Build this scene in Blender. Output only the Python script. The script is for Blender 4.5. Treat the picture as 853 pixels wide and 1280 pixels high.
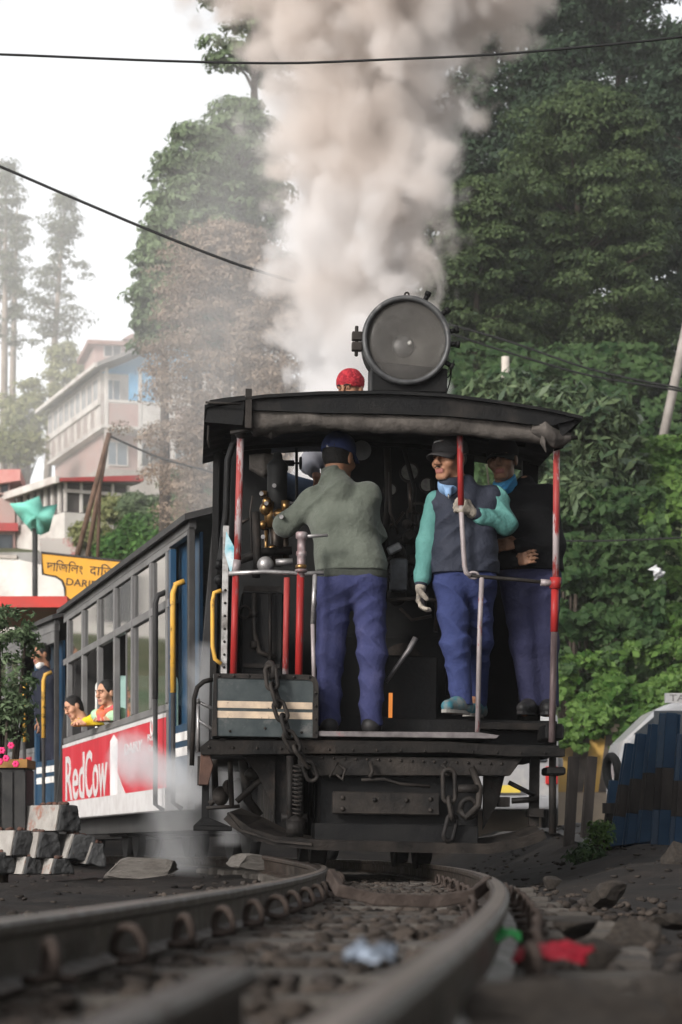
import bpy, math, random
import numpy as np
from math import sin, cos, pi, radians
from mathutils import Vector, Matrix, Euler, noise as mnoise

for _o in list(bpy.data.objects):
    bpy.data.objects.remove(_o)
S = bpy.context.scene
COL = S.collection
random.seed(4)
RNG = np.random.default_rng(4)

# ---------------------------------------------------------------- camera
FPX, CX, HZ, CAMZ = 3038.0, 426.5, 1060.0, 0.10      # focal length and horizon in photograph pixels (853 x 1280)
cam_d = bpy.data.cameras.new('camera')
cam = bpy.data.objects.new('camera', cam_d); COL.objects.link(cam)
cam.location = (0, 0, CAMZ); cam.rotation_euler = (pi / 2, 0, 0)
cam_d.sensor_fit = 'VERTICAL'; cam_d.sensor_height = 36.0; cam_d.sensor_width = 24.0
cam_d.lens = 36.0 * FPX / 1280.0
cam_d.shift_y = (HZ - 640.0) / 1280.0
cam_d.clip_start = 0.05; cam_d.clip_end = 3000
cam_d.dof.use_dof = True; cam_d.dof.focus_distance = 14.15; cam_d.dof.aperture_fstop = 5.6
S.camera = cam
S.render.resolution_x, S.render.resolution_y = 682, 1024

# ---------------------------------------------------------------- world, sun, exposure
SUN_EL, SUN_AZ = radians(24), radians(142)           # azimuth measured from +Y (ahead) towards the left
w = bpy.data.worlds.new('World'); S.world = w; w.use_nodes = True
nt = w.node_tree
bg = nt.nodes['Background']
sky = nt.nodes.new('ShaderNodeTexSky'); sky.sky_type = 'NISHITA'; sky.sun_disc = False
sky.sun_elevation = SUN_EL; sky.sun_rotation = -SUN_AZ; sky.altitude = 2000
sky.air_density = 1.0; sky.dust_density = 7.0; sky.ozone_density = 1.0
hs = nt.nodes.new('ShaderNodeHueSaturation'); hs.inputs['Saturation'].default_value = 0.10   # a veil of bright cloud
nt.links.new(sky.outputs[0], hs.inputs['Color']); nt.links.new(hs.outputs[0], bg.inputs['Color'])
bg.inputs['Strength'].default_value = 0.15
sun_d = bpy.data.lights.new('sun', 'SUN'); sun_d.energy = 1.5; sun_d.angle = radians(11); sun_d.color = (1, 0.95, 0.88)
sun = bpy.data.objects.new('sun', sun_d); COL.objects.link(sun)
_sd = Vector((-sin(SUN_AZ) * cos(SUN_EL), cos(SUN_AZ) * cos(SUN_EL), sin(SUN_EL)))
sun.rotation_euler = _sd.to_track_quat('Z', 'Y').to_euler(); sun.location = (-30, -20, 60)
S.view_settings.view_transform = 'Standard'; S.view_settings.look = 'None'
S.view_settings.exposure = 1.0; S.view_settings.gamma = 1.0; S.view_settings.use_curve_mapping = False
S.cycles.use_denoising = True
S.cycles.max_bounces = 8; S.cycles.diffuse_bounces = 3; S.cycles.glossy_bounces = 3
S.cycles.transmission_bounces = 4; S.cycles.transparent_max_bounces = 12; S.cycles.volume_bounces = 4
HAZE = 0.0007
S.cycles.volume_step_rate = 1.0; S.cycles.volume_max_steps = 256
S.cycles.sample_clamp_indirect = 6.0; S.cycles.caustics_reflective = False; S.cycles.caustics_refractive = False

# ---------------------------------------------------------------- helpers: points
def at(px, py, Y):
    """photograph pixel at distance Y metres ahead of the camera -> world point"""
    return Vector(((px - CX) / FPX * Y, Y, CAMZ - (py - HZ) / FPX * Y))
def sstep(a, b, x):
    t = min(1.0, max(0.0, (x - a) / (b - a))); return t * t * (3 - 2 * t)
def npss(a, b, x):
    t = np.clip((x - a) / (b - a), 0, 1); return t * t * (3 - 2 * t)

# ---------------------------------------------------------------- helpers: materials
MATS = {}
def _n(nt, t, **kw):
    n = nt.nodes.new(t)
    for k, v in kw.items():
        setattr(n, k, v)
    return n
def mat(name, c1, c2=None, scale=6.0, rough=0.6, metal=0.0, bump=0.0, bscale=None, lo=0.35, hi=0.65, c3=None, s3=1.3,
        lo3=0.5, hi3=0.7, rough2=None, stretch=None, rand=0.0, trans=0.0, alpha=None, spec=0.16, sheen=0.0, detail=5.0):
    if name in MATS: return MATS[name]
    m = bpy.data.materials.new(name); m.use_nodes = True; MATS[name] = m
    t = m.node_tree; b = t.nodes['Principled BSDF']; L = t.links.new
    tc = _n(t, 'ShaderNodeTexCoord'); co = tc.outputs['Object']
    oi = _n(t, 'ShaderNodeObjectInfo')
    off = _n(t, 'ShaderNodeVectorMath', operation='SCALE'); off.inputs['Scale'].default_value = 37.0
    cx = _n(t, 'ShaderNodeCombineXYZ'); L(oi.outputs['Random'], cx.inputs[0]); L(oi.outputs['Random'], cx.inputs[1]); L(cx.outputs[0], off.inputs[0])
    ad = _n(t, 'ShaderNodeVectorMath', operation='ADD'); L(co, ad.inputs[0]); L(off.outputs[0], ad.inputs[1]); co = ad.outputs[0]
    if stretch:
        mp = _n(t, 'ShaderNodeMapping'); mp.inputs['Scale'].default_value = stretch; L(co, mp.inputs[0]); co = mp.outputs[0]
    b.inputs['Roughness'].default_value = rough; b.inputs['Metallic'].default_value = metal
    b.inputs['Specular IOR Level'].default_value = spec
    if sheen:
        b.inputs['Sheen Weight'].default_value = sheen
    def nz(s, d=detail, r=0.6):
        n = _n(t, 'ShaderNodeTexNoise'); n.inputs['Scale'].default_value = s; n.inputs['Detail'].default_value = d
        n.inputs['Roughness'].default_value = r; L(co, n.inputs['Vector']); return n.outputs['Fac']
    def ramp(f, a, c):
        r = _n(t, 'ShaderNodeMapRange'); r.inputs['From Min'].default_value = a; r.inputs['From Max'].default_value = c
        L(f, r.inputs['Value']); return r.outputs['Result']
    def mix(f, A, B):
        x = _n(t, 'ShaderNodeMix', data_type='RGBA'); L(f, x.inputs['Factor'])
        for sck, v in ((x.inputs['A'], A), (x.inputs['B'], B)):
            if isinstance(v, tuple): sck.default_value = (*v, 1)
            else: L(v, sck)
        return x.outputs['Result']
    col = c1
    f = ramp(nz(scale), lo, hi)
    if c2 is not None:
        col = mix(f, c1, c2)
        if rough2 is not None:
            r = _n(t, 'ShaderNodeMapRange'); r.inputs['To Min'].default_value = rough; r.inputs['To Max'].default_value = rough2
            L(f, r.inputs['Value']); L(r.outputs['Result'], b.inputs['Roughness'])
    if c3 is not None:
        col = mix(ramp(nz(s3, 8, 0.7), lo3, hi3), col, c3)
    if rand:
        v = _n(t, 'ShaderNodeHueSaturation')
        r = _n(t, 'ShaderNodeMapRange'); r.inputs['To Min'].default_value = 1 - rand; r.inputs['To Max'].default_value = 1 + rand
        L(oi.outputs['Random'], r.inputs['Value']); L(r.outputs['Result'], v.inputs['Value'])
        if isinstance(col, tuple): v.inputs['Color'].default_value = (*col, 1)
        else: L(col, v.inputs['Color'])
        col = v.outputs['Color']
    if isinstance(col, tuple): b.inputs['Base Color'].default_value = (*col, 1)
    else: L(col, b.inputs['Base Color'])
    if trans: b.inputs['Transmission Weight'].default_value = trans
    if alpha is not None: b.inputs['Alpha'].default_value = alpha
    if bump:
        bm = _n(t, 'ShaderNodeBump'); bm.inputs['Strength'].default_value = bump; bm.inputs['Distance'].default_value = 0.02
        L(nz(bscale or scale * 3, 6), bm.inputs['Height']); L(bm.outputs[0], b.inputs['Normal'])
    return m
def leafmat(name, c1, c2, scale=0.7, trans=0.35, rough=0.55):
    """leaf: diffuse + translucent, colour drifting between clumps and from leaf to leaf"""
    if name in MATS: return MATS[name]
    m = bpy.data.materials.new(name); m.use_nodes = True; MATS[name] = m
    t = m.node_tree; L = t.links.new; b = t.nodes['Principled BSDF']; out = t.nodes['Material Output']
    tc = _n(t, 'ShaderNodeTexCoord')
    n1 = _n(t, 'ShaderNodeTexNoise'); n1.inputs['Scale'].default_value = scale; n1.inputs['Detail'].default_value = 4
    L(tc.outputs['Object'], n1.inputs['Vector'])
    g = _n(t, 'ShaderNodeNewGeometry')
    mm = _n(t, 'ShaderNodeMath', operation='MULTIPLY_ADD'); L(g.outputs['Random Per Island'], mm.inputs[0]); mm.inputs[1].default_value = 0.45
    L(n1.outputs['Fac'], mm.inputs[2])
    r = _n(t, 'ShaderNodeMapRange'); r.inputs['From Min'].default_value = 0.45; r.inputs['From Max'].default_value = 0.95; L(mm.outputs[0], r.inputs['Value'])
    x = _n(t, 'ShaderNodeMix', data_type='RGBA'); L(r.outputs['Result'], x.inputs['Factor'])
    x.inputs['A'].default_value = (*c1, 1); x.inputs['B'].default_value = (*c2, 1)
    L(x.outputs['Result'], b.inputs['Base Color']); b.inputs['Roughness'].default_value = rough; b.inputs['Specular IOR Level'].default_value = 0.12
    tr = _n(t, 'ShaderNodeBsdfTranslucent'); L(x.outputs['Result'], tr.inputs['Color'])
    ms = _n(t, 'ShaderNodeMixShader'); ms.inputs[0].default_value = trans
    L(b.outputs[0], ms.inputs[1]); L(tr.outputs[0], ms.inputs[2]); L(ms.outputs[0], out.inputs['Surface'])
    return m

# ---------------------------------------------------------------- helpers: objects
def tag(o, label=None, cat=None, group=None, kind=None):
    if label: o['label'] = label
    if cat: o['category'] = cat
    if group: o['group'] = group
    if kind: o['kind'] = kind
    return o
def empty(name, loc=(0, 0, 0), rot=(0, 0, 0), label=None, cat=None, group=None, parent=None):
    o = bpy.data.objects.new(name, None); COL.objects.link(o); o.location = loc; o.rotation_euler = rot
    o.empty_display_size = 0.2
    if parent: o.parent = parent
    return tag(o, label, cat, group)
def link(name, me, parent=None, m=None, bevel=0.0, segs=1):
    if m is not None and not me.materials: me.materials.append(m)
    o = bpy.data.objects.new(name, me); COL.objects.link(o)
    if parent: o.parent = parent
    if bevel:
        b = o.modifiers.new('bevel', 'BEVEL'); b.width = bevel; b.segments = segs; b.limit_method = 'ANGLE'; b.angle_limit = radians(40)
    return o
def fast_mesh(name, V, Fc, smooth=False):
    """V (n,3), Fc (m,k) arrays -> mesh"""
    me = bpy.data.meshes.new(name); V = np.asarray(V, np.float32); Fc = np.asarray(Fc, np.int32); k = Fc.shape[1]
    me.vertices.add(len(V)); me.vertices.foreach_set('co', V.ravel())
    me.loops.add(Fc.size); me.loops.foreach_set('vertex_index', Fc.ravel())
    me.polygons.add(len(Fc)); me.polygons.foreach_set('loop_start', np.arange(0, Fc.size, k, dtype=np.int32))
    me.polygons.foreach_set('loop_total', np.full(len(Fc), k, np.int32))
    if smooth: me.polygons.foreach_set('use_smooth', np.ones(len(Fc), bool))
    me.update(); me.validate(); return me
def copy_tree(o, parent=None):
    c = o.copy(); COL.objects.link(c)
    if parent is not None: c.parent = parent
    for ch in list(o.children): copy_tree(ch, c)
    return c

class MB:
    """collects simple solids and links them as ONE mesh object"""
    def __init__(s): s.v, s.f, s.s, s.m = [], [], [], []
    def add(s, vs, fs, smooth=False, mi=0):
        n = len(s.v); s.v += [tuple(x) for x in vs]
        for f in fs:
            s.f.append([i + n for i in f]); s.s.append(smooth); s.m.append(mi)
        return s
    def box(s, c, d, rot=None, mi=0, taper=1.0):
        a, b, e = d[0] / 2, d[1] / 2, d[2] / 2; vs = []
        for z in (-e, e):
            k = taper if z > 0 else 1
            for x, y in ((-a, -b), (a, -b), (a, b), (-a, b)):
                p = Vector((x * k, y * k, z))
                if rot is not None: p = rot @ p
                vs.append(p + Vector(c))
        return s.add(vs, [(3, 2, 1, 0), (4, 5, 6, 7), (0, 1, 5, 4), (1, 2, 6, 5), (2, 3, 7, 6), (3, 0, 4, 7)], mi=mi)
    def bx(s, x0, x1, y0, y1, z0, z1, mi=0):
        return s.box(((x0 + x1) / 2, (y0 + y1) / 2, (z0 + z1) / 2), (abs(x1 - x0), abs(y1 - y0), abs(z1 - z0)), mi=mi)
    def tube(s, pts, r, n=8, cap=True, smooth=True, mi=0, closed=False):
        pts = [Vector(p) for p in pts]; k = len(pts); rr = r if isinstance(r, (list, tuple)) else [r] * k
        up = None; vs = []
        for i, p in enumerate(pts):
            if closed: d = pts[(i + 1) % k] - pts[i - 1]
            else: d = pts[min(i + 1, k - 1)] - pts[max(i - 1, 0)]
            d.normalize()
            if up is None: up = d.orthogonal().normalized()
            up = (up - d * up.dot(d))
            if up.length < 1e-6: up = d.orthogonal()
            up.normalize(); sd = d.cross(up)
            for j in range(n):
                a = 2 * pi * j / n; vs.append(p + (up * cos(a) + sd * sin(a)) * rr[i])
        fs = []
        for i in range(k if closed else k - 1):
            i2 = (i + 1) % k
            for j in range(n):
                j2 = (j + 1) % n; fs.append((i * n + j, i * n + j2, i2 * n + j2, i2 * n + j))
        s.add(vs, fs, smooth, mi)
        if cap and not closed:
            s.add(vs[:n], [tuple(range(n - 1, -1, -1))], False, mi); s.add(vs[-n:], [tuple(range(n))], False, mi)
        return s
    def lathe(s, prof, n=24, M=None, smooth=True, mi=0):
        vs, fs = [], []; k = len(prof)
        for r, z in prof:
            for j in range(n):
                a = 2 * pi * j / n; p = Vector((r * cos(a), r * sin(a), z)); vs.append(M @ p if M is not None else p)
        for i in range(k - 1):
            for j in range(n):
                j2 = (j + 1) % n; fs.append((i * n + j, i * n + j2, (i + 1) * n + j2, (i + 1) * n + j))
        return s.add(vs, fs, smooth, mi)
    def cyl(s, a, b, r, n=16, r2=None, mi=0, smooth=True):
        a, b = Vector(a), Vector(b); M = Matrix.Translation(a) @ (b - a).to_track_quat('Z', 'Y').to_matrix().to_4x4(); h = (b - a).length
        r2 = r if r2 is None else r2
        s.lathe([(r, 0), (r2, h)], n, M, smooth, mi)
        s.add([M @ Vector((r * cos(2 * pi * j / n), r * sin(2 * pi * j / n), 0)) for j in range(n)], [tuple(range(n - 1, -1, -1))], False, mi)
        s.add([M @ Vector((r2 * cos(2 * pi * j / n), r2 * sin(2 * pi * j / n), h)) for j in range(n)], [tuple(range(n))], False, mi)
        return s
    def torus(s, c, R, r, ax=(0, 0, 1), n=24, k=8, a0=0.0, a1=2 * pi, mi=0, sx=1.0):
        Q = Vector(ax).to_track_quat('Z', 'Y').to_matrix(); full = abs(a1 - a0 - 2 * pi) < 1e-4
        pts = [Vector(c) + Q @ Vector((R * sx * cos(a0 + (a1 - a0) * i / n), R * sin(a0 + (a1 - a0) * i / n), 0)) for i in range(n if full else n + 1)]
        return s.tube(pts, r, k, closed=full, mi=mi)
    def ell(s, c, r, n=12, k=8, M=None, mi=0):
        r = (r, r, r) if isinstance(r, (int, float)) else r
        prof = []; vs = []; fs = []
        for i in range(k + 1):
            th = pi * i / k
            for j in range(n):
                a = 2 * pi * j / n; p = Vector((r[0] * sin(th) * cos(a), r[1] * sin(th) * sin(a), -r[2] * cos(th)))
                vs.append((M @ p if M is not None else p) + Vector(c))
        for i in range(k):
            for j in range(n):
                j2 = (j + 1) % n; fs.append((i * n + j, i * n + j2, (i + 1) * n + j2, (i + 1) * n + j))
        return s.add(vs, fs, True, mi)
    def prism(s, poly, y0, y1, axis='Y', mi=0, M=None):
        """polygon in (x,z) swept along Y (or (x,y) along Z, (y,z) along X); counter-clockwise seen from -axis"""
        k = len(poly); vs = []
        for y in (y0, y1):
            for p in poly:
                q = {'Y': (p[0], y, p[1]), 'Z': (p[0], p[1], y), 'X': (y, p[0], p[1])}[axis]
                vs.append(M @ Vector(q) if M is not None else q)
        fs = [tuple(range(k)), tuple(range(2 * k - 1, k - 1, -1))] + [(i, i + k, (i + 1) % k + k, (i + 1) % k) for i in range(k)]
        return s.add(vs, fs, mi=mi)
    def sweep(s, prof, pts, up=(0, 0, 1), mi=0, cap=True, smooth=False):
        """closed profile [(side, up)] carried along pts"""
        pts = [Vector(p) for p in pts]; up = Vector(up); n = len(prof); vs = []; k = len(pts)
        for i, p in enumerate(pts):
            d = (pts[min(i + 1, k - 1)] - pts[max(i - 1, 0)]).normalized(); sd = d.cross(up).normalized(); u2 = sd.cross(d)
            vs += [p + sd * a + u2 * b for a, b in prof]
        fs = [(i * n + j, i * n + (j + 1) % n, (i + 1) * n + (j + 1) % n, (i + 1) * n + j) for i in range(k - 1) for j in range(n)]
        if cap: fs += [tuple(range(n - 1, -1, -1)), tuple((k - 1) * n + j for j in range(n))]
        return s.add(vs, fs, smooth, mi)
    def mesh(s, name, mats=None, fix=True):
        me = bpy.data.meshes.new(name); me.from_pydata(s.v, [], s.f); 
        me.polygons.foreach_set('use_smooth', s.s); me.polygons.foreach_set('material_index', s.m)
        for m in (mats if isinstance(mats, (list, tuple)) else [mats] if mats else []): me.materials.append(m)
        if fix:
            import bmesh
            b = bmesh.new(); b.from_mesh(me); bmesh.ops.remove_doubles(b, verts=b.verts, dist=1e-5)
            bmesh.ops.recalc_face_normals(b, faces=b.faces); b.to_mesh(me); b.free()
        me.update(); return me
    def build(s, name, m, parent=None, bevel=0.0, segs=1, fix=True):
        return link(name, s.mesh(name, m, fix), parent, None, bevel, segs)

def text(name, body, size, m, parent, M, depth=0.003, align='LEFT', sx=1.0, bold=0.0):
    cu = bpy.data.curves.new(name, 'FONT'); cu.body = body; cu.size = size; cu.extrude = depth; cu.align_x = align; cu.offset = bold
    cu.resolution_u = 3
    o = bpy.data.objects.new(name + '_src', cu); COL.objects.link(o)
    bpy.context.view_layer.update()
    me = bpy.data.meshes.new_from_object(o.evaluated_get(bpy.context.evaluated_depsgraph_get()))
    bpy.data.objects.remove(o); bpy.data.curves.remove(cu)
    me.transform(Matrix.Diagonal((sx, 1, 1, 1))); me.transform(M); me.name = name
    me.materials.clear(); me.materials.append(m)
    o2 = bpy.data.objects.new(name, me); COL.objects.link(o2)
    if parent: o2.parent = parent
    return o2
# ================================================================ SETTING: ground, road, track
def track_x(Y):                       # centre line of the narrow gauge track (left-hand curve)
    Y = np.asarray(Y, float)
    return -0.17 + 0.125 * Y - 0.00525 * Y ** 2 - 0.33 - 0.006 * np.clip(Y - 17, 0, None) ** 2 + 0.0
def gz(X, Y):
    X = np.asarray(X, float); Y = np.asarray(Y, float)
    z = np.full(np.broadcast(X, Y).shape, -0.15)
    right = npss(0.9, 2.2, X - np.clip(Y - 20, 0, None) * 0.01)
    z = z + right * npss(10, 17, Y) * 0.25 + right * npss(17, 24, Y) * 0.20
    bank = np.clip(Y - 39.2, 0, 70)
    zr = npss(38.6, 39.6, Y) * 1.0 + bank * 0.26
    lb = np.clip(Y - 32, 0, 118)
    zl = lb * 0.185
    t = np.where(Y > 30, npss(-0.03, 0.045, X / np.maximum(Y, 1)), npss(-4, 3, X))
    z = z + zl * (1 - t) + zr * t
    z = z + 0.03 * np.sin(X * 3.1 + Y * 1.3) * np.sin(Y * 2.3 - X * 1.7) * (1 - np.exp(-((X - track_x(np.minimum(Y, 30))) / 0.9) ** 2))
    return z

soil = mat('sooty_soil', (0.010, 0.0085, 0.0075), (0.027, 0.021, 0.0175), 2.2, 0.9, bump=0.6, bscale=22, c3=(0.010, 0.009, 0.009), s3=0.6)
hill_green = mat('hillside_grass', (0.05, 0.075, 0.03), (0.13, 0.12, 0.07), 0.35, 0.9, bump=0.7, bscale=6, c3=(0.05, 0.09, 0.03), s3=0.16)
asphalt = mat('old_asphalt', (0.05, 0.05, 0.05), (0.09, 0.085, 0.08), 1.5, 0.85, bump=0.2, bscale=40)
# one ground sheet, finely divided near the track, reaching to the horizon
xs = np.concatenate([-np.geomspace(320, 7, 34), np.linspace(-6.6, 6.6, 110), np.geomspace(7, 320, 34)])
ys = np.concatenate([np.linspace(-30, -1, 18), np.linspace(-0.7, 26, 170), np.linspace(26.4, 60, 70), np.geomspace(61, 420, 46)])
XX, YY = np.meshgrid(xs, ys, indexing='ij')
ZZ = gz(XX, YY) + RNG.normal(0, 0.008, XX.shape) * (np.abs(YY) < 40)
nx, ny = len(xs), len(ys); ii = np.arange(nx * ny).reshape(nx, ny)
FF = np.stack([ii[:-1, :-1], ii[1:, :-1], ii[1:, 1:], ii[:-1, 1:]], -1).reshape(-1, 4)
me = fast_mesh('ground', np.stack([XX, YY, ZZ], -1).reshape(-1, 3), FF, True)
me.materials.append(soil); me.materials.append(hill_green)
yc = YY[:-1, :-1].ravel(); zc_ = ZZ[:-1, :-1].ravel(); me.polygons.foreach_set('material_index', ((yc > 33) & (zc_ > .8)).astype(np.int32))
tag(link('ground', me), kind='structure')
# the lane behind the fence, where the cars stand
rx, ry = np.linspace(1.9, 12, 24), np.linspace(17.5, 38.4, 40)
RX, RY = np.meshgrid(rx, ry, indexing='ij'); ii = np.arange(RX.size).reshape(RX.shape)
me = fast_mesh('road', np.stack([RX, RY, gz(RX, RY) + 0.03], -1).reshape(-1, 3), np.stack([ii[:-1, :-1], ii[1:, :-1], ii[1:, 1:], ii[:-1, 1:]], -1).reshape(-1, 4), True)
tag(link('road', me, None, asphalt), kind='structure')

# ---------------------------------------------------------------- the railway track
rail_steel = mat('rail_steel', (0.025, 0.019, 0.0155), (0.062, 0.049, 0.040), 14, 0.36, 0.65, bump=0.15, bscale=60, c3=(0.07, 0.05, 0.04), s3=5, rough2=0.6)
rust = mat('rusty_iron', (0.034, 0.025, 0.021), (0.062, 0.047, 0.040), 18, 0.75, 0.2, bump=0.4, bscale=70)
sleeper_mat = mat('weathered_sleeper', (0.055, 0.048, 0.042), (0.095, 0.085, 0.075), 5, 0.88, bump=0.5, bscale=40, c3=(0.05, 0.043, 0.04), s3=2.5, rand=0.2)
RAILPROF = [(-0.018, -0.0012), (-0.014, 0.0), (0.014, 0.0), (0.018, -0.0012), (0.021, -0.006), (0.021, -0.020), (0.007, -0.027), (0.007, -0.080), (0.040, -0.090), (0.040, -0.098),
            (-0.040, -0.098), (-0.040, -0.090), (-0.007, -0.080), (-0.007, -0.027), (-0.021, -0.020), (-0.021, -0.006)]
rail_top = mat('polished_running_surface', (0.20, 0.165, 0.14), (0.30, 0.26, 0.225), 9, 0.3, 0.75, c3=(0.10, 0.08, 0.065), s3=4, lo3=.55, hi3=.75, stretch=(1, .15, 1))
def run_top(pts, par):
    MB().sweep([(-0.0125, 0.0006), (0.0125, 0.0006), (0.0125, -0.002), (-0.0125, -0.002)][::-1], pts).build('running_surface', rail_top, par)
track = empty('railway_track', (0, 0, 0), label='narrow gauge railway track with worn rails curving left under the engine', cat='railway track')
def rail_pts(off, y0, y1, n):
    out = []
    for Y in np.linspace(y0, y1, n):
        d = 0.01; dx = (float(track_x(Y + d)) - float(track_x(Y - d))) / (2 * d); l = math.hypot(dx, 1)
        out.append(Vector((float(track_x(Y)) + off / l, Y - off * dx / l, 0)))
    return out
run_top(rail_pts(0.33, -6, 42, 110), MB().sweep(RAILPROF[::-1], rail_pts(0.33, -6, 42, 110)).build('rail', rail_steel, track))
run_top(rail_pts(-0.33, -6, 42, 110), MB().sweep(RAILPROF[::-1], rail_pts(-0.33, -6, 42, 110)).build('rail', rail_steel, track))
MB().sweep(RAILPROF[::-1], [Vector((-0.20, 0.7, -0.012)), Vector((-0.165, 1.4, -0.012)), Vector((-0.125, 1.95, -0.012)), Vector((-0.1, 2.32, -0.012))]).build('check_rail', rail_steel, track)
MB().sweep(RAILPROF[::-1], [at(402, 1087, 12.3), at(390, 1081, 12.6), at(362, 1075, 13.1), at(330, 1069, 13.6)]).build('rail', rail_steel, track)
# gauge bar between the rails, bent down in the middle
gb = [at(413, 1092, 7.7), at(424, 1113, 7.62), at(470, 1124, 7.6), at(545, 1127, 7.6), at(592, 1119, 7.6), at(612, 1102, 7.7)]
MB().sweep([(-0.012, -0.02), (0.012, -0.02), (0.012, 0.02), (-0.012, 0.02)], gb).build('gauge_bar', rust, track, 0.003)
slp = MB(); slp.box((0, 0, -0.155), (1.25, 0.2, 0.11)); slm = slp.mesh('sleeper', sleeper_mat)
clip = MB(); clip.torus((0, 0, 0), 0.034, 0.0075, (0, 1, 0), 14, 7, -0.3, pi + 0.3, sx=1.1); clip.tube([(-.037, 0, -.008), (-.030, .02, -.014), (-.018, .035, -.014)], .0075, 6); clip.tube([(.037, 0, -.008), (.030, -.02, -.014), (.018, -.035, -.014)], .0075, 6)
clm = clip.mesh('rail_clip', rust)
for i in range(40):
    Y = -0.4 + 0.62 * i
    d = 0.01; a = math.atan2(float(track_x(Y + d) - track_x(Y - d)), 2 * d)
    c = Vector((float(track_x(Y)), Y, 0)); rt = Vector((cos(a), -sin(a), 0))
    o = link('sleeper', slm, track, None, 0.012, 1); o.location = c + rt * RNG.normal(0, 0.02); o.rotation_euler = (RNG.normal(0, 0.02), RNG.normal(0, 0.015), -a + RNG.normal(0, 0.03))
    if 3.0 < Y < 13:
        for off in (-0.258, 0.262, 0.405, -0.405):
            k = link('rail_clip', clm, track); k.location = c + rt * off + Vector((0, 0, -0.066 if off in (-0.258, 0.405) else -0.075)); k.rotation_euler = (RNG.normal(0, .06), RNG.normal(0, .06), -a + pi / 2 + RNG.normal(0, 0.15) + (0.55 if off == -0.258 else 0.2))
            s_ = 1.1 if off == -0.258 else 1.0; k.scale = (s_, s_, s_)

# ---------------------------------------------------------------- ballast and rubble
import bmesh as _bm
def rockmesh(name, seed, sub=1, amp=0.28):
    b = _bm.new(); _bm.ops.create_icosphere(b, subdivisions=sub, radius=1.0); r = random.Random(seed)
    pl = [(Vector((r.gauss(0, 1), r.gauss(0, 1), r.gauss(0, 1))).normalized(), r.uniform(0.42, 0.8)) for _ in range(9)]
    for v in b.verts:
        for n, d in pl:
            k = v.co.dot(n)
            if k > d: v.co -= n * (k - d)
        v.co *= 1 + r.uniform(-amp, amp) * 0.35
    me = bpy.data.meshes.new(name); b.to_mesh(me); b.free(); return me
PROT = []
for q in range(8):
    m_ = rockmesh('tmp', q, 1); m_.calc_loop_triangles()
    V = np.array([v.co for v in m_.vertices]); T = np.array([t.vertices for t in m_.loop_triangles]); PROT.append((V, T)); bpy.data.meshes.remove(m_)
def scatter_rocks(name, pts, sizes, m, flat=0.75):
    VV, TT, n = [], [], 0
    for i, (p, s) in enumerate(zip(pts, sizes)):
        V, T = PROT[i % 8]; R = np.array(Euler((RNG.uniform(0, 6), RNG.uniform(0, 6), RNG.uniform(0, 6))).to_matrix())
        V2 = (V @ R.T) * (np.array([1.25, 0.95, flat]) * s) + p
        a = RNG.uniform(0, 6); VV.append(V2); TT.append(T + n); n += len(V)
    me = fast_mesh(name, np.concatenate(VV), np.concatenate(TT)); me.materials.append(m)
    return link(name, me)
stone = mat('ballast_stone', (0.019, 0.0155, 0.013), (0.066, 0.052, 0.043), 9, 0.85, bump=0.4, bscale=60, c3=(0.04, 0.035, 0.033), s3=3)
N = 5200
Yp = 1.1 + 14.5 * RNG.random(N) ** 1.7; off = RNG.normal(0, 0.42, N); off = np.where(np.abs(off) > 1.3, RNG.uniform(-.3, .3, N), off)
keep = (np.abs(np.abs(off) - 0.33) > 0.055) & ~((off > 0.0) & (off < 0.33) & (Yp < 2.4) & (RNG.random(N) < .7))
Yp, off = Yp[keep], off[keep]; Xp = track_x(Yp) + off
sz = RNG.uniform(0.012, 0.030, len(Yp)) * np.where(np.abs(off) < 0.3, 1.0, 0.9)
zp = np.where(np.abs(off) < 0.33, -0.112, -0.118 - 0.03 * np.clip(np.abs(off) - .5, 0, 1)) + RNG.uniform(-0.015, 0.012, len(Yp))
tag(scatter_rocks('ballast', np.stack([Xp, Yp, zp], -1), sz, stone), 'small brown and grey ballast stones lying between and around the rails', kind='stuff')
N = 2600
Yp = 2.2 + 22 * RNG.random(N) ** 1.3; Xp = np.where(RNG.random(N) < .6, RNG.uniform(0.6, 4.5, N), RNG.uniform(-4.5, -0.6, N)) + np.clip(track_x(Yp), -1, 1)
sz = RNG.uniform(0.008, 0.03, N)
rub = mat('dark_rubble', (0.012, 0.010, 0.009), (0.045, 0.036, 0.030), 6, 0.9, bump=0.4, bscale=50, c3=(0.025, .023, .022), s3=2)
tag(scatter_rocks('rubble', np.stack([Xp, Yp, gz(Xp, Yp) + sz * 0.2], -1), sz, rub, 0.6), 'sooty rubble and coal crumbs strewn over the ground', kind='stuff')
# larger stones, each its own thing
rock_m = mat('grey_brown_rock', (0.020, 0.0165, 0.014), (0.05, 0.041, 0.034), 5, 0.85, bump=0.5, bscale=30, c3=(0.04, 0.036, 0.033), s3=2, rand=0.25)
rockd = [rockmesh('rock', 40 + q, 3, 0.12) for q in range(5)]
for r_ in rockd:
    r_.materials.append(rock_m)
def rock(px, py, Y, s, label, group=None, name='rock', sc=(1.2, 0.9, 0.7), q=0, rz=0.0):
    o = link(name, rockd[q], None); p = at(px, py, Y); o.location = p; o.scale = tuple(s * k for k in sc); o.rotation_euler = (RNG.normal(0, .15), RNG.normal(0, .15), rz)
    return tag(o, label, 'rock', group)
rock(690, 1268, 2.2, 0.075, 'big brown rock in the near right corner, below the red wrapper', q=0, sc=(1.5, .9, .5))
rock(600, 1330, 1.75, 0.045, 'dark rock beside the outer rail, left of the big brown rock', q=1)
rock(640, 1252, 3.2, 0.05, 'small dark rock between the outer rail and the big brown rock', q=2)
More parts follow.
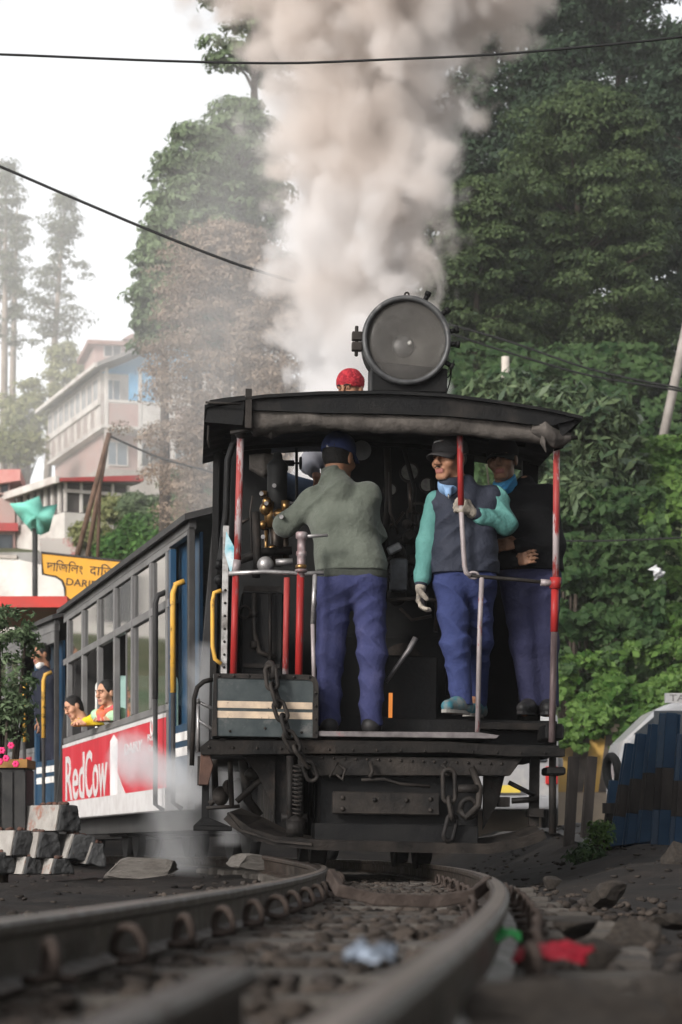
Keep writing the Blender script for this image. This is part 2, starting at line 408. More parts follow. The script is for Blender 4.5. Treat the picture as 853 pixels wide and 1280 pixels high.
rock(745, 1196, 4.0, 0.05, 'flat dark rock just right of the red wrapper', q=3)
rock(790, 1170, 5.6, 0.07, 'grey rock on dark ground, right of the litter', q=4)
rock(716, 1158, 5.4, 0.05, 'dusty rock above the red wrapper', q=0)
rock(838, 1152, 6.5, 0.05, 'low rock at the right edge below the fence', q=2)
rock(757, 1120, 8.8, 0.08, 'small rock below the weeds at the blue fence', q=1)
rock(840, 1262, 2.6, 0.06, 'dark rock in the bottom right corner, right of the big brown rock', q=3)
rock(690, 1104, 10.2, 0.05, 'small pale rock right of the bend of the outer rail', q=3)
rock(846, 1072, 14.2, 0.10, 'rounded boulder at the foot of the blue fence', q=4, sc=(1.1, .9, 1.1))
# ================================================================ THE LOCOMOTIVE (seen from its cab end)
YAW, ROLL = radians(3.6), radians(0.9)
LOC = Vector((0.25, 14.0, 0.0))
LM = Matrix.Translation(LOC) @ Euler((0, ROLL, YAW), 'XYZ').to_matrix().to_4x4(); LI = LM.inverted()
def LQ(px, py, ly=0.0):
    """where the sight line of a photograph pixel meets the plane ly of the engine -> engine coordinates"""
    o = LI @ Vector((0, 0, CAMZ)); d = (LI @ at(px, py, 10.0)) - o
    return o + d * ((ly - o.y) / d.y)
def LX(px, ly=0.0): return LQ(px, 900, ly).x
def LZ(py, ly=0.0): return LQ(480, py, ly).z

soot = mat('sooty_black_paint', (0.003, 0.003, 0.0034), (0.008, 0.0076, 0.0074), 7, 0.5, bump=0.2, bscale=40, c3=(0.026, 0.022, 0.019), s3=3.0, lo3=0.56, hi3=0.8, rough2=0.7)
dusty = mat('dusty_iron', (0.009, 0.008, 0.0075), (0.034, 0.028, 0.024), 6, 0.62, 0.1, bump=0.3, bscale=45, c3=(0.012, 0.011, 0.011), s3=2.2)
frame_m = mat('greasy_frame_iron', (0.004, 0.0037, 0.0036), (0.016, 0.0135, 0.012), 5, 0.5, 0.15, bump=0.3, bscale=35, c3=(0.046, 0.034, 0.027), s3=3.2, lo3=0.52, hi3=0.74, rough2=0.75)
inside = mat('soot_black_interior', (0.004, 0.004, 0.004), (0.009, 0.009, 0.009), 6, 0.85, bump=0.2, spec=0.25)
bright = mat('worn_bright_steel', (0.22, 0.21, 0.21), (0.40, 0.38, 0.37), 20, 0.38, 0.6, c3=(0.10, 0.09, 0.09), s3=7)
redpost = mat('worn_red_paint', (0.22, 0.022, 0.022), (0.27, 0.05, 0.045), 9, 0.45, c3=(0.34, 0.29, 0.29), s3=5.5, lo3=0.50, hi3=0.56, stretch=(2, 2, 0.55), bump=0.15)
redpost2 = mat('bright_red_paint', (0.30, 0.022, 0.020), (0.20, 0.02, 0.02), 9, 0.4, c3=(0.16, 0.12, 0.12), s3=6, lo3=0.6, hi3=0.66, stretch=(2, 2, 0.5))
greypost = mat('worn_grey_primer', (0.30, 0.26, 0.26), (0.20, 0.17, 0.17), 14, 0.5, 0.2, c3=(0.20, 0.05, 0.05), s3=6, lo3=0.58, hi3=0.63, stretch=(2, 2, 0.6))
canvas = mat('grimy_canvas', (0.055, 0.048, 0.043), (0.125, 0.11, 0.098), 5, 0.95, bump=0.8, bscale=14, c3=(0.035, 0.031, 0.028), s3=2.4)
brass = mat('grimy_brass', (0.30, 0.17, 0.06), (0.13, 0.085, 0.045), 22, 0.32, 0.85)
yellowp = mat('chipped_yellow_paint', (0.55, 0.30, 0.045), (0.45, 0.26, 0.06), 10, 0.5, c3=(0.03, 0.025, 0.02), s3=9, lo3=0.55, hi3=0.62)
boxgreen = mat('faded_dark_grey_green_paint', (0.030, 0.038, 0.040), (0.052, 0.06, 0.061), 8, 0.6, bump=0.15, c3=(0.13, 0.125, 0.12), s3=4.5, lo3=0.58, hi3=0.72)
cream = mat('dirty_cream_stripe', (0.52, 0.40, 0.29), (0.34, 0.27, 0.21), 12, 0.65, c3=(0.08, 0.07, 0.06), s3=11, lo3=0.6, hi3=0.66)

loco = empty('steam_locomotive', LOC, (0, ROLL, YAW), 'black narrow gauge steam engine with open cab facing the viewer and a big round headlamp', 'locomotive')

# ---- footplate and floor
P = MB()
fp = [LQ(250, 934), LQ(262, 925), LQ(398, 925), LQ(560, 927), LQ(640, 932), LQ(706, 936), LQ(706, 946), LQ(640, 946), LQ(560, 941), LQ(252, 944)]
P.prism([(p.x, p.z) for p in fp][::-1], -0.02, 0.10); P.build('footplate_edge', frame_m, loco, 0.004)
zf = LZ(915) ; zb = LZ(927)
MB().bx(-1.02, 1.02, 0.10, 1.62, zb - 0.06, zb).build('cab_floor', soot, loco, 0.004)
P = MB(); a, b_ = LQ(398, 914, -0.03), LQ(620, 916, -0.03)
P.prism([(a.x, a.z - 0.03), (b_.x, b_.z - 0.035), (b_.x + .02, b_.z - 0.015), (b_.x - .1, b_.z), (a.x, a.z)], -0.05, 0.48)
P.build('tread_plate', mat('worn_tread_steel', (0.085, 0.075, 0.075), (0.19, 0.17, 0.17), 10, 0.5, 0.3, c3=(0.22, 0.07, 0.07), s3=5, lo3=0.6, hi3=0.68), loco, 0.003)
P = MB(); P.bx(LX(362, .4), LX(700, .4), 0.50, 1.5, zb, LZ(897, .5)); P.build('raised_floor', soot, loco, 0.006)
P = MB(); P.bx(LX(602, .3), LX(704, .3), 0.32, 0.50, LZ(909, .3), LZ(900, .3)); P.build('step_board', frame_m, loco, 0.004)

# ---- buffer beam, frames, underside
P = MB(); zt, z0 = LZ(945), LZ(971)
P.prism([(LX(394), z0), (LX(640), z0 + .02), (LX(655), zt), (LX(380), zt)], 0.03, 0.12); P.build('buffer_beam', dusty, loco, 0.005)
P = MB()
P.bx(LX(405), LX(600), 0.14, 1.3, LZ(1048), LZ(945)); P.build('drag_box', soot, loco)
P = MB(); P.bx(LX(418), LX(552), 0.02, 0.10, LZ(1018), LZ(990)); P.build('drawbar_plate', dusty, loco, 0.006)
for x0, x1, nm in ((345, 362, 0), (588, 606, 1)):
    P = MB(); P.prism([(LX(x0), LZ(1052)), (LX(x1), LZ(1052)), (LX(x1), LZ(944)), (LX(x0), LZ(944))], 0.25, 4.4); P.build('frame_plate', frame_m, loco)
for pts in ([(300, 945), (345, 945), (345, 1030), (338, 1000), (322, 968)], [(655, 945), (606, 945), (606, 1035), (625, 1000), (632, 968)]):
    P = MB(); P.prism([(LX(x, .2), LZ(y, .2)) for x, y in pts], 0.2, 0.24); P.build('gusset_plate', frame_m, loco)
# guard bar under the beam with upturned scoops
P = MB()
path = [LQ(x, y, -.06) for x, y in ((284, 1019), (296, 1030), (312, 1041), (345, 1051), (400, 1056), (480, 1058), (560, 1060), (612, 1061), (645, 1055), (668, 1048), (681, 1042))]
for i in range(len(path) - 1):
    pass
P.sweep([(-0.008, -0.030), (0.008, -0.030), (0.008, 0.030), (-0.008, 0.030)], path, up=(0, -0.25, 1)); P.build('guard_bar', dusty, loco)
def scoop(pp):
    b = MB(); top = [LQ(x, y, ly) for x, y, ly in pp]; n = len(top) // 2
    vs = top + [p + Vector((0, 0.0, -0.014)) for p in top]; fs = []
    for i in range(n - 1):
        fs += [(i, i + 1, n + i + 1, n + i), (2 * n + i, 3 * n + i, 3 * n + i + 1, 2 * n + i + 1), (i, 2 * n + i, 2 * n + i + 1, i + 1), (n + i, n + i + 1, 3 * n + i + 1, 3 * n + i)]
    fs += [(0, n, 3 * n, 2 * n), (n - 1, 2 * n - 1 + 0, 4 * n - 1, 3 * n - 1)]
    return b.add(vs, fs)
scoop([(284, 1016, -.08), (300, 1036, -.08), (345, 1050, -.08), (390, 1054, -.08), (302, 1010, .25), (330, 1022, .25), (365, 1040, .25), (395, 1046, .25)]).build('guard_scoop', dusty, loco)
scoop([(680, 1042, -.06), (655, 1052, -.06), (615, 1060, -.06), (570, 1060, -.06), (668, 1030, .25), (640, 1040, .25), (610, 1046, .25), (575, 1050, .25)]).build('guard_scoop', dusty, loco)
MB().bx(LX(395), LX(600), -.02, 0.3, LZ(1056), LZ(1030)).build('lower_stretcher', soot, loco, 0.006)

# ---- wheels
wheel_prof = [(0.02, -0.05), (0.05, -0.05), (0.06, -0.02), (0.25, -0.015), (0.27, -0.045), (0.325, -0.045), (0.33, -0.04), (0.33, 0.03), (0.355, 0.035), (0.355, 0.05), (0.27, 0.05), (0.25, 0.0), (0.02, 0.0)]
for ly in (1.15, 2.75):
    for sx in (-1, 1):
        P = MB(); P.lathe(wheel_prof, 28, Matrix.Translation((sx * 0.33, ly, 0.33)) @ Matrix.Rotation(-sx * pi / 2, 4, 'Y'))
        P.build('wheel', frame_m, loco)
    MB().cyl((-.33, ly, .33), (.33, ly, .33), .05, 12).build('axle', frame_m, loco)

# ---- brake hanger, springs and rigging on the left
P = MB()
for px, r in ((363, .022), (376, .016)):
    P.tube([LQ(px, 945, -.03), LQ(px, 1046, -.03)], r, 8)
P.build('brake_hanger', frame_m, loco)
P = MB(); c0 = LQ(372, 955, -.04)
P.tube([c0 + Vector((0.024 * cos(t * 2 * pi * 14), 0.024 * sin(t * 2 * pi * 14), -0.34 * t)) for t in np.linspace(0, 1, 170)], 0.006, 5); P.build('coil_spring', dusty, loco)
P = MB(); P.cyl(LQ(358, 1035, -.05), LQ(378, 1035, -.05), .05, 14); P.cyl(LQ(352, 1022, -.02), LQ(384, 1022, -.02), .025, 10); P.ell(LQ(370, 1030, -.03), .055); P.build('hanger_bracket', frame_m, loco)
P = MB()
P.tube([LQ(296, 1002, .3), LQ(322, 978, .3), LQ(345, 966, .3)], 0.018, 7); P.tube([LQ(268, 950, .5), LQ(270, 1000, .5), LQ(262, 1005, .5)], .02, 7)
P.tube([LQ(288, 952, .4), LQ(290, 1008, .4)], .016, 7); P.tube([LQ(258, 1010, .4), LQ(300, 1008, .4)], .012, 7)
P.ell(LQ(276, 995, .45), (.05, .05, .06)); P.ell(LQ(285, 985, .45), (.035, .05, .05)); P.ell(LQ(316, 968, .4), (.05, .05, .04)); P.bx(LX(248, .4), LX(258, .4), .3, .5, LZ(985, .4), LZ(950, .4))
P.tube([LQ(304, 950, .6), LQ(310, 1000, .6), LQ(325, 1020, .6)], .03, 7); P.build('brake_rigging', dusty, loco)
P = MB(); P.prism([(LX(250), LZ(985)), (LX(262), LZ(985)), (LX(268), LZ(960)), (LX(262), LZ(944)), (LX(252), LZ(944))], .0, .25)
P.build('corner_bracket', mat('rusty_corner_iron', (0.05, 0.03, 0.025), (0.10, 0.055, 0.04), 9, 0.7, 0.1, bump=.3), loco, .004)
P = MB(); a = LQ(247, 1032, .3)
P.bx(LX(244, .5), LX(292, .5), .35, .75, LZ(1042, .5), LZ(1036, .5)); P.bx(LX(254, .5), LX(263, .5), .5, .56, LZ(1036, .5), LZ(975, .5)); P.prism([(LX(244, .5), LZ(1036, .5)), (LX(290, .5), LZ(1036, .5)), (LX(264, .5), LZ(1026, .5)), (LX(254, .5), LZ(1026, .5))], .48, .58)
P.build('side_step', soot, loco, .003)
# right: step hanger, struts
P = MB(); P.tube([LQ(691, 945, .1), LQ(691, 1043, .1)], .022, 6); P.bx(LX(664, .2), LX(676, .2), .2, .24, LZ(1030, .2), LZ(945, .2)); P.tube([LQ(636, 978, .15), LQ(668, 994, .15)], .014, 6); P.tube([LQ(640, 1001, .15), LQ(672, 999, .15)], .018, 6)
P.bx(LX(625, .2), LX(637, .2), .12, .3, LZ(1006, .2), LZ(994, .2)); P.bx(LX(662, .2), LX(680, .2), .15, .3, LZ(1018, .2), LZ(1008, .2)); P.build('step_hanger', frame_m, loco)
P = MB(); P.bx(LX(681, .1), LX(704, .1), .05, .4, LZ(921, .1), LZ(902, .1)); P.bx(LX(684, .1), LX(707, .1), .05, .3, LZ(965, .1), LZ(955, .1)); P.build('hose_fitting', soot, loco, .01)

# ---- chain on the left, hung over the tool box
def stadium(c, d, L, Wd, r, side, n=22):
    d = d.normalized(); sd = (side - d * side.dot(d)).normalized(); pts = []
    h = L / 2 - Wd / 2
    for i in range(n):
        a = 2 * pi * i / n; x, y = cos(a) * Wd / 2, sin(a) * Wd / 2 + (h if sin(a) >= 0 else -h)
        pts.append(c + sd * x + d * y)
    return pts
ch = [LQ(x, y, ly) for x, y, ly in ((338, 836, -.14), (341, 858, -.15), (348, 880, -.15), (354, 897, -.15), (360, 918, -.15), (370, 936, -.14), (385, 956, -.10), (391, 972, -.08))]
for i in range(len(ch) - 1):
    d = ch[i + 1] - ch[i]; P = MB()
    P.tube(stadium((ch[i] + ch[i + 1]) / 2, d, d.length + 0.036, 0.062, 0.0125, Vector((1, 0, 0)) if i % 2 == 0 else Vector((0.45, 1, 0))), 0.0125, 8, closed=True); P.build('chain_link', dusty, loco)
P = MB(); P.torus(LQ(338, 838, -.1), .042, .017, (1, .5, .1), 18, 8); P.build('chain_ring', dusty, loco)
P = MB(); P.tube([LQ(420, 953, .0), LQ(432, 962, -.05), LQ(428, 975, -.06), LQ(421, 968, -.05)], .009, 6); P.tube([LQ(463, 953, .0), LQ(466, 965, -.05), LQ(462, 972, -.05)], .012, 6); P.tube([LQ(412, 972, -.03), LQ(422, 953, -.02)], .007, 6)
P.tube([LQ(452, 975, -.02), LQ(480, 974, -.03), LQ(500, 980, -.03), LQ(538, 983, -.02)], .010, 6); P.build('beam_hook', dusty, loco)
# right: shackle, coupling hook and links
P = MB(); P.cyl(LQ(572, 986, -.06), LQ(597, 986, -.06), .026, 10); P.torus(LQ(586, 1010, -.06), .055, .017, (0, 1, .2), 20, 8, sx=.85); P.build('shackle', dusty, loco)
rc = [LQ(x, y, -.08) for x, y in ((561, 965), (562, 1000), (566, 1022), (560, 1048))]
for i in range(3):
    d = rc[i + 1] - rc[i]; P = MB(); P.tube(stadium((rc[i] + rc[i + 1]) / 2, d, d.length + .03, .07, .0135, Vector((1, .3 * i, 0)) if i != 1 else Vector((.3, 1, 0))), .0135, 8, closed=True); P.build('chain_link', dusty, loco)
P = MB(); P.tube([LQ(590, 960, .0), LQ(600, 985, -.05), LQ(598, 1008, -.08), LQ(582, 1022, -.09), LQ(574, 1012, -.08)], .02, 8); P.tube([LQ(553, 955, -.03), LQ(563, 968, -.06)], .012, 6); P.build('coupling_hook', dusty, loco)

# ---- tool box on the left of the footplate
bl, br, bt, bb = LX(266, -.06), LX(397, -.06), LZ(846, -.06), LZ(924, -.06)
tool = None
R_ = 0.06; pol = [(bl, bb), (br, bb)] + [(br - R_ + R_ * cos(a), bt - R_ + R_ * sin(a)) for a in np.linspace(0, pi / 2, 6)] + [(bl, bt)]
P = MB(); P.prism(pol, -.06, .36); tool = P.build('tool_box', boxgreen, loco, .004)
P = MB(); P.sweep([(-.015, -.006), (.015, -.006), (.015, .006), (-.015, .006)], [Vector((x, -.064, z)) for x, z in [(br - .012, bb)] + [(br - R_ + (R_ - .012) * cos(a), bt - R_ + (R_ - .012) * sin(a)) for a in np.linspace(0, pi / 2, 6)] + [(bl + .01, bt - .012), (bl + .011, bb)]], up=(0, -1, 0)); P.build('box_rim', dusty, tool)
for ya, yb in ((880, 888.5), (892.5, 901)):
    P = MB(); P.bx(bl + .025, br - .03, -.0635, -.06, LZ(yb, -.06), LZ(ya, -.06)); P.build('painted_stripe', cream, tool)
P = MB()
for i in range(7): P.ell((bl + .03 + i * (br - bl - .08) / 6, -.074, bt - .013), (.009, .006, .009), 8, 5)
for i in range(4): P.ell((br - .012, -.074, bt - .1 - .075 * i), (.008, .006, .008), 8, 5)
for x, z in ((br - .09, bb + .03), (bl + .1, bb + .03), (bl + .3, bb + .05)): P.ell((x, -.064, z), (.008, .005, .008), 8, 5)
P.build('rivet', dusty, tool)['kind'] = 'stuff'

# ---- bent handrails at the left corner
P = MB(); P.tube([LQ(267, 849, -.02), LQ(255, 852, -.02), LQ(247, 859, -.02), LQ(243, 873, -.02), LQ(242, 905, -.02), LQ(240, 957, -.02)], .014, 8); P.build('grab_rail', frame_m, loco)
P = MB(); P.tube([LQ(248, 877, .05), LQ(248, 940, .05)], .011, 6); P.tube([LQ(248, 877, .05), LQ(266, 886, .05)], .010, 6); P.tube([LQ(248, 900, .05), LQ(266, 912, .05)], .010, 6); P.tube([LQ(242, 877, .05), LQ(250, 877, .05)], .017, 6); P.build('grab_rail', bright, loco)

# ---- left side sheet with its yellow grab rail
xs_ = LX(279, .3)
P = MB(); P.bx(xs_ - .012, xs_ + .012, .28, 1.55, zb, LZ(722, .3)); P.build('side_sheet', soot, loco, .004)
P = MB(); P.bx(xs_ - .018, xs_ + .018, .22, .275, zb, LZ(664, .3)); P.build('sheet_edging', mat('flaking_white_edge', (0.40, 0.39, 0.38), (0.20, 0.18, 0.17), 12, .6, c3=(.04, .035, .03), s3=9), loco, .003)
P = MB()
for i in range(12): P.ell((xs_ - .0, .218, zb + .05 + i * .075), (.008, .006, .008), 8, 4)
P.build('rivet', dusty, loco)['kind'] = 'stuff'
P = MB(); P.tube([LQ(277, 738, .2), LQ(268, 741, .2), LQ(266, 752, .2), LQ(266, 808, .2), LQ(269, 824, .2), LQ(277, 830, .2)], .0125, 8); P.build('grab_rail', yellowp, loco)
P = MB(); P.add([LQ(283, 664, .15), LQ(296, 690, .15), LQ(299, 716, .15), LQ(288, 716, .15), LQ(281, 690, .15)] + [LQ(283, 664, .165), LQ(296, 690, .165), LQ(299, 716, .165), LQ(288, 716, .165), LQ(281, 690, .165)], [(0, 1, 2, 3, 4), (9, 8, 7, 6, 5)] + [(i, i + 5, (i + 1) % 5 + 5, (i + 1) % 5) for i in range(5)])
P.build('rag', mat('white_and_teal_rag', (.55, .6, .62), (.08, .35, .42), 9, .9), loco)
# downpipe and corner stanchion behind the red post
P = MB(); P.tube([LQ(303, 548, .4), LQ(291, 556, .4), LQ(285, 575, .4), LQ(283, 640, .4), LQ(276, 700, .4), LQ(275, 720, .4)], .020, 8); P.build('downpipe', soot, loco)
P = MB(); P.bx(LX(284, .5), LX(291, .5), .48, .54, zb, LZ(545, .5)); P.build('corner_stanchion', soot, loco)
P = MB(); P.tube([LQ(270, 705, .3), LQ(278, 706, .3)], .03, 8); P.tube([LQ(277, 672, .3), LQ(279, 725, .3)], .012, 6); P.ell(LQ(274, 725, .3), .03); P.build('pipe_fitting', soot, loco)

# ---- posts and rails at the open end
def post(px0, py0, px1, py1, r, m, ly=0.02, name='cab_post'):
    return MB().tube([LQ(px0, py0, ly), LQ(px1, py1, ly)], r, 10).build(name, m, loco)
post(301, 545, 297, 700, .021, redpost); post(297, 700, 294.5, 716, .023, greypost, name='post_joint'); post(295, 716, 292, 846, .020, redpost2)
post(696, 556, 695, 722, .020, redpost); post(695, 722, 694, 736, .034, redpost2, name='post_joint'); post(694, 736, 693, 790, .023, redpost2); post(693, 790, 690, 928, .020, mat('dark_worn_post', (.05, .035, .035), (.16, .12, .12), 6, .5, .2, stretch=(2, 2, .5)), .02)
post(575, 534, 576.5, 632, .0185, redpost2, .05)
MB().tube([LQ(576.5, 632, .05), LQ(578, 660, .05), LQ(581, 708, .05), LQ(583, 716, .05), LQ(589, 720, .05)], .015, 9).build('cab_post', greypost, loco)
MB().tube([LQ(585, 719, .05), LQ(603, 721, .05), LQ(640, 724, .04), LQ(690, 729, .02)], .011, 8).build('hand_rail', dusty, loco)
P = MB(); P.torus(LQ(592, 719, .05), .018, .008, (0, 1, .3), 14, 6, sx=1.6); P.cyl(LQ(676, 728, .02), LQ(690, 729, .02), .02, 8); P.build('rail_coupling', greypost, loco)
MB().tube([LQ(602.5, 722, .05), LQ(600, 780, .05), LQ(597, 915, .03)], .0145, 8).build('cab_post', greypost, loco)
MB().tube([LQ(286, 717, .0), LQ(330, 714.5, .0), LQ(380, 717, .0), LQ(405, 716, .0)], .013, 8).build('hand_rail', bright, loco)
post(376, 716, 373.5, 850, .022, redpost2, .0); post(359, 722, 357, 846, .018, redpost, .03); post(394, 718, 391, 780, .013, bright, .0); post(391, 780, 393, 862, .012, greypost, .0)
brk = MB().lathe([(.022, 0), (.024, .03), (.036, .03), (.036, .045), (.024, .05), (.024, .12), (.03, .13), (.03, .15), (.024, .15), (.024, .22), (.034, .225), (.034, .255), (.028, .262), (0, .265)], 14, Matrix.Translation(LQ(376.5, 722, .0))).build('brake_column', mat('worn_pink_red_column', (.20, .10, .10), (.12, .09, .09), 10, .5, .3, c3=(.3, .27, .27), s3=7), loco)
MB().tube([LQ(372, 671, .0), LQ(410, 669, .0)], [.012, .009], 8).build('handle', bright, brk)
MB().lathe([(.03, 0), (.034, .004), (.034, .018), (.028, .024)], 14, Matrix.Translation(LQ(376.5, 711, .0))).build('collar', brass, brk)

# ---- roof
ROOFY = (-0.16, 1.85)
top = [(256, 506), (285, 499), (330, 493), (400, 489), (480, 488), (560, 492), (630, 501), (690, 511), (729, 520)]
tp = [LQ(x, y, -.16) for x, y in top]
P = MB(); vs = [(p.x, ROOFY[0], p.z) for p in tp] + [(p.x, ROOFY[1], p.z) for p in tp] + [(p.x, ROOFY[0], p.z - .018) for p in tp] + [(p.x, ROOFY[1], p.z - .018) for p in tp]; n = len(tp); fs = []
for i in range(n - 1): fs += [(i, i + 1, n + i + 1, n + i), (2 * n + i, 3 * n + i, 3 * n + i + 1, 2 * n + i + 1), (i, 2 * n + i, 2 * n + i + 1, i + 1), (n + i, n + i + 1, 3 * n + i + 1, 3 * n + i)]
fs += [(0, n, 3 * n, 2 * n), (n - 1, 3 * n - 1, 4 * n - 1, 2 * n - 1)]
roof = P.add(vs, fs).build('roof', soot, loco)
def arch(tops, bots, y0, y1, name, m, par):
    pol = [(p.x, p.z) for p in bots] + [(p.x, p.z) for p in tops[::-1]]
    vs = [(x, y0, z) for x, z in pol] + [(x, y1, z) for x, z in pol]; k = len(tops); N_ = 2 * k; fs = []
    for i in range(k - 1):
        fs += [(i, i + 1, N_ - 2 - i, N_ - 1 - i), (N_ + i, 2 * N_ - 1 - i, 2 * N_ - 2 - i, N_ + i + 1)]
    fs += [(i, i + N_, (i + 1) % N_ + N_, (i + 1) % N_) for i in range(N_)]
    return MB().add(vs, fs).build(name, m, par)
tt = [(302, 500), (330, 495), (400, 491), (480, 490), (560, 494), (630, 503), (690, 513), (726, 522)]
bt_ = [(305, 512), (335, 513), (400, 516), (480, 517), (560, 520), (630, 526), (684, 533), (724, 523)]
arch([LQ(x, y, -.13) for x, y in tt], [LQ(x, y, -.13) for x, y in bt_], -.13, -.10, 'roof_fascia', soot, roof)
arch([LQ(x, y, -.05) for x, y in ((696, 515), (715, 519), (727, 522))], [LQ(x, y, -.05) for x, y in ((699, 549), (714, 536), (726, 525))], -.10, -.07, 'roof_end', soot, roof)
arch([LQ(x, y, -.02) for x, y in ((262, 505), (280, 502), (306, 499))], [LQ(x, y, -.02) for x, y in ((256, 532), (280, 534), (303, 536))], -.14, -.11, 'roof_flap', soot, roof)
P = MB(); P.tube([LQ(257, 503, -.18), LQ(302, 505, -.18)], .007, 6); P.build('flap_rod', dusty, roof); P = MB(); P.tube([LQ(261, 532, -.12), LQ(260, 548, -.12), LQ(262, 560, -.12)], .006, 5); P.build('frayed_cord', dusty, roof); P = MB(); P.bx(LX(300), LX(308), -.16, -.1, LZ(545), LZ(497)); P.build('flap_rod', dusty, roof); MB().tube([LQ(288, 541, -.1), LQ(316, 537, -.1)], .012, 6).build('flap_rod', dusty, roof)
for ly in (.35, .95, 1.5):
    pts = [Vector((LQ(x, y, -.16).x, ly, LQ(x, y + 6, -.16).z)) for x, y in top[1:-1]]
    MB().sweep([(-.015, -.03), (.015, -.03), (.015, .0), (-.015, .0)], pts, up=(0, 1, 0)).build('roof_rib', soot, roof)
# rolled canvas storm sheet
def bag(name, pts, rad, m, par, n=14, seed=1, amp=.22, sub=60):
    pts = [Vector(p) for p in pts]; L = [0]
    for a, b in zip(pts, pts[1:]): L.append(L[-1] + (b - a).length)
    V = []; Fs = []
    for i in range(sub + 1):
        t = L[-1] * i / sub; k = max(j for j in range(len(L)) if L[j] <= t + 1e-9); k = min(k, len(pts) - 2); u = (t - L[k]) / (L[k + 1] - L[k])
        c = pts[k].lerp(pts[k + 1], u); r = rad[k] * (1 - u) + rad[k + 1] * u
        for j in range(n):
            a = 2 * pi * j / n; q = Vector((0, cos(a), sin(a)))
            nz = mnoise.noise(Vector((t * 5 + seed * 9, cos(a) * 1.3, sin(a) * 1.3))) + .5 * abs(mnoise.noise(Vector((t * 14 + a * 2.0 + seed, cos(a) * 2, sin(a) * 2))))
            V.append(c + q * r * (1 + amp * nz))
        if i:
            for j in range(n):
                j2 = (j + 1) % n; Fs.append(((i - 1) * n + j, (i - 1) * n + j2, i * n + j2, i * n + j))
    b = MB().add(V, Fs, True); b.add(V[:n], [tuple(range(n))]); b.add(V[-n:], [tuple(range(n))]); return b.build(name, m, par)
bag('rolled_canvas', [LQ(303, 516, -.03), LQ(318, 527, -.03), LQ(360, 523, -.03), LQ(430, 524, -.03), LQ(520, 527, -.03), LQ(600, 534, -.03), LQ(650, 541, -.03), LQ(690, 546, -.03)], [.03, .085, .078, .066, .07, .062, .05, .045], canvas, loco, amp=.3, sub=90)
bag('canvas_drape', [LQ(315, 524, .0), LQ(340, 535, .0), (LX(370), .02, LZ(527))], [.05, .055, .02], canvas, loco, seed=5, amp=.4)
bag('canvas_knot', [LQ(664, 534, -.07), LQ(680, 541, -.08), LQ(692, 548, -.08), LQ(703, 549, -.06), LQ(714, 546, -.05)], [.035, .06, .055, .04, .02], canvas, loco, seed=3, amp=.5, sub=40)
bag('canvas_tail', [LQ(676, 545, -.08), LQ(681, 555, -.09), LQ(683, 563, -.08)], [.035, .03, .018], canvas, loco, seed=8, amp=.6, sub=16)
P = MB(); P.ell(LQ(697, 552, .0), (.03, .04, .05)); P.tube([LQ(694, 546, .0), LQ(699, 562, .0)], .03, 8); P.build('post_bracket', dusty, loco); MB().tube([LQ(700, 548, -.05), LQ(722, 547, -.05)], .012, 6).build('roof_pin', dusty, loco); MB().ell(LQ(302, 544, .0), (.035, .03, .02)).build('post_bracket', dusty, loco)

# ---- front sheet of the cab with two look-out windows
def rrect(x0, x1, z0, z1, r, n=5):
    out = []
    for cx_, cz_, a0 in ((x1 - r, z0 + r, -pi / 2), (x1 - r, z1 - r, 0), (x0 + r, z1 - r, pi / 2), (x0 + r, z0 + r, pi)):
        out += [(cx_ + r * cos(a0 + pi / 2 * i / n), cz_ + r * sin(a0 + pi / 2 * i / n)) for i in range(n + 1)]
    return out
FY = 1.56
def sheet_with_hole(x0, x1, z0, z1, hole, y0, y1, name, m, par):
    """rectangular plate pierced by a round-cornered window: four strips and four corner fillets"""
    hx0, hx1 = min(p[0] for p in hole), max(p[0] for p in hole); hz0, hz1 = min(p[1] for p in hole), max(p[1] for p in hole)
    b = MB(); b.bx(x0, hx0, y0, y1, z0, z1); b.bx(hx1, x1, y0, y1, z0, z1); b.bx(hx0, hx1, y0, y1, z0, hz0); b.bx(hx0, hx1, y0, y1, hz1, z1)
    n = len(hole) // 4
    for q, c in enumerate(((hx1, hz0), (hx1, hz1), (hx0, hz1), (hx0, hz0))):
        b.prism([c] + hole[q * n:(q + 1) * n][::-1], y0 + .001, y1 - .001)
    return b.build(name, m, par)
xw = LX(505, FY); zt = LZ(520, FY)
h1 = rrect(LX(334, FY), LX(412, FY), LZ(652, FY), LZ(557, FY), .05); h2 = rrect(LX(588, FY), LX(668, FY), LZ(640, FY), LZ(556, FY), .05)
sheet_with_hole(-1.0, xw, zb, zt, h1, FY, FY + .02, 'front_sheet', inside, loco); sheet_with_hole(xw + .001, 1.0, zb, zt, h2, FY, FY + .02, 'front_sheet', inside, loco)
P = MB(); P.tube([LQ(371, 557, FY), LQ(371, 652, FY)], .010, 6); P.build('window_bar', soot, loco)
MB().bx(.985, 1.0, .75, 1.55, zb, LZ(700, .8)).build('side_sheet', soot, loco)
for s_ in (-1, 1):
    MB().bx(s_ * .99 - .02, s_ * .99 + .02, 1.50, 1.55, zb, LZ(540, 1.4)).build('corner_stanchion', soot, loco)
# white lamp disc inside and bright slits of daylight
MB().cyl(LQ(452, 563, 1.2), LQ(452, 563, 1.23), .062, 20).build('lamp_disc', mat('dull_glass_disc', (.16, .16, .165), (.24, .24, .24), 9, .35), loco)

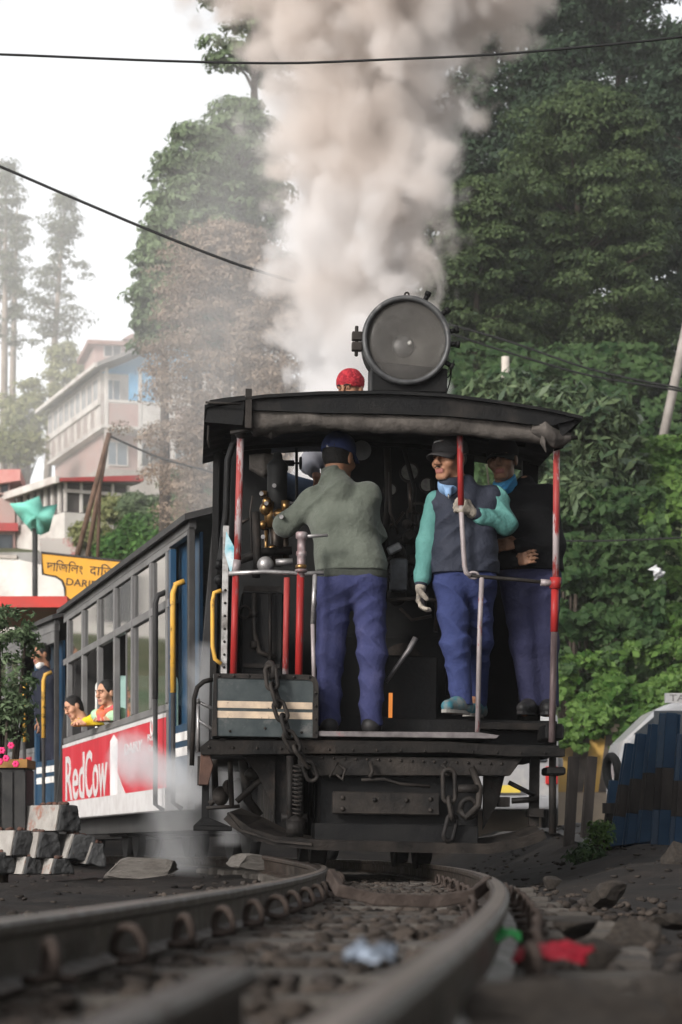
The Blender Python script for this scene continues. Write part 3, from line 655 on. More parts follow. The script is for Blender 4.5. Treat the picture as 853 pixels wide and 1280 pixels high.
# ---- boiler backhead and its fittings
bc = LQ(508, 730, 1.0)
MB().lathe([(0, 0), (.44, 0), (.47, .03), (.47, .50)], 36, Matrix.Translation((bc.x, 1.02, 1.42)) @ Matrix.Rotation(-pi / 2, 4, 'X')).build('boiler_backhead', inside, loco)
P = MB(); P.bx(bc.x - .46, bc.x + .46, 1.0, 1.52, zb, 1.42); P.build('firebox', inside, loco, .02)
P = MB(); P.lathe([(0, 0), (.13, 0), (.15, .02), (.15, .04)], 20, Matrix.Translation((LX(505, .9), .99, LZ(830, .9))) @ Matrix.Rotation(-pi / 2, 4, 'X')); P.bx(LX(460, .9), LX(545, .9), .96, .99, LZ(905, .9), LZ(865, .9)); P.build('fire_door', frame_m, loco, .01)
glow = bpy.data.materials.new('fire_glow'); glow.use_nodes = True; _b = glow.node_tree.nodes['Principled BSDF']; _b.inputs['Base Color'].default_value = (.3, .08, .02, 1); _b.inputs['Emission Color'].default_value = (1, .33, .06, 1); _b.inputs['Emission Strength'].default_value = .35
MB().bx(LX(486, .6), LX(490.5, .6), .60, .62, LZ(898, .6), LZ(866, .6)).build('fire_slit', glow, loco)
P = MB(); P.bx(LX(455, .7), LX(545, .7), .62, .66, LZ(908, .7), LZ(820, .7)); P.build('ash_door', soot, loco, .01)
P = MB(); P.torus(LQ(523, 643, .75), .066, .009, (.1, 1, .1), 26, 6); P.cyl(LQ(523, 643, .75), LQ(523, 643, 1.0), .012, 8)
for a in (0.4, 2.5, 4.6): P.tube([LQ(523, 643, .75), LQ(523, 643, .75) + Vector((.066 * cos(a), 0, .066 * sin(a)))], .006, 5)
P.build('hand_wheel', dusty, loco)
P = MB(); P.tube([LQ(520, 797, .35), LQ(511, 813, .35), LQ(497, 832, .35), LQ(483, 853, .35)], [.017, .016, .012, .011], 8); P.build('reversing_lever', mat('worn_grey_lever', (.17, .16, .16), (.08, .075, .075), 14, .45, .4), loco)
pipes = [[(486, 700), (500, 690), (516, 660), (518, 610), (505, 560)], [(530, 760), (528, 700), (515, 676), (500, 676)], [(470, 830), (476, 760), (492, 720)], [(540, 600), (545, 660), (546, 760)], [(560, 560), (565, 700), (560, 870)], [(484, 560), (486, 620), (480, 700)], [(455, 740), (470, 705), (505, 698), (520, 706)]]
for k, pp in enumerate(pipes):
    MB().tube([LQ(x, y, .85 - .03 * k) for x, y in pp], .014 + .004 * (k % 3), 8).build('steam_pipe', dusty if k % 2 else frame_m, loco)
for x, y, r in ((497, 690, .05), (512, 672, .045), (505, 712, .06), (520, 730, .05), (496, 745, .06), (488, 705, .035), (517, 700, .035), (509, 655, .03)):
    P = MB(); P.cyl(LQ(x, y, .72), LQ(x, y, .95), r * .7, 12); P.ell(LQ(x, y, .72), (r, r * .6, r)); P.cyl(LQ(x, y, .66), LQ(x, y, .72), r * .3, 8); P.build('boiler_fitting', dusty, loco)
MB().box(LQ(493, 686, .62), (.085, .05, .05), Euler((0, -.5, 0)).to_matrix()).build('valve_lever', mat('pale_worn_metal', (.3, .3, .31), (.14, .14, .14), 15, .5, .3), loco, .008)
P = MB(); P.bx(LX(484, .7), LX(505, .7), .6, .7, LZ(740, .7), LZ(700, .7)); P.build('grease_box', mat('grey_tin', (.10, .11, .12), (.05, .05, .055), 9, .55), loco, .01)
for x, y, a in ((500, 570, .1), (588, 565, .0), (507, 571, 1.2)):
    pass
# dark clutter on the left: coal plate, toolbox shelf
MB().bx(LX(300, .5), LX(352, .5), .45, 1.2, zb, LZ(745, .5)).build('coal_hopper', soot, loco, .01)
MB().bx(LX(302, .4), LX(350, .4), .43, .455, LZ(742, .4), LZ(735, .4)).build('hopper_lip', dusty, loco)
P = MB(); P.tube([LQ(300, 700, .5), LQ(330, 690, .5), LQ(365, 688, .5)], .025, 8); P.tube([LQ(320, 722, .35), LQ(322, 700, .35), LQ(320, 640, .35)], .024, 8); P.build('steam_pipe', frame_m, loco)
P = MB(); P.tube([LQ(316, 620, .4), LQ(313, 640, .4), LQ(315, 690, .4), LQ(330, 705, .4), LQ(352, 708, .4)], .006, 6); P.build('oil_pipe', dusty, loco)
P = MB(); P.cyl(LQ(345, 703, .3), LQ(366, 702, .3), .02, 8); P.ell(LQ(332, 706, .3), (.05, .04, .05)); P.build('pipe_fitting', bright, loco)
bag('canvas_bundle', [LQ(312, 578, 1.0), LQ(330, 582, 1.0), LQ(345, 580, 1.0)], [.04, .07, .05], canvas, loco, seed=11, amp=.4, sub=20)

# ---- lubricator pillar (black cylinder, brass fittings, small wheel)
lub = MB().lathe([(0, 0), (.055, 0), (.06, .02), (.06, .30), (.064, .31), (.064, .34), (.045, .36), (.03, .375), (.028, .40), (.018, .415), (0, .42)], 20, Matrix.Translation(LQ(346, 652, 0.57))).build('lubricator', mat('oily_black', (.010, .010, .010), (.02, .02, .02), 9, 0.55), loco)
P = MB(); P.cyl(LQ(350, 579, 0.57), LQ(368, 579, 0.57), .018, 10); P.cyl(LQ(366, 579, 0.57), LQ(374, 579, 0.57), .007, 8); P.build('spindle', soot, lub)
MB().torus(LQ(376, 579, 0.57), .030, .009, (1, 0, 0), 18, 6).cyl(LQ(375, 579, 0.57), LQ(377.5, 579, 0.57), .028, 14).build('hand_wheel', soot, lub)
P = MB(); P.cyl(LQ(338, 628, 0.55), LQ(338, 660, 0.55), .042, 14, .032); P.ell(LQ(332, 636, 0.52), (.035, .035, .04)); P.ell(LQ(350, 642, 0.51), (.04, .03, .03)); P.cyl(LQ(357, 626, 0.52), LQ(357, 640, 0.52), .026, 10); P.cyl(LQ(333, 663, 0.54), LQ(333, 700, 0.54), .012, 8); P.ell(LQ(329, 656, 0.52), .026); P.cyl(LQ(326, 618, 0.55), LQ(334, 618, 0.55), .022, 10)
P.ell(LQ(334, 627, 0.48), (.028, .02, .028)); P.ell(LQ(341, 685, 0.53), (.03, .02, .02)); P.build('brass_valve', brass, lub)
P = MB(); P.cyl(LQ(346, 650, 0.57), LQ(346, 708, 0.57), .05, 12, .03); P.cyl(LQ(356, 665, 0.57), LQ(358, 700, 0.57), .022, 8); P.ell(LQ(352, 660, 0.53), (.05, .04, .03)); P.build('pillar_foot', mat('dark_oily_bronze', (.07, .05, .035), (.03, .025, .022), 12, .4, .5), lub)
P = MB()
for x, y in ((343, 607), (333, 629), (352, 646), (327, 617), (329, 671)): P.cyl(LQ(x, y, .235), LQ(x, y, 0.53), .013, 8)
P.build('knob', bright, lub)

# ---- boiler, smokebox, chimney, bunker ahead of the cab
MB().lathe([(.40, 0), (.40, 1.7), (.43, 1.7), (.43, 2.3), (0, 2.34)], 32, Matrix.Translation((.0, 1.60, 1.20)) @ Matrix.Rotation(-pi / 2, 4, 'X')).build('boiler', soot, loco)
MB().lathe([(.17, 1.5), (.13, 1.65), (.12, 2.1), (.17, 2.16), (.18, 2.22), (.13, 2.24)], 20, Matrix.Translation((.0, 3.6, 0))).build('chimney', soot, loco)
MB().bx(-.9, .9, 1.66, 2.75, 1.0, 1.72).build('coal_bunker', soot, loco, .01)
MB().bx(-.30, .85, 1.80, 2.70, 1.721, 2.40).build('bunker_top', soot, loco, .02)
MB().bx(-.95, .95, 1.66, 4.3, .66, .74).build('running_plate', soot, loco)
for s_ in (-1, 1):
    MB().cyl((s_ * .72, 3.5, .42), (s_ * .72, 4.1, .45), .17, 16).build('cylinder', soot, loco)
    MB().bx(s_ * .55 - .2, s_ * .55 + .2, 2.8, 3.5, .74, 1.2).build('side_tank', soot, loco, .01)

# ---- headlamp
hc = LQ(508, 426, .0); hc.y = .0
HM = Matrix.Translation(hc) @ Matrix.Rotation(radians(2), 4, 'Z') @ Matrix.Rotation(pi / 2, 4, 'X')     # local +Z looks back at the viewer
lampiron = mat('grey_lamp_iron', (.05, .05, .052), (.10, .10, .10), 10, .5, .4, bump=.15, c3=(.16, .155, .15), s3=6, lo3=.58, hi3=.7)
hl = MB().lathe([(0, -.30), (.18, -.30), (.236, -.24), (.236, .02)], 48, HM).build('headlamp', soot, loco)
MB().lathe([(.236, -.02), (.255, -.02), (.260, -.005), (.258, .025), (.250, .036), (.236, .036), (.229, .028), (.227, .0)], 56, HM).build('rim', lampiron, hl)
refl = mat('dusty_reflector', (.06, .056, .05), (.10, .092, .082), 5, .5, .3, c3=(.09, .085, .075), s3=8)
MB().lathe([(.230 * t, -.17 + .17 * t * t) for t in np.linspace(.12, 1, 12)], 48, HM).build('reflector', refl, hl)
MB().lathe([(0, -.13), (.05, -.135), (.065, -.15), (.07, -.165)], 24, HM).build('bulb_holder', mat('dull_tin', (.13, .125, .12), (.20, .195, .19), 16, .4, .5), hl)
P = MB(); P.ell(HM @ Vector((.035, .012, -.115)), .014); P.build('bulb', mat('bulb_highlight_glass', (.8, .78, .72), None, rough=.15), hl)  # small pale bulb, its whiteness standing in for the filament highlight
lens = bpy.data.materials.new('dusty_lens_glass'); lens.use_nodes = True; _t = lens.node_tree; _b = _t.nodes['Principled BSDF']
_b.inputs['Base Color'].default_value = (.15, .14, .13, 1); _b.inputs['Roughness'].default_value = .25; _b.inputs['IOR'].default_value = 1.3
_nn = _t.nodes.new('ShaderNodeTexNoise'); _nn.inputs['Scale'].default_value = 9; _nn.inputs['Detail'].default_value = 6
_mr = _t.nodes.new('ShaderNodeMapRange'); _mr.inputs['From Min'].default_value = .3; _mr.inputs['From Max'].default_value = .75; _mr.inputs['To Min'].default_value = .16; _mr.inputs['To Max'].default_value = .34
_t.links.new(_nn.outputs['Fac'], _mr.inputs['Value']); _t.links.new(_mr.outputs['Result'], _b.inputs['Alpha'])
MB().lathe([(0, .024), (.10, .022), (.18, .016), (.227, .008), (.227, .004), (.18, .012), (.1, .018), (0, .02)], 48, HM).build('lens', lens, hl)
def rim_at(deg, r, z): return HM @ Vector((r * cos(radians(deg)), r * sin(radians(deg)), z))
for dg in (66, 38, 14, -2, -27):
    P = MB(); a = rim_at(dg, .257, .0); b = rim_at(dg, .292, .0); P.cyl(a, b, .015, 8); P.cyl(b, rim_at(dg, .312, .0), .021, 6); P.build('latch', soot, hl)
P = MB()
for z in (.015, -.045): P.box(rim_at(180, .285, 0) + Vector((0, 0, z)), (.06, .05, .05))
P.cyl(rim_at(180, .288, 0) + Vector((0, 0, -.1)), rim_at(180, .288, 0) + Vector((0, 0, .075)), .012, 8); P.build('hinge', dusty, hl, .006)
P = MB(); P.torus(rim_at(90, .266, 0), .012, .006, (0, 1, 0), 10, 5); P.build('top_ring', dusty, hl)
P = MB(); P.prism([(LX(457, .1), LZ(492, .1)), (LX(551, .1), LZ(492, .1)), (LX(551, .1), LZ(462, .1)), (LX(457, .1), LZ(455, .1))], .02, .34); P.build('lamp_box', soot, hl, .006)
P = MB(); P.tube([rim_at(-27, .298, .0), LQ(564, 470, .1), LQ(562, 480, .1), LQ(558, 492, .1)], .004, 5); P.tube([rim_at(-20, .298, .0), LQ(562, 470, .1), LQ(552, 478, .1)], .004, 5); P.build('lamp_cable', soot, hl)

# ---- rivets, bolts, gauges and small clutter
P = MB()
for i in range(17): P.ell((LX(404 + 14 * i, .03), .024, LZ(949 + .2 * i, .03)), (.009, .007, .009), 7, 4)
for i in range(15): P.ell((LX(262 + 30 * i, -.02), -.026, LZ(938, -.02)), (.008, .007, .008), 7, 4)
for x, y in ((430, 998), (470, 1000), (510, 1000), (540, 998), (430, 1012), (540, 1012)): P.ell((LX(x, .02), .014, LZ(y, .02)), (.014, .010, .014), 8, 4)
P.build('rivet', dusty, loco)['kind'] = 'stuff'
gface = mat('grimy_gauge_face', (.22, .21, .19), (.12, .115, .11), 30, .4)
for x, y, r in ((512, 590, .055), (534, 606, .042), (488, 612, .038)):
    c = LQ(x, y, .95); g_ = MB().lathe([(0, .0), (r, .0), (r * 1.12, -.02), (r * 1.12, .03)], 20, Matrix.Translation(c) @ Matrix.Rotation(-pi / 2, 4, 'X')).build('pressure_gauge', dusty, loco)
    MB().cyl(c + Vector((0, -.004, 0)), c + Vector((0, -.001, 0)), r * .92, 18).build('gauge_face', gface, g_)
for k, pp in enumerate(([(505, 640), (495, 655), (470, 660)], [(540, 680), (548, 720), (545, 790)], [(500, 760), (515, 775), (540, 770)], [(300, 655), (312, 648), (340, 668)], [(488, 590), (488, 640), (498, 668)], [(512, 604), (514, 640)])):
    MB().tube([LQ(x, y, .70 - .02 * k) for x, y in pp], .010 + .003 * (k % 2), 7).build('copper_pipe', mat('dull_copper', (.055, .042, .035), (.03, .026, .024), 14, .4, .6), loco)
MB().tube([LQ(470, 752, .5), LQ(520, 748, .5), LQ(556, 752, .5)], .012, 7).build('damper_rod', dusty, loco)
for x, y in ((512, 668), (528, 690), (484, 722), (530, 745)):
    P = MB(); P.torus(LQ(x, y, .64), .026, .006, (0, 1, .2), 14, 5); P.cyl(LQ(x, y, .64), LQ(x, y, .75), .007, 6); P.build('valve_wheel', dusty, loco)
MB().bx(LX(455, .55), LX(478, .55), .5, .6, LZ(905, .55), LZ(868, .55)).build('oil_can_box', dusty, loco, .008)
P = MB(); P.tube([LQ(318, 742, .42), LQ(318, 790, .42), LQ(324, 815, .42), LQ(345, 822, .42)], .016, 8); P.build('steam_pipe', dusty, loco)
P = MB(); P.tube([LQ(338, 742, .41), LQ(338, 842, .41)], .011, 8); P.build('steam_pipe', frame_m, loco)
for y in (768, 806): MB().cyl(LQ(318, y - 4, .42), LQ(318, y + 4, .42), .024, 10).build('pipe_union', dusty, loco)
MB().torus(LQ(306, 765, .42), .035, .007, (0, 1, .2), 16, 6).build('valve_wheel', dusty, loco)
MB().bx(LX(303, .44), LX(349, .44), .425, .45, LZ(838, .44), LZ(833, .44)).build('hopper_strap', dusty, loco)
# ================================================================ COACHES, STATION SIDE, LANE SIDE, HOUSES ON THE HILL
class Fr:
    """a thing's own frame: an Empty, and where a photograph pixel's sight line meets one of its planes"""
    def __init__(s, name, loc, yaw, label=None, cat=None, group=None):
        s.o = empty(name, loc, (0, 0, yaw), label, cat, group)
        s.M = Matrix.Translation(loc) @ Matrix.Rotation(yaw, 4, 'Z'); s.I = s.M.inverted()
    def q(s, px, py, ax, v=0.0):
        o = s.I @ Vector((0, 0, CAMZ)); d = (s.I @ at(px, py, 10.0)) - o
        return o + d * ((v - o[ax]) / d[ax])
coach_grey = mat('coach_grey_paint', (0.11, 0.106, 0.106), (0.155, 0.15, 0.147), 3, 0.5, c3=(0.10, 0.095, 0.09), s3=2.5, bump=.1)
coach_dark = mat('coach_dark_end', (0.026, 0.025, 0.025), (0.04, 0.038, 0.037), 3, 0.55, bump=.15, c3=(0.055, 0.052, 0.05), s3=1.6)
coach_blue = mat('coach_blue_paint', (0.014, 0.042, 0.082), (0.020, 0.055, 0.10), 4, 0.4, c3=(0.014, 0.028, 0.05), s3=3)
white_p = mat('white_coach_paint', (0.72, 0.69, 0.66), (0.58, 0.55, 0.52), 6, 0.5, c3=(0.35, 0.32, 0.29), s3=4, lo3=.58, hi3=.75)
ad_red = mat('red_vinyl_advert', (0.50, 0.018, 0.035), (0.42, 0.02, 0.035), 3, 0.4, c3=(0.56, 0.07, 0.09), s3=1.2, stretch=(1, 2.2, .3))
ad_white = mat('white_vinyl_print', (0.55, 0.53, 0.52), (0.46, 0.43, 0.42), 8, 0.45)
wood_in = mat('coach_interior_dark', (0.035, 0.033, 0.032), (0.055, 0.05, 0.045), 4, .7)
glass = bpy.data.materials.new('window_glass'); glass.use_nodes = True
_t = glass.node_tree; _o = _t.nodes['Material Output']; _g = _t.nodes.new('ShaderNodeBsdfGlossy'); _g.inputs['Roughness'].default_value = .06; _g.inputs['Color'].default_value = (.8, .8, .8, 1)
_tr = _t.nodes.new('ShaderNodeBsdfTransparent'); _tr.inputs['Color'].default_value = (.72, .74, .73, 1); _lw = _t.nodes.new('ShaderNodeLayerWeight'); _lw.inputs['Blend'].default_value = .32
_mx = _t.nodes.new('ShaderNodeMixShader'); _mr = _t.nodes.new('ShaderNodeMapRange'); _mr.inputs['To Min'].default_value = .22; _mr.inputs['To Max'].default_value = .9
_t.links.new(_lw.outputs['Facing'], _mr.inputs['Value']); _t.links.new(_mr.outputs['Result'], _mx.inputs[0]); _t.links.new(_tr.outputs[0], _mx.inputs[1]); _t.links.new(_g.outputs[0], _mx.inputs[2]); _t.links.new(_mx.outputs[0], _o.inputs['Surface'])

def coach(name, loc, yaw, length, label, mull, zs, door, advert):
    """zs: roof, fascia, window top, mid rail, sill, belt, advert bottom, skirt; mull: positions of the uprights along the side"""
    F = Fr(name, loc, yaw, label, 'railway coach', 'coaches behind the engine'); r = F.o; W = 1.9
    zr, zfa, zw, zm, zs_, zb_, za, zk = zs; d0, d1 = door
    P = MB(); n = 8
    for i in range(n):
        pass
    xs = [-.06 + (W + .12) * i / n for i in range(n + 1)]; hz = [zr + .16 * (1 - ((x - W / 2) / (W / 2 + .06)) ** 2) for x in xs]
    P.prism([(x, z - .05) for x, z in zip(xs, hz)] + [(x, z) for x, z in zip(xs, hz)][::-1], -.10, length + .08); P.build('roof', coach_dark, r)
    P = MB(); P.prism([(0.0, .45), (W, .45)] + [(x, z - .05) for x, z in zip(xs, hz)][1:-1][::-1], 0.0, .05); P.build('end_wall', coach_dark, r)
    P = MB(); P.prism([(0.0, .45), (W, .45)] + [(x, z - .05) for x, z in zip(xs, hz)][1:-1][::-1], length - .05, length); P.build('end_wall', coach_dark, r)
    MB().bx(.0, W, .06, length - .06, zk - .05, zk + .06).build('floor', wood_in, r)
    MB().bx(.0, .06, .051, length - .051, zfa, zr - .015).build('cornice', coach_grey, r, .004)
    MB().bx(.0, .06, d1, length - .051, zw, zfa - .002).build('fascia', coach_grey, r, .003)
    MB().bx(W - .05, W, .051, length - .051, zk, zs_ + .12).build('side_panel', coach_grey, r); MB().bx(W - .05, W, .051, length - .051, zm + .15, zr - .02).build('side_panel', coach_grey, r)
    for k in range(6): MB().bx(W - .05, W, length * k / 6 + .06, length * (k + 1) / 6 - .25, zs_ + .121, zm + .149).build('side_panel', wood_in, r)
    MB().bx(-.004, .055, d1, length - .051, zs_ - .06, zs_).build('sill', coach_grey, r, .005)
    MB().bx(.0, .05, d1, length - .051, zk + .0, zs_ - .061).build('side_panel', coach_grey, r)
    MB().bx(-.006, .05, d1, length - .051, zm - .035, zm + .035).build('window_rail', coach_grey, r, .005)
    for i, u in enumerate(mull):
        MB().bx(-.010, .05, u - .035, u + .035, zs_ + .001, zw - .001).build('mullion', coach_grey, r, .006)
    for i in range(len(mull) - 1):
        a, b = sorted((mull[i], mull[i + 1])); a += .036; b -= .036
        if b - a < .1: continue
        for z0, z1, nm in ((zm + .036, zw, 'upper'), (zs_, zm - .036, 'lower')):
            if nm == 'lower' and advert and i in (3, 4, 5): continue                 # sashes pushed open
            if nm == 'lower' and i == 2: b2 = a + (b - a) * .45
            else: b2 = b
            p = MB().bx(.022, .027, a, b2, z0, z1).build('window_pane', glass, r)
            MB().bx(.015, .034, a, a + .014, z0, z1).bx(.015, .034, b2 - .014, b2, z0, z1).build('sash', coach_grey, p)
    # end vestibule: blue door bay, grab rails
    MB().bx(.0, .05, .051, d0, zk - .1, zr - .08).build('corner_post', coach_dark, r, .004)
    MB().bx(.0, .06, d0, d1 - .001, zw + .02, zfa - .002).build('door_lintel', coach_grey, r, .004)
    MB().bx(.10, .13, d0 + .001, d1 + .1, zk, zw + .05).build('door', coach_blue, r, .004)
    MB().bx(.0, .05, d1 - .09, d1 - .002, zk, zw).build('door_post', coach_blue, r, .004)
    MB().bx(.01, .06, d0 + .002, d1 - .10, zk - .12, zb_ - .12).build('door_panel', coach_blue, r, .004)
    for z in (zb_ - .22, zb_ - .34): MB().bx(.004, .062, d0 + .002, d1 - .10, z - .035, z + .035).build('white_band', white_p, r)
    def rail(y, m1, z0=zb_ - .75, z1=zm + .1):
        g = MB().tube([(.0, y, z1), (-.07, y, z1 - .03), (-.09, y, z1 - .1), (-.09, y, zb_ + .12)], .024, 8).build('grab_rail', m1, r)
        MB().tube([(-.09, y, zb_ + .119), (-.09, y, z0), (-.02, y, z0 - .05)], .020, 8).build('rail_foot', coach_dark, g)
    rail(d0 + .12, yellowp); rail(d1 + .12, yellowp if not advert else coach_dark)
    # skirt, bogies
    MB().bx(-.01, .05, .06, length - .06, zk - .14, zk - .001).build('skirt', coach_grey, r)
    MB().bx(.15, W - .15, .2, length - .2, zk - .3, zk - .06).build('underframe', coach_dark, r)
    for y in (1.0, length - 1.0):
        for yy in (y - .35, y + .35):
            for x in (W / 2 - .33, W / 2 + .33): MB().cyl((x - .04, yy, .23), (x + .04, yy, .23), .23, 18).build('wheel', coach_dark, r)
        MB().bx(W / 2 - .5, W / 2 + .5, y - .6, y + .6, .22, .36).build('bogie', coach_dark, r)
    return F
L1 = Vector((-1.18, 19.0, 0)); yaw1 = radians(13.9); tmpF = Fr('tmp', L1, yaw1)
qs = lambda px, py: tmpF.q(px, py, 0)
zs1 = [2.70, 2.60, qs(208, 690).z, qs(205, 757).z, qs(205, 881).z, qs(205, 893).z, qs(205, 985).z, qs(205, 993).z]
mull1 = [qs(p, 900).y for p in (209, 188.5, 165.5, 143.5, 123, 103.5, 85)]
len1 = qs(79, 900).y; door1 = (qs(234, 900).y, qs(211, 900).y)
bpy.data.objects.remove(tmpF.o)
C1 = coach('railway_coach', L1, yaw1, len1, 'grey and blue coach with a red advert along its side and children at the windows', mull1, zs1, door1, True)
q1 = lambda px, py, v=0.0: C1.q(px, py, 0, v)
# advert
ya, yb = q1(208, 900).y, len1 - .055; zt_, zb2, zw2 = zs1[5] - .03, zs1[6] + .0, zs1[7] - .1
adv = MB().bx(-.012, -.001, ya, yb, zb2, zt_).build('advert_panel', ad_red, C1.o)
MB().bx(-.014, -.001, ya, yb, zt_ + .001, zt_ + .035).build('advert_border', ad_white, adv)
MB().bx(-.020, -.011, ya, yb, zk_ := (zs1[7] - .13), zb2 - .002).build('advert_border', ad_white, adv)
AX = Matrix(((0, 0, -1, 0), (-1, 0, 0, 0), (0, 1, 0, 0), (0, 0, 0, 1)))     # text x -> -y, text y -> z, facing -x
def side_text(body, px0, px1, z0, cap, name='lettering', slant=0.0):
    y0, y1 = q1(px0, 950).y, q1(px1, 950).y
    o = text(name, body, 1.0, ad_white, adv, Matrix.Identity(4), .002, bold=.012)
    xs = [v.co.x for v in o.data.vertices]; ys_ = [v.co.y for v in o.data.vertices]; x0, x1 = min(xs), max(xs); b0, b1 = 0.0, max(ys_)
    T = Matrix.Translation((-.0145, y0, z0)) @ AX @ Matrix.Diagonal(((y0 - y1) / (x1 - x0), cap / b1, 1, 1)) @ Matrix.Translation((-x0, 0, 0))
    o.data.transform(T); return o
H_ = zt_ - zb2
side_text('Red', 84, 107.5, zb2 + .03 * H_, .80 * H_); side_text('Cow', 108.5, 136, zb2 + .03 * H_, .80 * H_)
side_text('DAIRY', 158, 180, zb2 + .60 * H_, .17 * H_); side_text('Red', 187, 198, zb2 + .72 * H_, .10 * H_); side_text('Cow', 188, 197, zb2 + .56 * H_, .10 * H_)
P = MB(); c_ = q1(193, 905); P.torus((-.0145, c_.y, zb2 + .90 * H_), .07, .012, (1, 0, 0), 16, 6); P.build('emblem', ad_white, adv)
P = MB(); ca, cb = q1(140, 950).y, q1(149, 950).y
P.prism([(ca, zb2 - .02), (cb, zb2 - .02), (cb, zb2 + H_ * .86), ((ca + cb) / 2, zb2 + H_ * .97), (ca, zb2 + H_ * .88)][::-1], -.0165, -.0125, 'X'); P.build('printed_carton', mat('pale_print', (.62, .58, .58), (.72, .68, .67), 6, .5, c3=(.45, .3, .32), s3=7, lo3=.6, hi3=.7), adv)
P = MB(); cb3 = q1(160, 950).y; P.prism([(ca, zb2 - .02), (cb3, zb2 - .02), (q1(155, 950).y, zb2 + .12 * H_), (cb, zb2 + .35 * H_), (ca, zb2 + .3 * H_)][::-1], -.0155, -.0125, 'X'); P.build('printed_splash', ad_white, adv)
# seats inside
for px, m_, pz in ((176, mat('mint_seat_cover', (.32, .52, .47), (.42, .60, .55), 6, .8), 850), (152, mat('white_seat_cover', (.62, .60, .56), (.72, .70, .66), 6, .8), 857), (200, mat('mint_seat_cover', None), 850), (128, mat('white_seat_cover', None), 850)):
    yy = q1(px, 870, .45).y; zz = q1(px, pz, .45).z
    P = MB(); P.prism([(y_, z_) for y_, z_ in ((yy - .09, .9), (yy + .09, .9), (yy + .06, zz), (yy - .02, zz + .05), (yy - .08, zz - .02))], .18, .62, 'X'); st = P.build('seat_back', m_, C1.o, .03, 2)
    MB().bx(.15, .65, yy - .45, yy - .05, .82, .95).build('seat', m_, C1.o, .02)
L2 = at(70, 900, 26.75); L2.z = 0
C2 = coach('railway_coach', L2, radians(19), 6.8, 'rear coach with a man leaning from its open blue doorway', [2.0 + .75 * i for i in range(7)], [2.66, 2.5, 2.35, 1.95, 1.25, 1.2, .6, .5], (.1, 1.15), False)
MB().bx(-.012, -.001, 1.3, 6.7, .6, 1.15).build('advert_panel', ad_red, C2.o)

# ---------------------------------------------------------------- pile of old concrete sleepers on the left
conc_d = mat('dark_weathered_concrete', (.030, .030, .031), (.058, .058, .058), 5, .9, bump=.5, bscale=26, c3=(.04, .04, .04), s3=3)
conc_w = mat('whitewashed_concrete', (.31, .29, .265), (.20, .18, .165), 6, .85, bump=.4, c3=(.22, .10, .07), s3=4, lo3=.58, hi3=.66)
def sleeper_block(px, py, w, h, yaw, label, Y=17.0, ln=.75, roll=0.0):
    s_ = FPX / Y; W_, H__ = w / s_, h / s_
    p = at(px, py, Y)
    o = empty('concrete_block', p, (0, roll, yaw), label, 'concrete block', 'stack of old concrete sleepers')
    b = MB(); pol = [(-W_ / 2, 0), (W_ / 2, 0), (W_ / 2 - .035, H__), (-W_ / 2 + .035, H__)]
    b.prism(pol, 0, ln); bo = b.build('block', conc_d, o, .012, 2); su = bo.modifiers.new('s', 'SUBSURF'); su.subdivision_type = 'SIMPLE'; su.levels = su.render_levels = 4
    tx = bpy.data.textures.get('chips') or bpy.data.textures.new('chips', 'CLOUDS'); tx.noise_scale = .07; dm_ = bo.modifiers.new('d', 'DISPLACE'); dm_.texture = tx; dm_.texture_coords = 'GLOBAL'; dm_.strength = .028; dm_.mid_level = .55
    b = MB(); b.prism([(-W_ / 2 - .012, .004), (-W_ / 2, .004), (-W_ / 2 + .035, H__), (-W_ / 2 + .023, H__)], .02, ln - .03); b.build('whitewash_face', conc_w, o)
    b = MB()
    for k in range(9): b.ell((RNG.uniform(-W_ / 2 + .05, W_ / 2 - .05), RNG.uniform(.03, .35), H__ + .008), (RNG.uniform(.012, .03), RNG.uniform(.012, .03), RNG.uniform(.008, .02)), 7, 5)
    b.build('debris', mat('red_brown_debris', (.12, .055, .04), (.05, .04, .035), 20, .9), o)['kind'] = 'stuff'
    return o
yb_ = radians(38)
for a in ((88, 1039, 36, 33, yb_, 'topmost block of the concrete sleeper stack with a whitewashed side'),
          (31, 1070, 34, 32, yb_, 'whitewashed concrete block at the left edge, second layer'),
          (63, 1073, 36, 33, yb_ - .1, 'concrete block in the middle of the second layer'),
          (104, 1076, 40, 32, yb_ - .25, 'tilted dark concrete block right of the second layer'),
          (8, 1092, 34, 26, yb_, 'bottom layer concrete block at the left edge'),
          (44, 1093, 30, 22, yb_, 'bottom layer concrete block, second from the left'),
          (80, 1093, 34, 20, yb_, 'bottom layer concrete block, third from the left'),
          (121, 1082, 26, 28, .3, 'leaning concrete block at the right end of the stack')):
    sleeper_block(*a, roll=(.0 if a[0] < 100 else .12))
o = rockmesh('rock', 77, 3, .10); o.materials.append(mat('pale_dusty_stone', (.09, .08, .072), (.16, .145, .13), 5, .9, bump=.8, bscale=16, c3=(.09, .08, .07), s3=2.5))
lg = link('concrete_lump', o); lg.location = at(178, 1087, 14.6); lg.scale = (.40, .15, .075); lg.rotation_euler = (0, .02, -.05); tag(lg, 'long pale broken concrete lump lying on the ground right of the sleeper stack', 'concrete lump')
lg = link('concrete_lump', o.copy()); lg.location = at(318, 1078, 13.6); lg.scale = (.24, .12, .05); lg.rotation_euler = (.1, .1, .4); tag(lg, 'small broken lump of concrete below the side step of the engine', 'concrete lump')

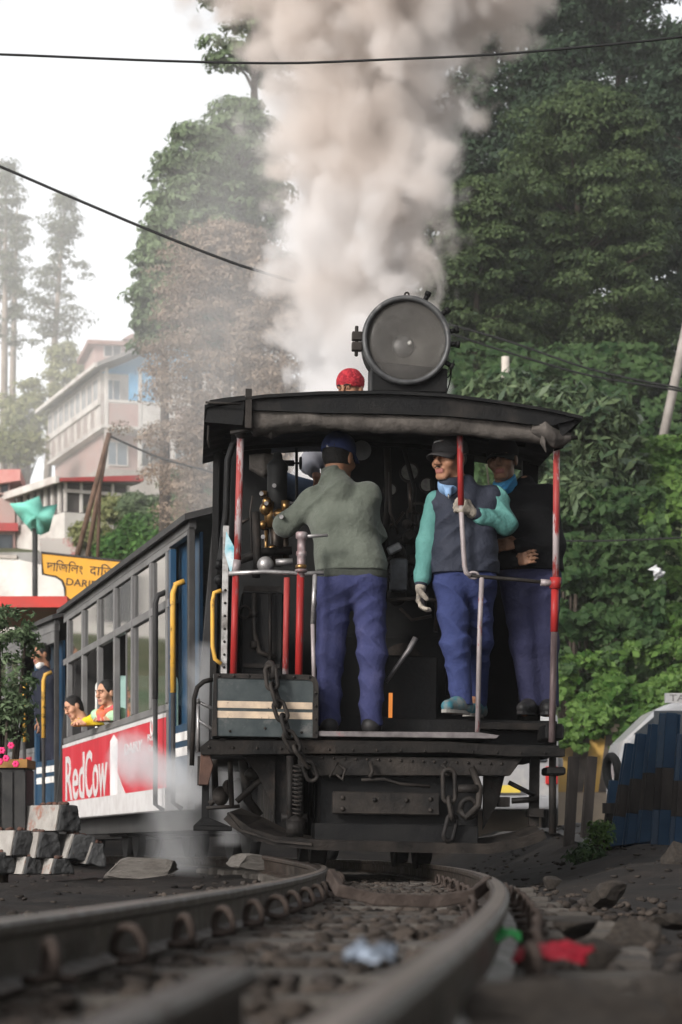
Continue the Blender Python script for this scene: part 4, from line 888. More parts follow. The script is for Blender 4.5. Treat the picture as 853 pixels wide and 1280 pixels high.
# ---------------------------------------------------------------- litter
foil = mat('crumpled_foil', (.40, .43, .48), (.18, .21, .26), 14, .25, .5, bump=.6, bscale=30)
redw = mat('red_plastic_wrapper', (.26, .012, .024), (.13, .006, .012), 9, .4, bump=.5, bscale=20, c3=(.42, .2, .2), s3=8, lo3=.62, hi3=.72)
grnw = mat('green_plastic_wrapper', (.03, .30, .07), (.10, .42, .16), 9, .3, bump=.5, bscale=24)
def crumple(name, px, py, Y, size, m, label, seed, aspect=(1, 1, .5), rz=0.0):
    n = 12; V = []; r = random.Random(seed)
    for i in range(n + 1):
        for j in range(n + 1):
            u, v = i / n - .5, j / n - .5
            z = .35 * mnoise.noise(Vector((u * 4 + seed, v * 4, .3))) + .22 * abs(mnoise.noise(Vector((u * 9, v * 9 + seed, 1.7))))
            k = 1 + .25 * mnoise.noise(Vector((math.atan2(v, u) * 1.2, seed, 0)))
            V.append((u * k * size * aspect[0], v * k * size * aspect[1], z * size * aspect[2] + (.10 - (u * u + v * v) * .3) * size))
    b = MB().add(V, [(i * (n + 1) + j, (i + 1) * (n + 1) + j, (i + 1) * (n + 1) + j + 1, i * (n + 1) + j + 1) for i in range(n) for j in range(n)], True)
    o = b.build(name, m); o.modifiers.new('thick', 'SOLIDIFY').thickness = .001; o.location = at(px, py, Y); o.rotation_euler = (.25, 0, rz); return tag(o, label, 'litter')
crumple('foil_wrapper', 463, 1194, 2.75, .055, foil, 'crumpled silver foil wrapper lying against the inside of the outer rail', 3, (1, .8, .8))
crumple('plastic_wrapper', 690, 1192, 3.6, .10, redw, 'crumpled red plastic wrapper on the dirt right of the rails', 5, (1.15, .6, .34), -.25)
crumple('plastic_wrapper', 632, 1171, 4.0, .045, grnw, 'small green plastic wrapper beside the outer rail', 8, (1, .8, .9))
crumple('plastic_scrap', 560, 1189, 3.6, .018, mat('teal_scrap', (.05, .28, .30), None, rough=.4), 'tiny teal scrap by the outer rail', 9)

# ---------------------------------------------------------------- station name board
enamel = mat('yellow_enamel', (0.62, 0.30, 0.03), (0.56, 0.27, 0.035), 3, .45, c3=(.5, .27, .06), s3=2); black_p = mat('black_lettering', (.02, .02, .02), (.05, .04, .035), 9, .6)
YS = 44.0
def SP(px, py): p = at(px, py, YS); return (p.x, p.z)
sb = empty('station_sign', (0, 0, 0), label='yellow station name board in three scripts behind the coaches', cat='station sign')
pol = [SP(52, 691), SP(290, 716), SP(290, 770), SP(82, 750), SP(81.5, 735), SP(78, 726), SP(70, 721), SP(54, 718)]
MB().prism(pol[::-1], YS - .03, YS + .03).build('board', enamel, sb)
rim = [Vector((x, YS - .035, z)) for x, z in pol]; MB().tube(rim, .022, 6, closed=True).build('board_edge', black_p, sb)
for px in (90, 240): MB().cyl((SP(px, 750)[0], YS + .1, 0.4), (SP(px, 750)[0], YS + .1, SP(px, 730)[1]), .07, 10).build('post', coach_dark, sb)
def sign_text(body, px0, px1, py, cap, tilt):
    o = text('lettering', body, 1.0, black_p, sb, Matrix.Identity(4), .003, bold=.006)
    xs = [v.co.x for v in o.data.vertices]; x0, x1 = min(xs), max(xs); h = max(v.co.y for v in o.data.vertices)
    (ax_, az_), (bx_, bz_) = SP(px0, py), SP(px1, py + (px1 - px0) * tilt)
    ang = math.atan2(bz_ - az_, bx_ - ax_)
    o.data.transform(Matrix.Translation((ax_, YS - .034, az_)) @ Matrix.Rotation(-ang, 4, 'Y') @ Matrix.Rotation(pi / 2, 4, 'X') @ Matrix.Diagonal(((bx_ - ax_) / (x1 - x0), cap / h, 1, 1)) @ Matrix.Translation((-x0, 0, 0)))
sign_text('\u09a6\u09be\u09bf\u099c\u09bf\u09b2\u0982', 58, 104, 713, .21, .105)
sign_text('\u0926\u093e\u093f\u091c\u093f\u0932\u0902\u0917', 112, 168, 718, .21, .105)
sign_text('DARJEELING', 83, 158, 731.5, .13, .105)

# ---------------------------------------------------------------- poles, tarpaulin, canopy on the left
rustpole = mat('rusty_pole', (.085, .05, .035), (.14, .09, .065), 6, .8, bump=.3)
def pole(name, a, b, r, label, cat='pole', group=None, m=rustpole, r2=None):
    o = MB().cyl(a, b, r, 8, r2 if r2 else r).build(name, m); return tag(o, label, cat, group)
Yp_ = 50.0
pole('leaning_pole', at(94, 705, Yp_), at(137, 541, Yp_), .055, 'rusty pole of the tripod leaning furthest to the right at its top', group='rusty tripod poles')
pole('leaning_pole', at(108, 705, Yp_ + .4), at(133, 560, Yp_ + .4), .05, 'rusty middle pole of the tripod beyond the coach roof', group='rusty tripod poles')
pole('leaning_pole', at(122, 705, Yp_ + .2), at(126, 585, Yp_ + .2), .035, 'thinnest and most upright rusty pole of the tripod', group='rusty tripod poles')
pole('sign_pole', at(44, 800, 56), at(44, 661, 56), .065, 'thin dark post holding up the teal tarpaulin', m=coach_dark)
tarp = mat('teal_tarpaulin', (.13, .42, .34), (.19, .50, .41), 2.5, .6, bump=.4, c3=(.07, .32, .27), s3=1.0)
op = [(13, 629), (30, 628), (49, 620), (53, 634), (72, 631), (66, 648), (61, 664), (51, 669), (40, 664), (33, 656), (24, 645)]
V = [tuple(at(x, y, 56 + .35 * math.sin(x * .35))) for x, y in op]; ce = tuple(at(46, 645, 55.6)); nV = len(V)
mid = [tuple((Vector(p) + Vector(ce)) / 2 + Vector((0, .06 * (-1) ** i, 0))) for i, p in enumerate(V)]
o = MB().add(V + mid + [ce], [(i, (i + 1) % nV, nV + (i + 1) % nV, nV + i) for i in range(nV)] + [(nV + i, nV + (i + 1) % nV, 2 * nV) for i in range(nV)], True).build('tarpaulin', tarp); o.modifiers.new('thick', 'SOLIDIFY').thickness = .02
tag(o, 'teal tarpaulin strung up above the station sign', 'tarpaulin')
cn = empty('station_canopy', (0, 0, 0), label='low red canopy roof behind the rear coach', cat='canopy')
a, b = at(-90, 748, 33), at(84, 750, 33)
MB().bx(a.x, b.x, 33, 36, a.z - .12, a.z + .03).build('roof', mat('red_sheet_roof', (.45, .045, .035), (.36, .05, .04), 3, .5), cn)
for x in (a.x + .3, b.x - .3): MB().cyl((x, 34.5, .2), (x, 34.5, a.z - .12), .06, 8).build('post', coach_dark, cn)

# ---------------------------------------------------------------- houses on the hill
wallw = mat('white_plaster', (.66, .62, .58), (.52, .48, .45), 1.2, .85, c3=(.40, .34, .31), s3=.5, bump=.1)
wallp = mat('pink_plaster', (.46, .30, .27), (.42, .32, .295), 1.0, .85, c3=(.40, .24, .22), s3=.6)
wallb = mat('sky_blue_boards', (.10, .36, .62), (.16, .42, .66), 2, .7); stonew = mat('rubble_wall', (.33, .29, .26), (.46, .41, .37), 1.4, .9, bump=.8, bscale=5)
roofred = mat('red_tin_roof', (.42, .06, .06), (.36, .08, .075), 2, .6); roofbr = mat('rusty_tin_roof', (.26, .15, .12), (.34, .20, .17), 1.5, .8); roofgr = mat('grey_tin_roof', (.22, .21, .21), (.30, .28, .27), 1.5, .7)
dkwin = mat('dark_window_glass', (.035, .04, .05), (.06, .07, .08), 2, .15); bluewin = mat('grey_blue_window_glass', (.16, .20, .24), (.22, .26, .30), 2, .2)
def window(F, face, u, z0, w_, h_, pane=dkwin, fr=wallw, v=0.0):
    """face 'L': wall x=v looking -x, u along y; face 'R': wall y=v looking -y, u along x"""
    f = MB(); t = .07
    def bb(m, u0, u1, d0, d1, za_, zb3):
        if face == 'L': m.bx(v - d1, v - d0, u0, u1, za_, zb3)
        else: m.bx(u0, u1, v - d1, v - d0, za_, zb3)
    bb(f, u - w_ / 2, u - w_ / 2 + t, .0, .08, z0, z0 + h_); bb(f, u + w_ / 2 - t, u + w_ / 2, .0, .08, z0, z0 + h_); bb(f, u - w_ / 2 + t, u + w_ / 2 - t, .0, .08, z0, z0 + t); bb(f, u - w_ / 2 + t, u + w_ / 2 - t, .0, .08, z0 + h_ - t, z0 + h_); bb(f, u - .025, u + .025, .01, .07, z0 + t, z0 + h_ - t)
    fo = f.build('window', fr, F.o); p = MB(); bb(p, u - w_ / 2 + t, u + w_ / 2 - t, .005, .03, z0 + t, z0 + h_ - t); p.build('pane', pane, fo)
YH = 120.0; c = at(131, 600, YH); c.z = 0
Hs = Fr('hillside_house', c, radians(19.3), 'white two storey hillside house with long rows of windows and blue upper porch', 'house')
hz = lambda py: CAMZ - (py - HZ) / FPX * YH
zE, zB1, zB0, zF, zG = hz(463), hz(497), hz(531), hz(578), hz(612)
LH, WH = 12.5, 9.0
MB().bx(.02, WH, .9, LH, zB0, zE + .2).build('wall', wallw, Hs.o)                       # body (set back behind the porch on the right)
MB().bx(.3, WH, 1.6, LH, zF - .3, zB0 - .16).build('wall', wallp, Hs.o)
MB().bx(-.3, WH, .0, LH, zG - 3, zF - .31).build('plinth', stonew, Hs.o)
MB().bx(-.15, WH, -.1, LH, zB0 - .15, zB0 - .005).build('floor_slab', wallw, Hs.o)
MB().prism([(-.6, zE), (WH / 2, zE + 2.3), (WH + .5, zE), (WH + .5, zE + .16), (WH / 2, zE + 2.5), (-.6, zE + .2)], -.9, LH + .4).build('roof', roofgr, Hs.o)
MB().prism([(.05, zE + .05), (WH, zE + .05), (WH / 2, zE + 2.2)], .85, .95).build('gable', wallb, Hs.o)
MB().bx(-.72, -.58, -.9, LH + .4, zE - .02, zE + .18).build('gutter', wallw, Hs.o)
for k in range(9): window(Hs, 'L', 1.75 + k * 1.3, zE - 1.25, 1.0, 1.15, bluewin, wallw, .02)
for k in range(7): window(Hs, 'L', 2.4 + k * 1.5, zB0 + .1, .95, 1.1, mat('reddish_window', (.22, .13, .12), (.16, .11, .10), 2, .3), wallw, .02)
MB().bx(-.12, .0, .9, LH, zB1 - .2, zB1 + .1).build('string_course', wallw, Hs.o)
for k in range(6):                                                                        # posts of the porch
    x = .1 + k * 1.7; MB().bx(x - .08, x + .08, -.05, .1, zB0 + .001, zE + .15).build('porch_post', wallw, Hs.o); MB().bx(x - .09, x + .09, -.04, .12, zF - .3, zB0 - .16).build('porch_post', wallw, Hs.o)
for k in range(5):
    x0, x1 = .2 + k * 1.7, 1.7 + k * 1.7
    MB().bx(x0, x1, -.02, .04, zB0 + .002, zB1 - .25).build('balcony_panel', wallp if k % 2 == 0 else wallw, Hs.o)
    MB().bx(x0, x1, -.04, .06, zB1 - .2, zB1 - .08).build('balcony_rail', wallw, Hs.o)
MB().bx(1.25, 2.7, .05, .12, zB1 - .05, zE - .05).build('blue_panel', wallb, Hs.o)
window(Hs, 'R', .65, zB1 + .02, .8, 1.1, bluewin, wallw, .9)
for k in range(5): window(Hs, 'R', 1.0 + k * 1.7, zF + .1, 1.2, 1.25, dkwin if k % 2 else bluewin, wallw, 1.6)
# upper house behind
c = at(118, 470, 132); c.z = 0; hz2 = lambda py: CAMZ - (py - HZ) / FPX * 132
U = Fr('hilltop_house', c, radians(12), 'small pink house with rusty roofs above the white hillside house', 'house')
MB().bx(0, 4.6, 0, 5, hz2(500), hz2(432)).build('wall', wallp, U.o); MB().bx(-.4, 2.0, -.5, 5.3, hz2(432) + .001, hz2(427)).build('roof', roofbr, U.o); MB().bx(1.9, 4.6, .4, 5, hz2(432) + .002, hz2(424)).build('wall', wallp, U.o)
MB().prism([(1.5, hz2(424)), (5.2, hz2(424)), (4.6, hz2(416)), (2.0, hz2(417))], -.4, 5.4).build('roof', roofbr, U.o)
window(U, 'R', 1.0, hz2(446), 1.0, .7, dkwin, wallw, 0); window(U, 'R', 3.0, hz2(448), 1.2, .8, bluewin, wallw, 0)
# lower building with the red roof
YB = 96.0; c = at(81, 600, YB); c.z = 0; hb = lambda py: CAMZ - (py - HZ) / FPX * YB
B = Fr('red_roofed_shed', c, radians(30), 'long pale shed with red roof edge and dark windows below the white house', 'building')
MB().bx(0, 3.0, 0, 5, hb(720), hb(640)).build('wall', wallw, B.o); MB().bx(.1, 2.9, .15, 4.9, hb(639), hb(603)).build('wall', mat('shed_dark_interior', (.09, .08, .08), (.13, .12, .11), 1, .9), B.o)
for k in range(5): MB().bx(.0 + .68 * k, .10 + .68 * k, -.01, .1, hb(639), hb(600)).build('window_post', wallw, B.o)
for k in range(7): MB().bx(-.01, .1, .55 + .7 * k, .67 + .7 * k, hb(639), hb(600)).build('window_post', wallw, B.o)
MB().bx(-.04, 3.0, -.04, .06, hb(615), hb(611)).build('window_rail', wallw, B.o)
MB().prism([(-.35, hb(604)), (3.2, hb(596)), (3.2, hb(588)), (-.35, hb(600))], -.5, -.15).build('roof_edge', roofred, B.o)
MB().prism([(-.4, hb(603)), (3.25, hb(597)), (3.25, hb(592)), (-.4, hb(598))], -.14, 5.2).build('roof', roofgr, B.o)
MB().bx(-.55, -.41, -.4, 5.2, hb(606), hb(597)).build('eave_board', wallw, B.o)
# pink shack and wall at the left edge
c = at(-30, 700, 100); c.z = 0; hs_ = lambda py: CAMZ - (py - HZ) / FPX * 100
K = Fr('pink_shack', c, radians(4), 'pink walled shack with pale red roof at the left edge', 'building')
MB().bx(0, 1.6, 0, 3, hs_(760), hs_(622)).build('wall', wallp, K.o); MB().prism([(-.3, hs_(612)), (1.85, hs_(602)), (1.85, hs_(588)), (-.3, hs_(590))], -.5, 3.2).build('roof', mat('pale_red_roof', (.55, .22, .20), (.6, .3, .27), 2, .7), K.o); window(K, 'R', 1.0, hs_(618), .8, 1.0, dkwin, wallp, 0)
MB().bx(-.3, 1.75, -.45, -.2, hs_(665), hs_(655)).build('awning', roofred, K.o); MB().bx(.6, 1.5, -.06, -.001, hs_(700), hs_(668)).build('door', dkwin, K.o)
c = at(-20, 745, 84); c.z = 0; hw = lambda py: CAMZ - (py - HZ) / FPX * 84
R_w = Fr('retaining_wall', c, radians(2), 'pale retaining wall with faded red patches behind the teal tarpaulin', 'wall')
MB().bx(0, 1.9, .0, .4, hw(800), hw(690)).build('wall', wallw, R_w.o); MB().bx(1.92, 3.3, .05, .4, hw(800), hw(672)).build('wall', mat('patchy_red_white_wall', (.62, .56, .52), (.55, .26, .24), 1.1, .9, lo=.5, hi=.54), R_w.o); MB().bx(3.31, 5.2, .2, .5, hw(800), hw(664)).build('wall', stonew, R_w.o)
for k in range(6): MB().bx(.4 + .25 * k, 1.7 + .1 * k, -1.2 + .2 * k, .0, hw(800), hw(748 - 8 * k)).build('stair_step', wallw, R_w.o)

# ---------------------------------------------------------------- lane side: painted wall, cars, posts, fence
yb_m = mat('faded_yellow_wall_paint', (.50, .30, .07), (.42, .27, .10), 3, .8, c3=(.30, .24, .17), s3=2.5); bk_m = mat('dark_wall_paint', (.06, .05, .045), (.12, .10, .085), 3, .85); bg_m = mat('bare_beige_wall', (.38, .30, .22), (.28, .23, .18), 2, .85, bump=.2, c3=(.20, .16, .13), s3=1.2)
YW = 38.4; wl = empty('roadside_wall', (0, 0, 0), label='low roadside wall painted in slanting yellow and dark stripes under the creeper', cat='wall')
wz = lambda py: CAMZ - (py - HZ) / FPX * YW
wx = lambda px: (px - CX) / FPX * YW
MB().bx(wx(520), wx(1100), YW, YW + .4, .2, wz(905)).build('wall', bg_m, wl)
for k, px in enumerate(range(530, 1000, 19)):
    MB().prism([(wx(px - 10), wz(990)), (wx(px + 9), wz(990)), (wx(px + 19), wz(915)), (wx(px), wz(915))], YW - .012, YW - .001).build('stripe', yb_m if k % 2 else bk_m, wl)

carw = mat('white_car_paint', (.30, .30, .31), (.25, .25, .26), 2, .25, c3=(.42, .40, .38), s3=2); tyre_m = mat('black_rubber', (.018, .018, .018), (.03, .03, .03), 9, .8); cglass = mat('dark_car_glass', (.03, .035, .04), (.05, .055, .06), 2, .08); lampr = mat('red_tail_lamp', (.45, .02, .02), (.35, .02, .02), 9, .2); chrome = mat('car_trim', (.25, .25, .26), (.18, .18, .18), 5, .3, .6)
def car(name, loc, yaw, L_, W_, prof, label, zsill, zroof, taxi=False, cat='car'):
    """prof: side outline (y, z), rear at y=0; x to the right"""
    F = Fr(name, loc, yaw, label, cat); r = F.o; h = W_ / 2
    MB().prism(prof, -h, h, 'X').build('body', carw, r, .07, 3)
    MB().prism([(-h + .16, zsill), (h - .16, zsill), (h - .24, zroof - .1), (-h + .24, zroof - .1)], -.012, .08).build('rear_window', cglass, r, .02)
    for s_ in (-1, 1):
        for a, b in ((.35, 1.15), (1.25, 2.05), (2.12, 2.75)):
            MB().bx(s_ * (h + .004) - .01, s_ * (h + .004) + .01, a, b, zsill + .02, zroof - .12).build('side_window', cglass, r, .005)
        MB().bx(s_ * (h - .10) - .09, s_ * (h - .10) + .09, -.03, .04, zsill - .32, zsill - .06).build('tail_lamp', lampr, r, .015)
        for y in (.65, L_ - .75):
            w_ = MB().cyl((s_ * (h - .16), y, .31), (s_ * (h + .005), y, .31), .31, 20).build('wheel', tyre_m, r, .03, 2); MB().cyl((s_ * (h + .0), y, .31), (s_ * (h + .012), y, .31), .19, 14).build('rim', chrome, w_)
        MB().bx(s_ * (h + .09) - .07, s_ * (h + .09) + .07, L_ - 1.1, L_ - 1.0, zsill, zsill + .16).build('mirror', carw, r, .03, 2)
    MB().bx(-h + .02, h - .02, -.09, .02, .32, .52).build('bumper', mat('grey_bumper', (.20, .20, .21), (.26, .26, .27), 4, .5), r, .04, 2)
    MB().bx(-.26, .26, -.105, -.091, .56, .67).build('number_plate', mat('plain_yellow_plate', (.6, .45, .08), None, rough=.4), r)
    return F
vprof = [(.05, .35), (3.5, .35), (3.55, .8), (3.35, 1.0), (2.75, 1.15), (2.35, 1.68), (.25, 1.72), (.02, 1.1)]
p_ = at(628, 1034, 35.0); car('parked_car', Vector((p_.x, 35.0, float(gz(p_.x, 36)) + .03)), radians(-3), 3.55, 1.62, vprof[::1], 'white car standing in the lane, glimpsed beneath the engine', 1.0, 1.62)
zr_ = float(gz(4.7, 31)) + .03; hv = at(0, 881, 31).z - zr_
tprof = [(.05, .3), (3.15, .3), (3.2, .85), (3.12, 1.12), (2.72, hv - .10), (2.5, hv), (.3, hv), (.08, hv - .10), (.0, 1.0)]
V2 = car('parked_van', Vector((at(822, 900, 31).x + 2.6, 31.0, zr_)), radians(90), 3.2, 1.6, tprof, 'white taxi van with a roof board behind the blue fence', 1.05, hv, cat='van')
q2 = lambda px: V2.I @ at(px, 880, 31.0 - .8)
ya_, yb3 = q2(905).y, q2(832).y
tb = MB().bx(-.78, -.70, ya_, yb3, hv - .02, hv + .10).build('roof_board', carw, V2.o)
t_ = text('lettering', 'TAXI', .12, mat('grey_letter', (.12, .11, .11), None), tb, Matrix.Translation((-.785, yb3 - .05, hv + .0)) @ AX, .002, sx=1.3)
MB().prism([(3.08, 1.15), (2.75, hv - .13), (2.70, hv - .13), (3.0, 1.15)], -.72, .72, 'X').build('windscreen', mat('pale_blue_glass', (.16, .24, .36), (.22, .30, .42), 2, .1), V2.o)
MB().prism([(2.2, 1.2), (3.0, 1.2), (2.68, hv - .14), (2.2, hv - .14)], -.812, -.79, 'X').build('front_window', cglass, V2.o)
for s_ in (-.6, .6): MB().tube([(s_, .4, hv + .01), (s_, .6, hv + .05), (s_, 2.2, hv + .05)], .015, 6).build('roof_rail', chrome, V2.o)
dkpost = mat('dark_rail_post', (.018, .016, .015), (.05, .042, .038), 4, .7, .2, c3=(.10, .09, .08), s3=5, lo3=.62, hi3=.7, stretch=(2, 2, .4)); bluepaint = mat('deep_blue_paint', (.007, .028, .062), (.012, .042, .085), 5, .4, c3=(.04, .045, .05), s3=5, lo3=.6, hi3=.7)
def rail_post(name, pb, pt, Y, wpx, label, grp, split=(.0, 1.0), parent=None, cat='post'):
    a, b = at(pb[0], pb[1], Y), at(pt[0], pt[1], Y); w_ = wpx / FPX * Y; d = b - a
    P = MB(); prof = [(-w_ / 2, -.02), (w_ / 2, -.02), (w_ / 2, .0), (.012, .012), (.012, .06), (.04, .07), (.04, .09), (-.04, .09), (-.04, .07), (-.012, .06), (-.012, .012), (-w_ / 2, .0)]
    ts = sorted({0, 1, *split}); o = None; objs = []
    root = empty(name, a, (0, 0, 0), label, cat, grp) if parent is None else parent
    base = Vector((0, 0, 0)) if parent is None else a
    for i in range(len(ts) - 1):
        P = MB(); P.sweep(prof, [base + d * (ts[i] - (.06 if i == 0 else 0)), base + d * ts[i + 1]], up=(0, -1, 0)); o = P.build('post' if i == 0 else 'painted_length', dkpost if i == 1 or split == (0.0, 1.0) else bluepaint, root if i == 0 else objs[0], .003); objs.append(o)
    return root, objs
rail_post('rail_post', (711, 1052), (717, 946), 19.5, 13, 'dark upright old rail post nearest the engine, left of a pair', 'pair of old rail posts')
rail_post('rail_post', (732, 1046), (740, 946), 20.5, 13, 'dark old rail post of the pair, the one with a side arm', 'pair of old rail posts')
fn = empty('blue_fence', (0, 0, 0), label='fence of old rails painted dark blue at top and bottom, on the right', cat='fence')
for pb, pt, Y, wpx in (((758, 1060), (768, 976), 18.9, 13), ((768, 1066), (789, 930), 18.3, 16), ((786, 1066), (803, 918), 18.0, 17), ((803, 1066), (820, 906), 17.7, 19), ((826, 1072), (838, 892), 17.2, 27), ((846, 1072), (858, 918), 16.8, 22), ((872, 1076), (880, 905), 16.4, 24)):
    _, ob = rail_post('post', pb, pt, Y, wpx, None, None, (0.0, .33, .62, 1.0), parent=fn)
    d = at(pt[0], pt[1], Y) - at(pb[0], pb[1], Y); P = MB()
    for k in (.93, .84): c_ = at(pb[0], pb[1], Y) + d * k; P.cyl(c_ + Vector((0, -.03, 0)), c_ + Vector((0, -.018, 0)), .012, 8)
    P.build('bolt_hole', mat('pale_bolt', (.5, .52, .55), (.3, .32, .34), 9, .4), ob[-1])
a, b = at(757, 1010, 18.7), at(900, 1010, 16.6); MB().sweep([(-.012, -.04), (.012, -.04), (.012, .04), (-.012, .04)], [a + Vector((0, .12, 0)), b + Vector((0, .12, 0))]).build('cross_bar', dkpost, fn)
o = MB().torus((0, 0, 0), .13, .035, (1, .25, .1), 20, 8).build('rubber_hoop', tyre_m); o.location = at(766, 966, 19.2); tag(o, 'dark rubber hoop hung at the left end of the blue fence', 'tyre')

# ---------------------------------------------------------------- wires and poles over the scene
wire_m = mat('black_cable', (.012, .012, .012), (.02, .02, .02), 9, .6)
def wire(pts, Y, r, label, grp='overhead wires'):
    pp = [at(x, y, Y if not isinstance(Y, tuple) else Y[0] + (Y[1] - Y[0]) * i / (len(pts) - 1)) for i, (x, y) in enumerate(pts)]
    fine = []
    for i in range(len(pp) - 1):
        p0, p1, p2, p3 = pp[max(i - 1, 0)], pp[i], pp[i + 1], pp[min(i + 2, len(pp) - 1)]
        for t in np.linspace(0, 1, 6)[:-1]:
            fine.append(.5 * ((2 * p1) + (p2 - p0) * t + (2 * p0 - 5 * p1 + 4 * p2 - p3) * t * t + (3 * p1 - p0 - 3 * p2 + p3) * t ** 3))
    fine.append(pp[-1]); return tag(MB().tube(fine, r, 6).build('overhead_wire', wire_m), label, 'wire', grp)
wire([(-120, 66), (0, 68), (200, 76), (350, 79), (470, 75), (620, 68), (760, 56), (853, 46), (980, 30)], 13.0, .0065, 'long sagging wire right across the top, over the smoke')
wire([(-120, 158), (0, 208), (100, 251), (200, 293), (290, 328), (347, 346), (430, 372)], 22.0, .013, 'thick wire slanting down from the left into the smoke')
wire([(560, 405), (640, 428), (740, 462), (853, 486), (960, 506)], 40.0, .018, 'upper of two wires slanting down right of the headlamp')
wire([(560, 416), (640, 442), (740, 470), (853, 489), (960, 511)], 40.3, .018, 'lower of two wires slanting down right of the headlamp')
wire([(137, 545), (200, 572), (270, 592), (380, 628)], 50.0, .022, 'wire from the rusty tripod to behind the cab')
wire([(690, 676), (760, 676), (853, 672), (950, 664)], 36.0, .014, 'thin wire in front of the green bank')
pole('utility_pole', at(826, 562, 52), at(860, 400, 52), .10, 'grey pole leaning right in front of the dark trees', 'pole', m=mat('grey_wood_pole', (.20, .18, .16), (.28, .25, .23), 3, .8))
pole('marker_post', at(632, 500, 52), at(632, 446, 52), .085, 'short pale post behind the headlamp', 'post', m=mat('pale_post', (.45, .40, .35), (.36, .32, .28), 3, .8))
crumple('cloth_scrap', 820, 716, 36.2, .55, mat('grey_rag', (.40, .40, .41), (.5, .5, .5), 4, .8), 'grey rag caught in the bushes on the green bank', 15, (.35, .3, .6)).rotation_euler = (1.3, 1.1, .4)

# pale houses added left of the picture to brighten the coach window reflections
for i, (X_, Y_, yw_, W_, D_, H_, wm, nm) in enumerate(((-31, 64, .2, 14, 8, 11, wallw, 'very tall white hill house'), (-31, 92, .25, 11, 9, 9, wallw, 'tall white hill house'), (-46, 104, .2, 12, 9, 10, wallp, 'broad pink hill house'), (-25, 74, .3, 8, 7, 6.5, wallw, 'small white hill house'), (-38, 80, .3, 8, 7, 7, wallw, 'square white hill house'))):
    F = Fr('added_hill_house', (X_, Y_, float(gz(X_, Y_)) - .5), yw_, nm + ' added on the slope beyond the left edge', 'house', 'houses added beyond the left edge')
    MB().bx(0, W_, 0, D_, 0, H_).build('wall', wm, F.o); MB().prism([(-.5, H_), (W_ + .5, H_), (W_ / 2, H_ + 2)], -.5, D_ + .5).build('roof', roofbr if i % 2 else roofred, F.o)
    for z in (1.2, 4.0, 6.8, 9.0):
        if z + 1.6 < H_:
            for k in range(int(W_ // 2.4)): window(F, 'R', 1.4 + 2.4 * k, z, 1.3, 1.5, dkwin, wallw, 0)

lw = empty('low_wall', (at(16, 740, 58).x, 58, float(gz(-8, 58)) - .3), (0, 0, .03), 'low whitewashed wall behind the station canopy, below the teal tarpaulin', 'wall')
zt2 = at(16, 704, 58).z - lw.location.z; x1_ = at(92, 740, 58).x - lw.location.x
MB().prism([(-2.4, 0), (x1_, 0), (x1_, zt2 - .35), (x1_ * .5, zt2 - .05), (.1, zt2 + .1), (-2.4, zt2 + .2)], 0, .35).build('wall', wallw, lw)
MB().prism([(-2.4, zt2 + .201), (.1, zt2 + .101), (.1, zt2 + .19), (-2.4, zt2 + .29)], -.05, .4).build('coping', stonew, lw)
# ================================================================ PEOPLE
# Bodies and clothes are closed surfaces drawn round blended limbs: a distance field on a grid, turned into one mesh (surface nets).
def surface_nets(Fv, org, h):
    m = Fv < 0; nx, ny, nz = Fv.shape
    c = [m[dx:nx - 1 + dx, dy:ny - 1 + dy, dz:nz - 1 + dz] for dx in (0, 1) for dy in (0, 1) for dz in (0, 1)]
    cnt = sum(x.astype(np.int8) for x in c); act = (cnt > 0) & (cnt < 8)
    ijk = np.argwhere(act); idx = np.full(act.shape, -1, np.int64); idx[act] = np.arange(len(ijk))
    acc = np.zeros((len(ijk), 3)); num = np.zeros(len(ijk))
    i, j, k = ijk.T
    cor = [(a, b, d) for a in (0, 1) for b in (0, 1) for d in (0, 1)]
    for A in range(8):
        for Bq in range(A + 1, 8):
            a, b = cor[A], cor[Bq]
            if sum(abs(x - y) for x, y in zip(a, b)) != 1: continue
            fa = Fv[i + a[0], j + a[1], k + a[2]]; fb = Fv[i + b[0], j + b[1], k + b[2]]
            s = (fa < 0) != (fb < 0); t = np.where(s, fa / np.where(s, fa - fb, 1), 0)[:, None]
            p = np.array(a)[None] * (1 - t) + np.array(b)[None] * t
            acc += np.where(s[:, None], p, 0); num += s
    V = (ijk + acc / num[:, None]) * h + org
    faces = []
    for ax in range(3):
        o1, o2 = [(1, 2), (2, 0), (0, 1)][ax]
        sl0 = [slice(None)] * 3; sl1 = [slice(None)] * 3; sl0[ax] = slice(0, -1); sl1[ax] = slice(1, None)
        a, b = m[tuple(sl0)], m[tuple(sl1)]; e = np.argwhere(a != b)
        ok = (e[:, o1] > 0) & (e[:, o2] > 0) & (e[:, o1] < Fv.shape[o1] - 1) & (e[:, o2] < Fv.shape[o2] - 1); e = e[ok]
        def cell(d1, d2):
            q = e.copy(); q[:, o1] += d1; q[:, o2] += d2; return idx[q[:, 0], q[:, 1], q[:, 2]]
        q = np.stack([cell(-1, -1), cell(0, -1), cell(0, 0), cell(-1, 0)], -1)
        ins = a[e[:, 0], e[:, 1], e[:, 2]]; q[~ins] = q[~ins][:, ::-1]; faces.append(q)
    return V, np.concatenate(faces)

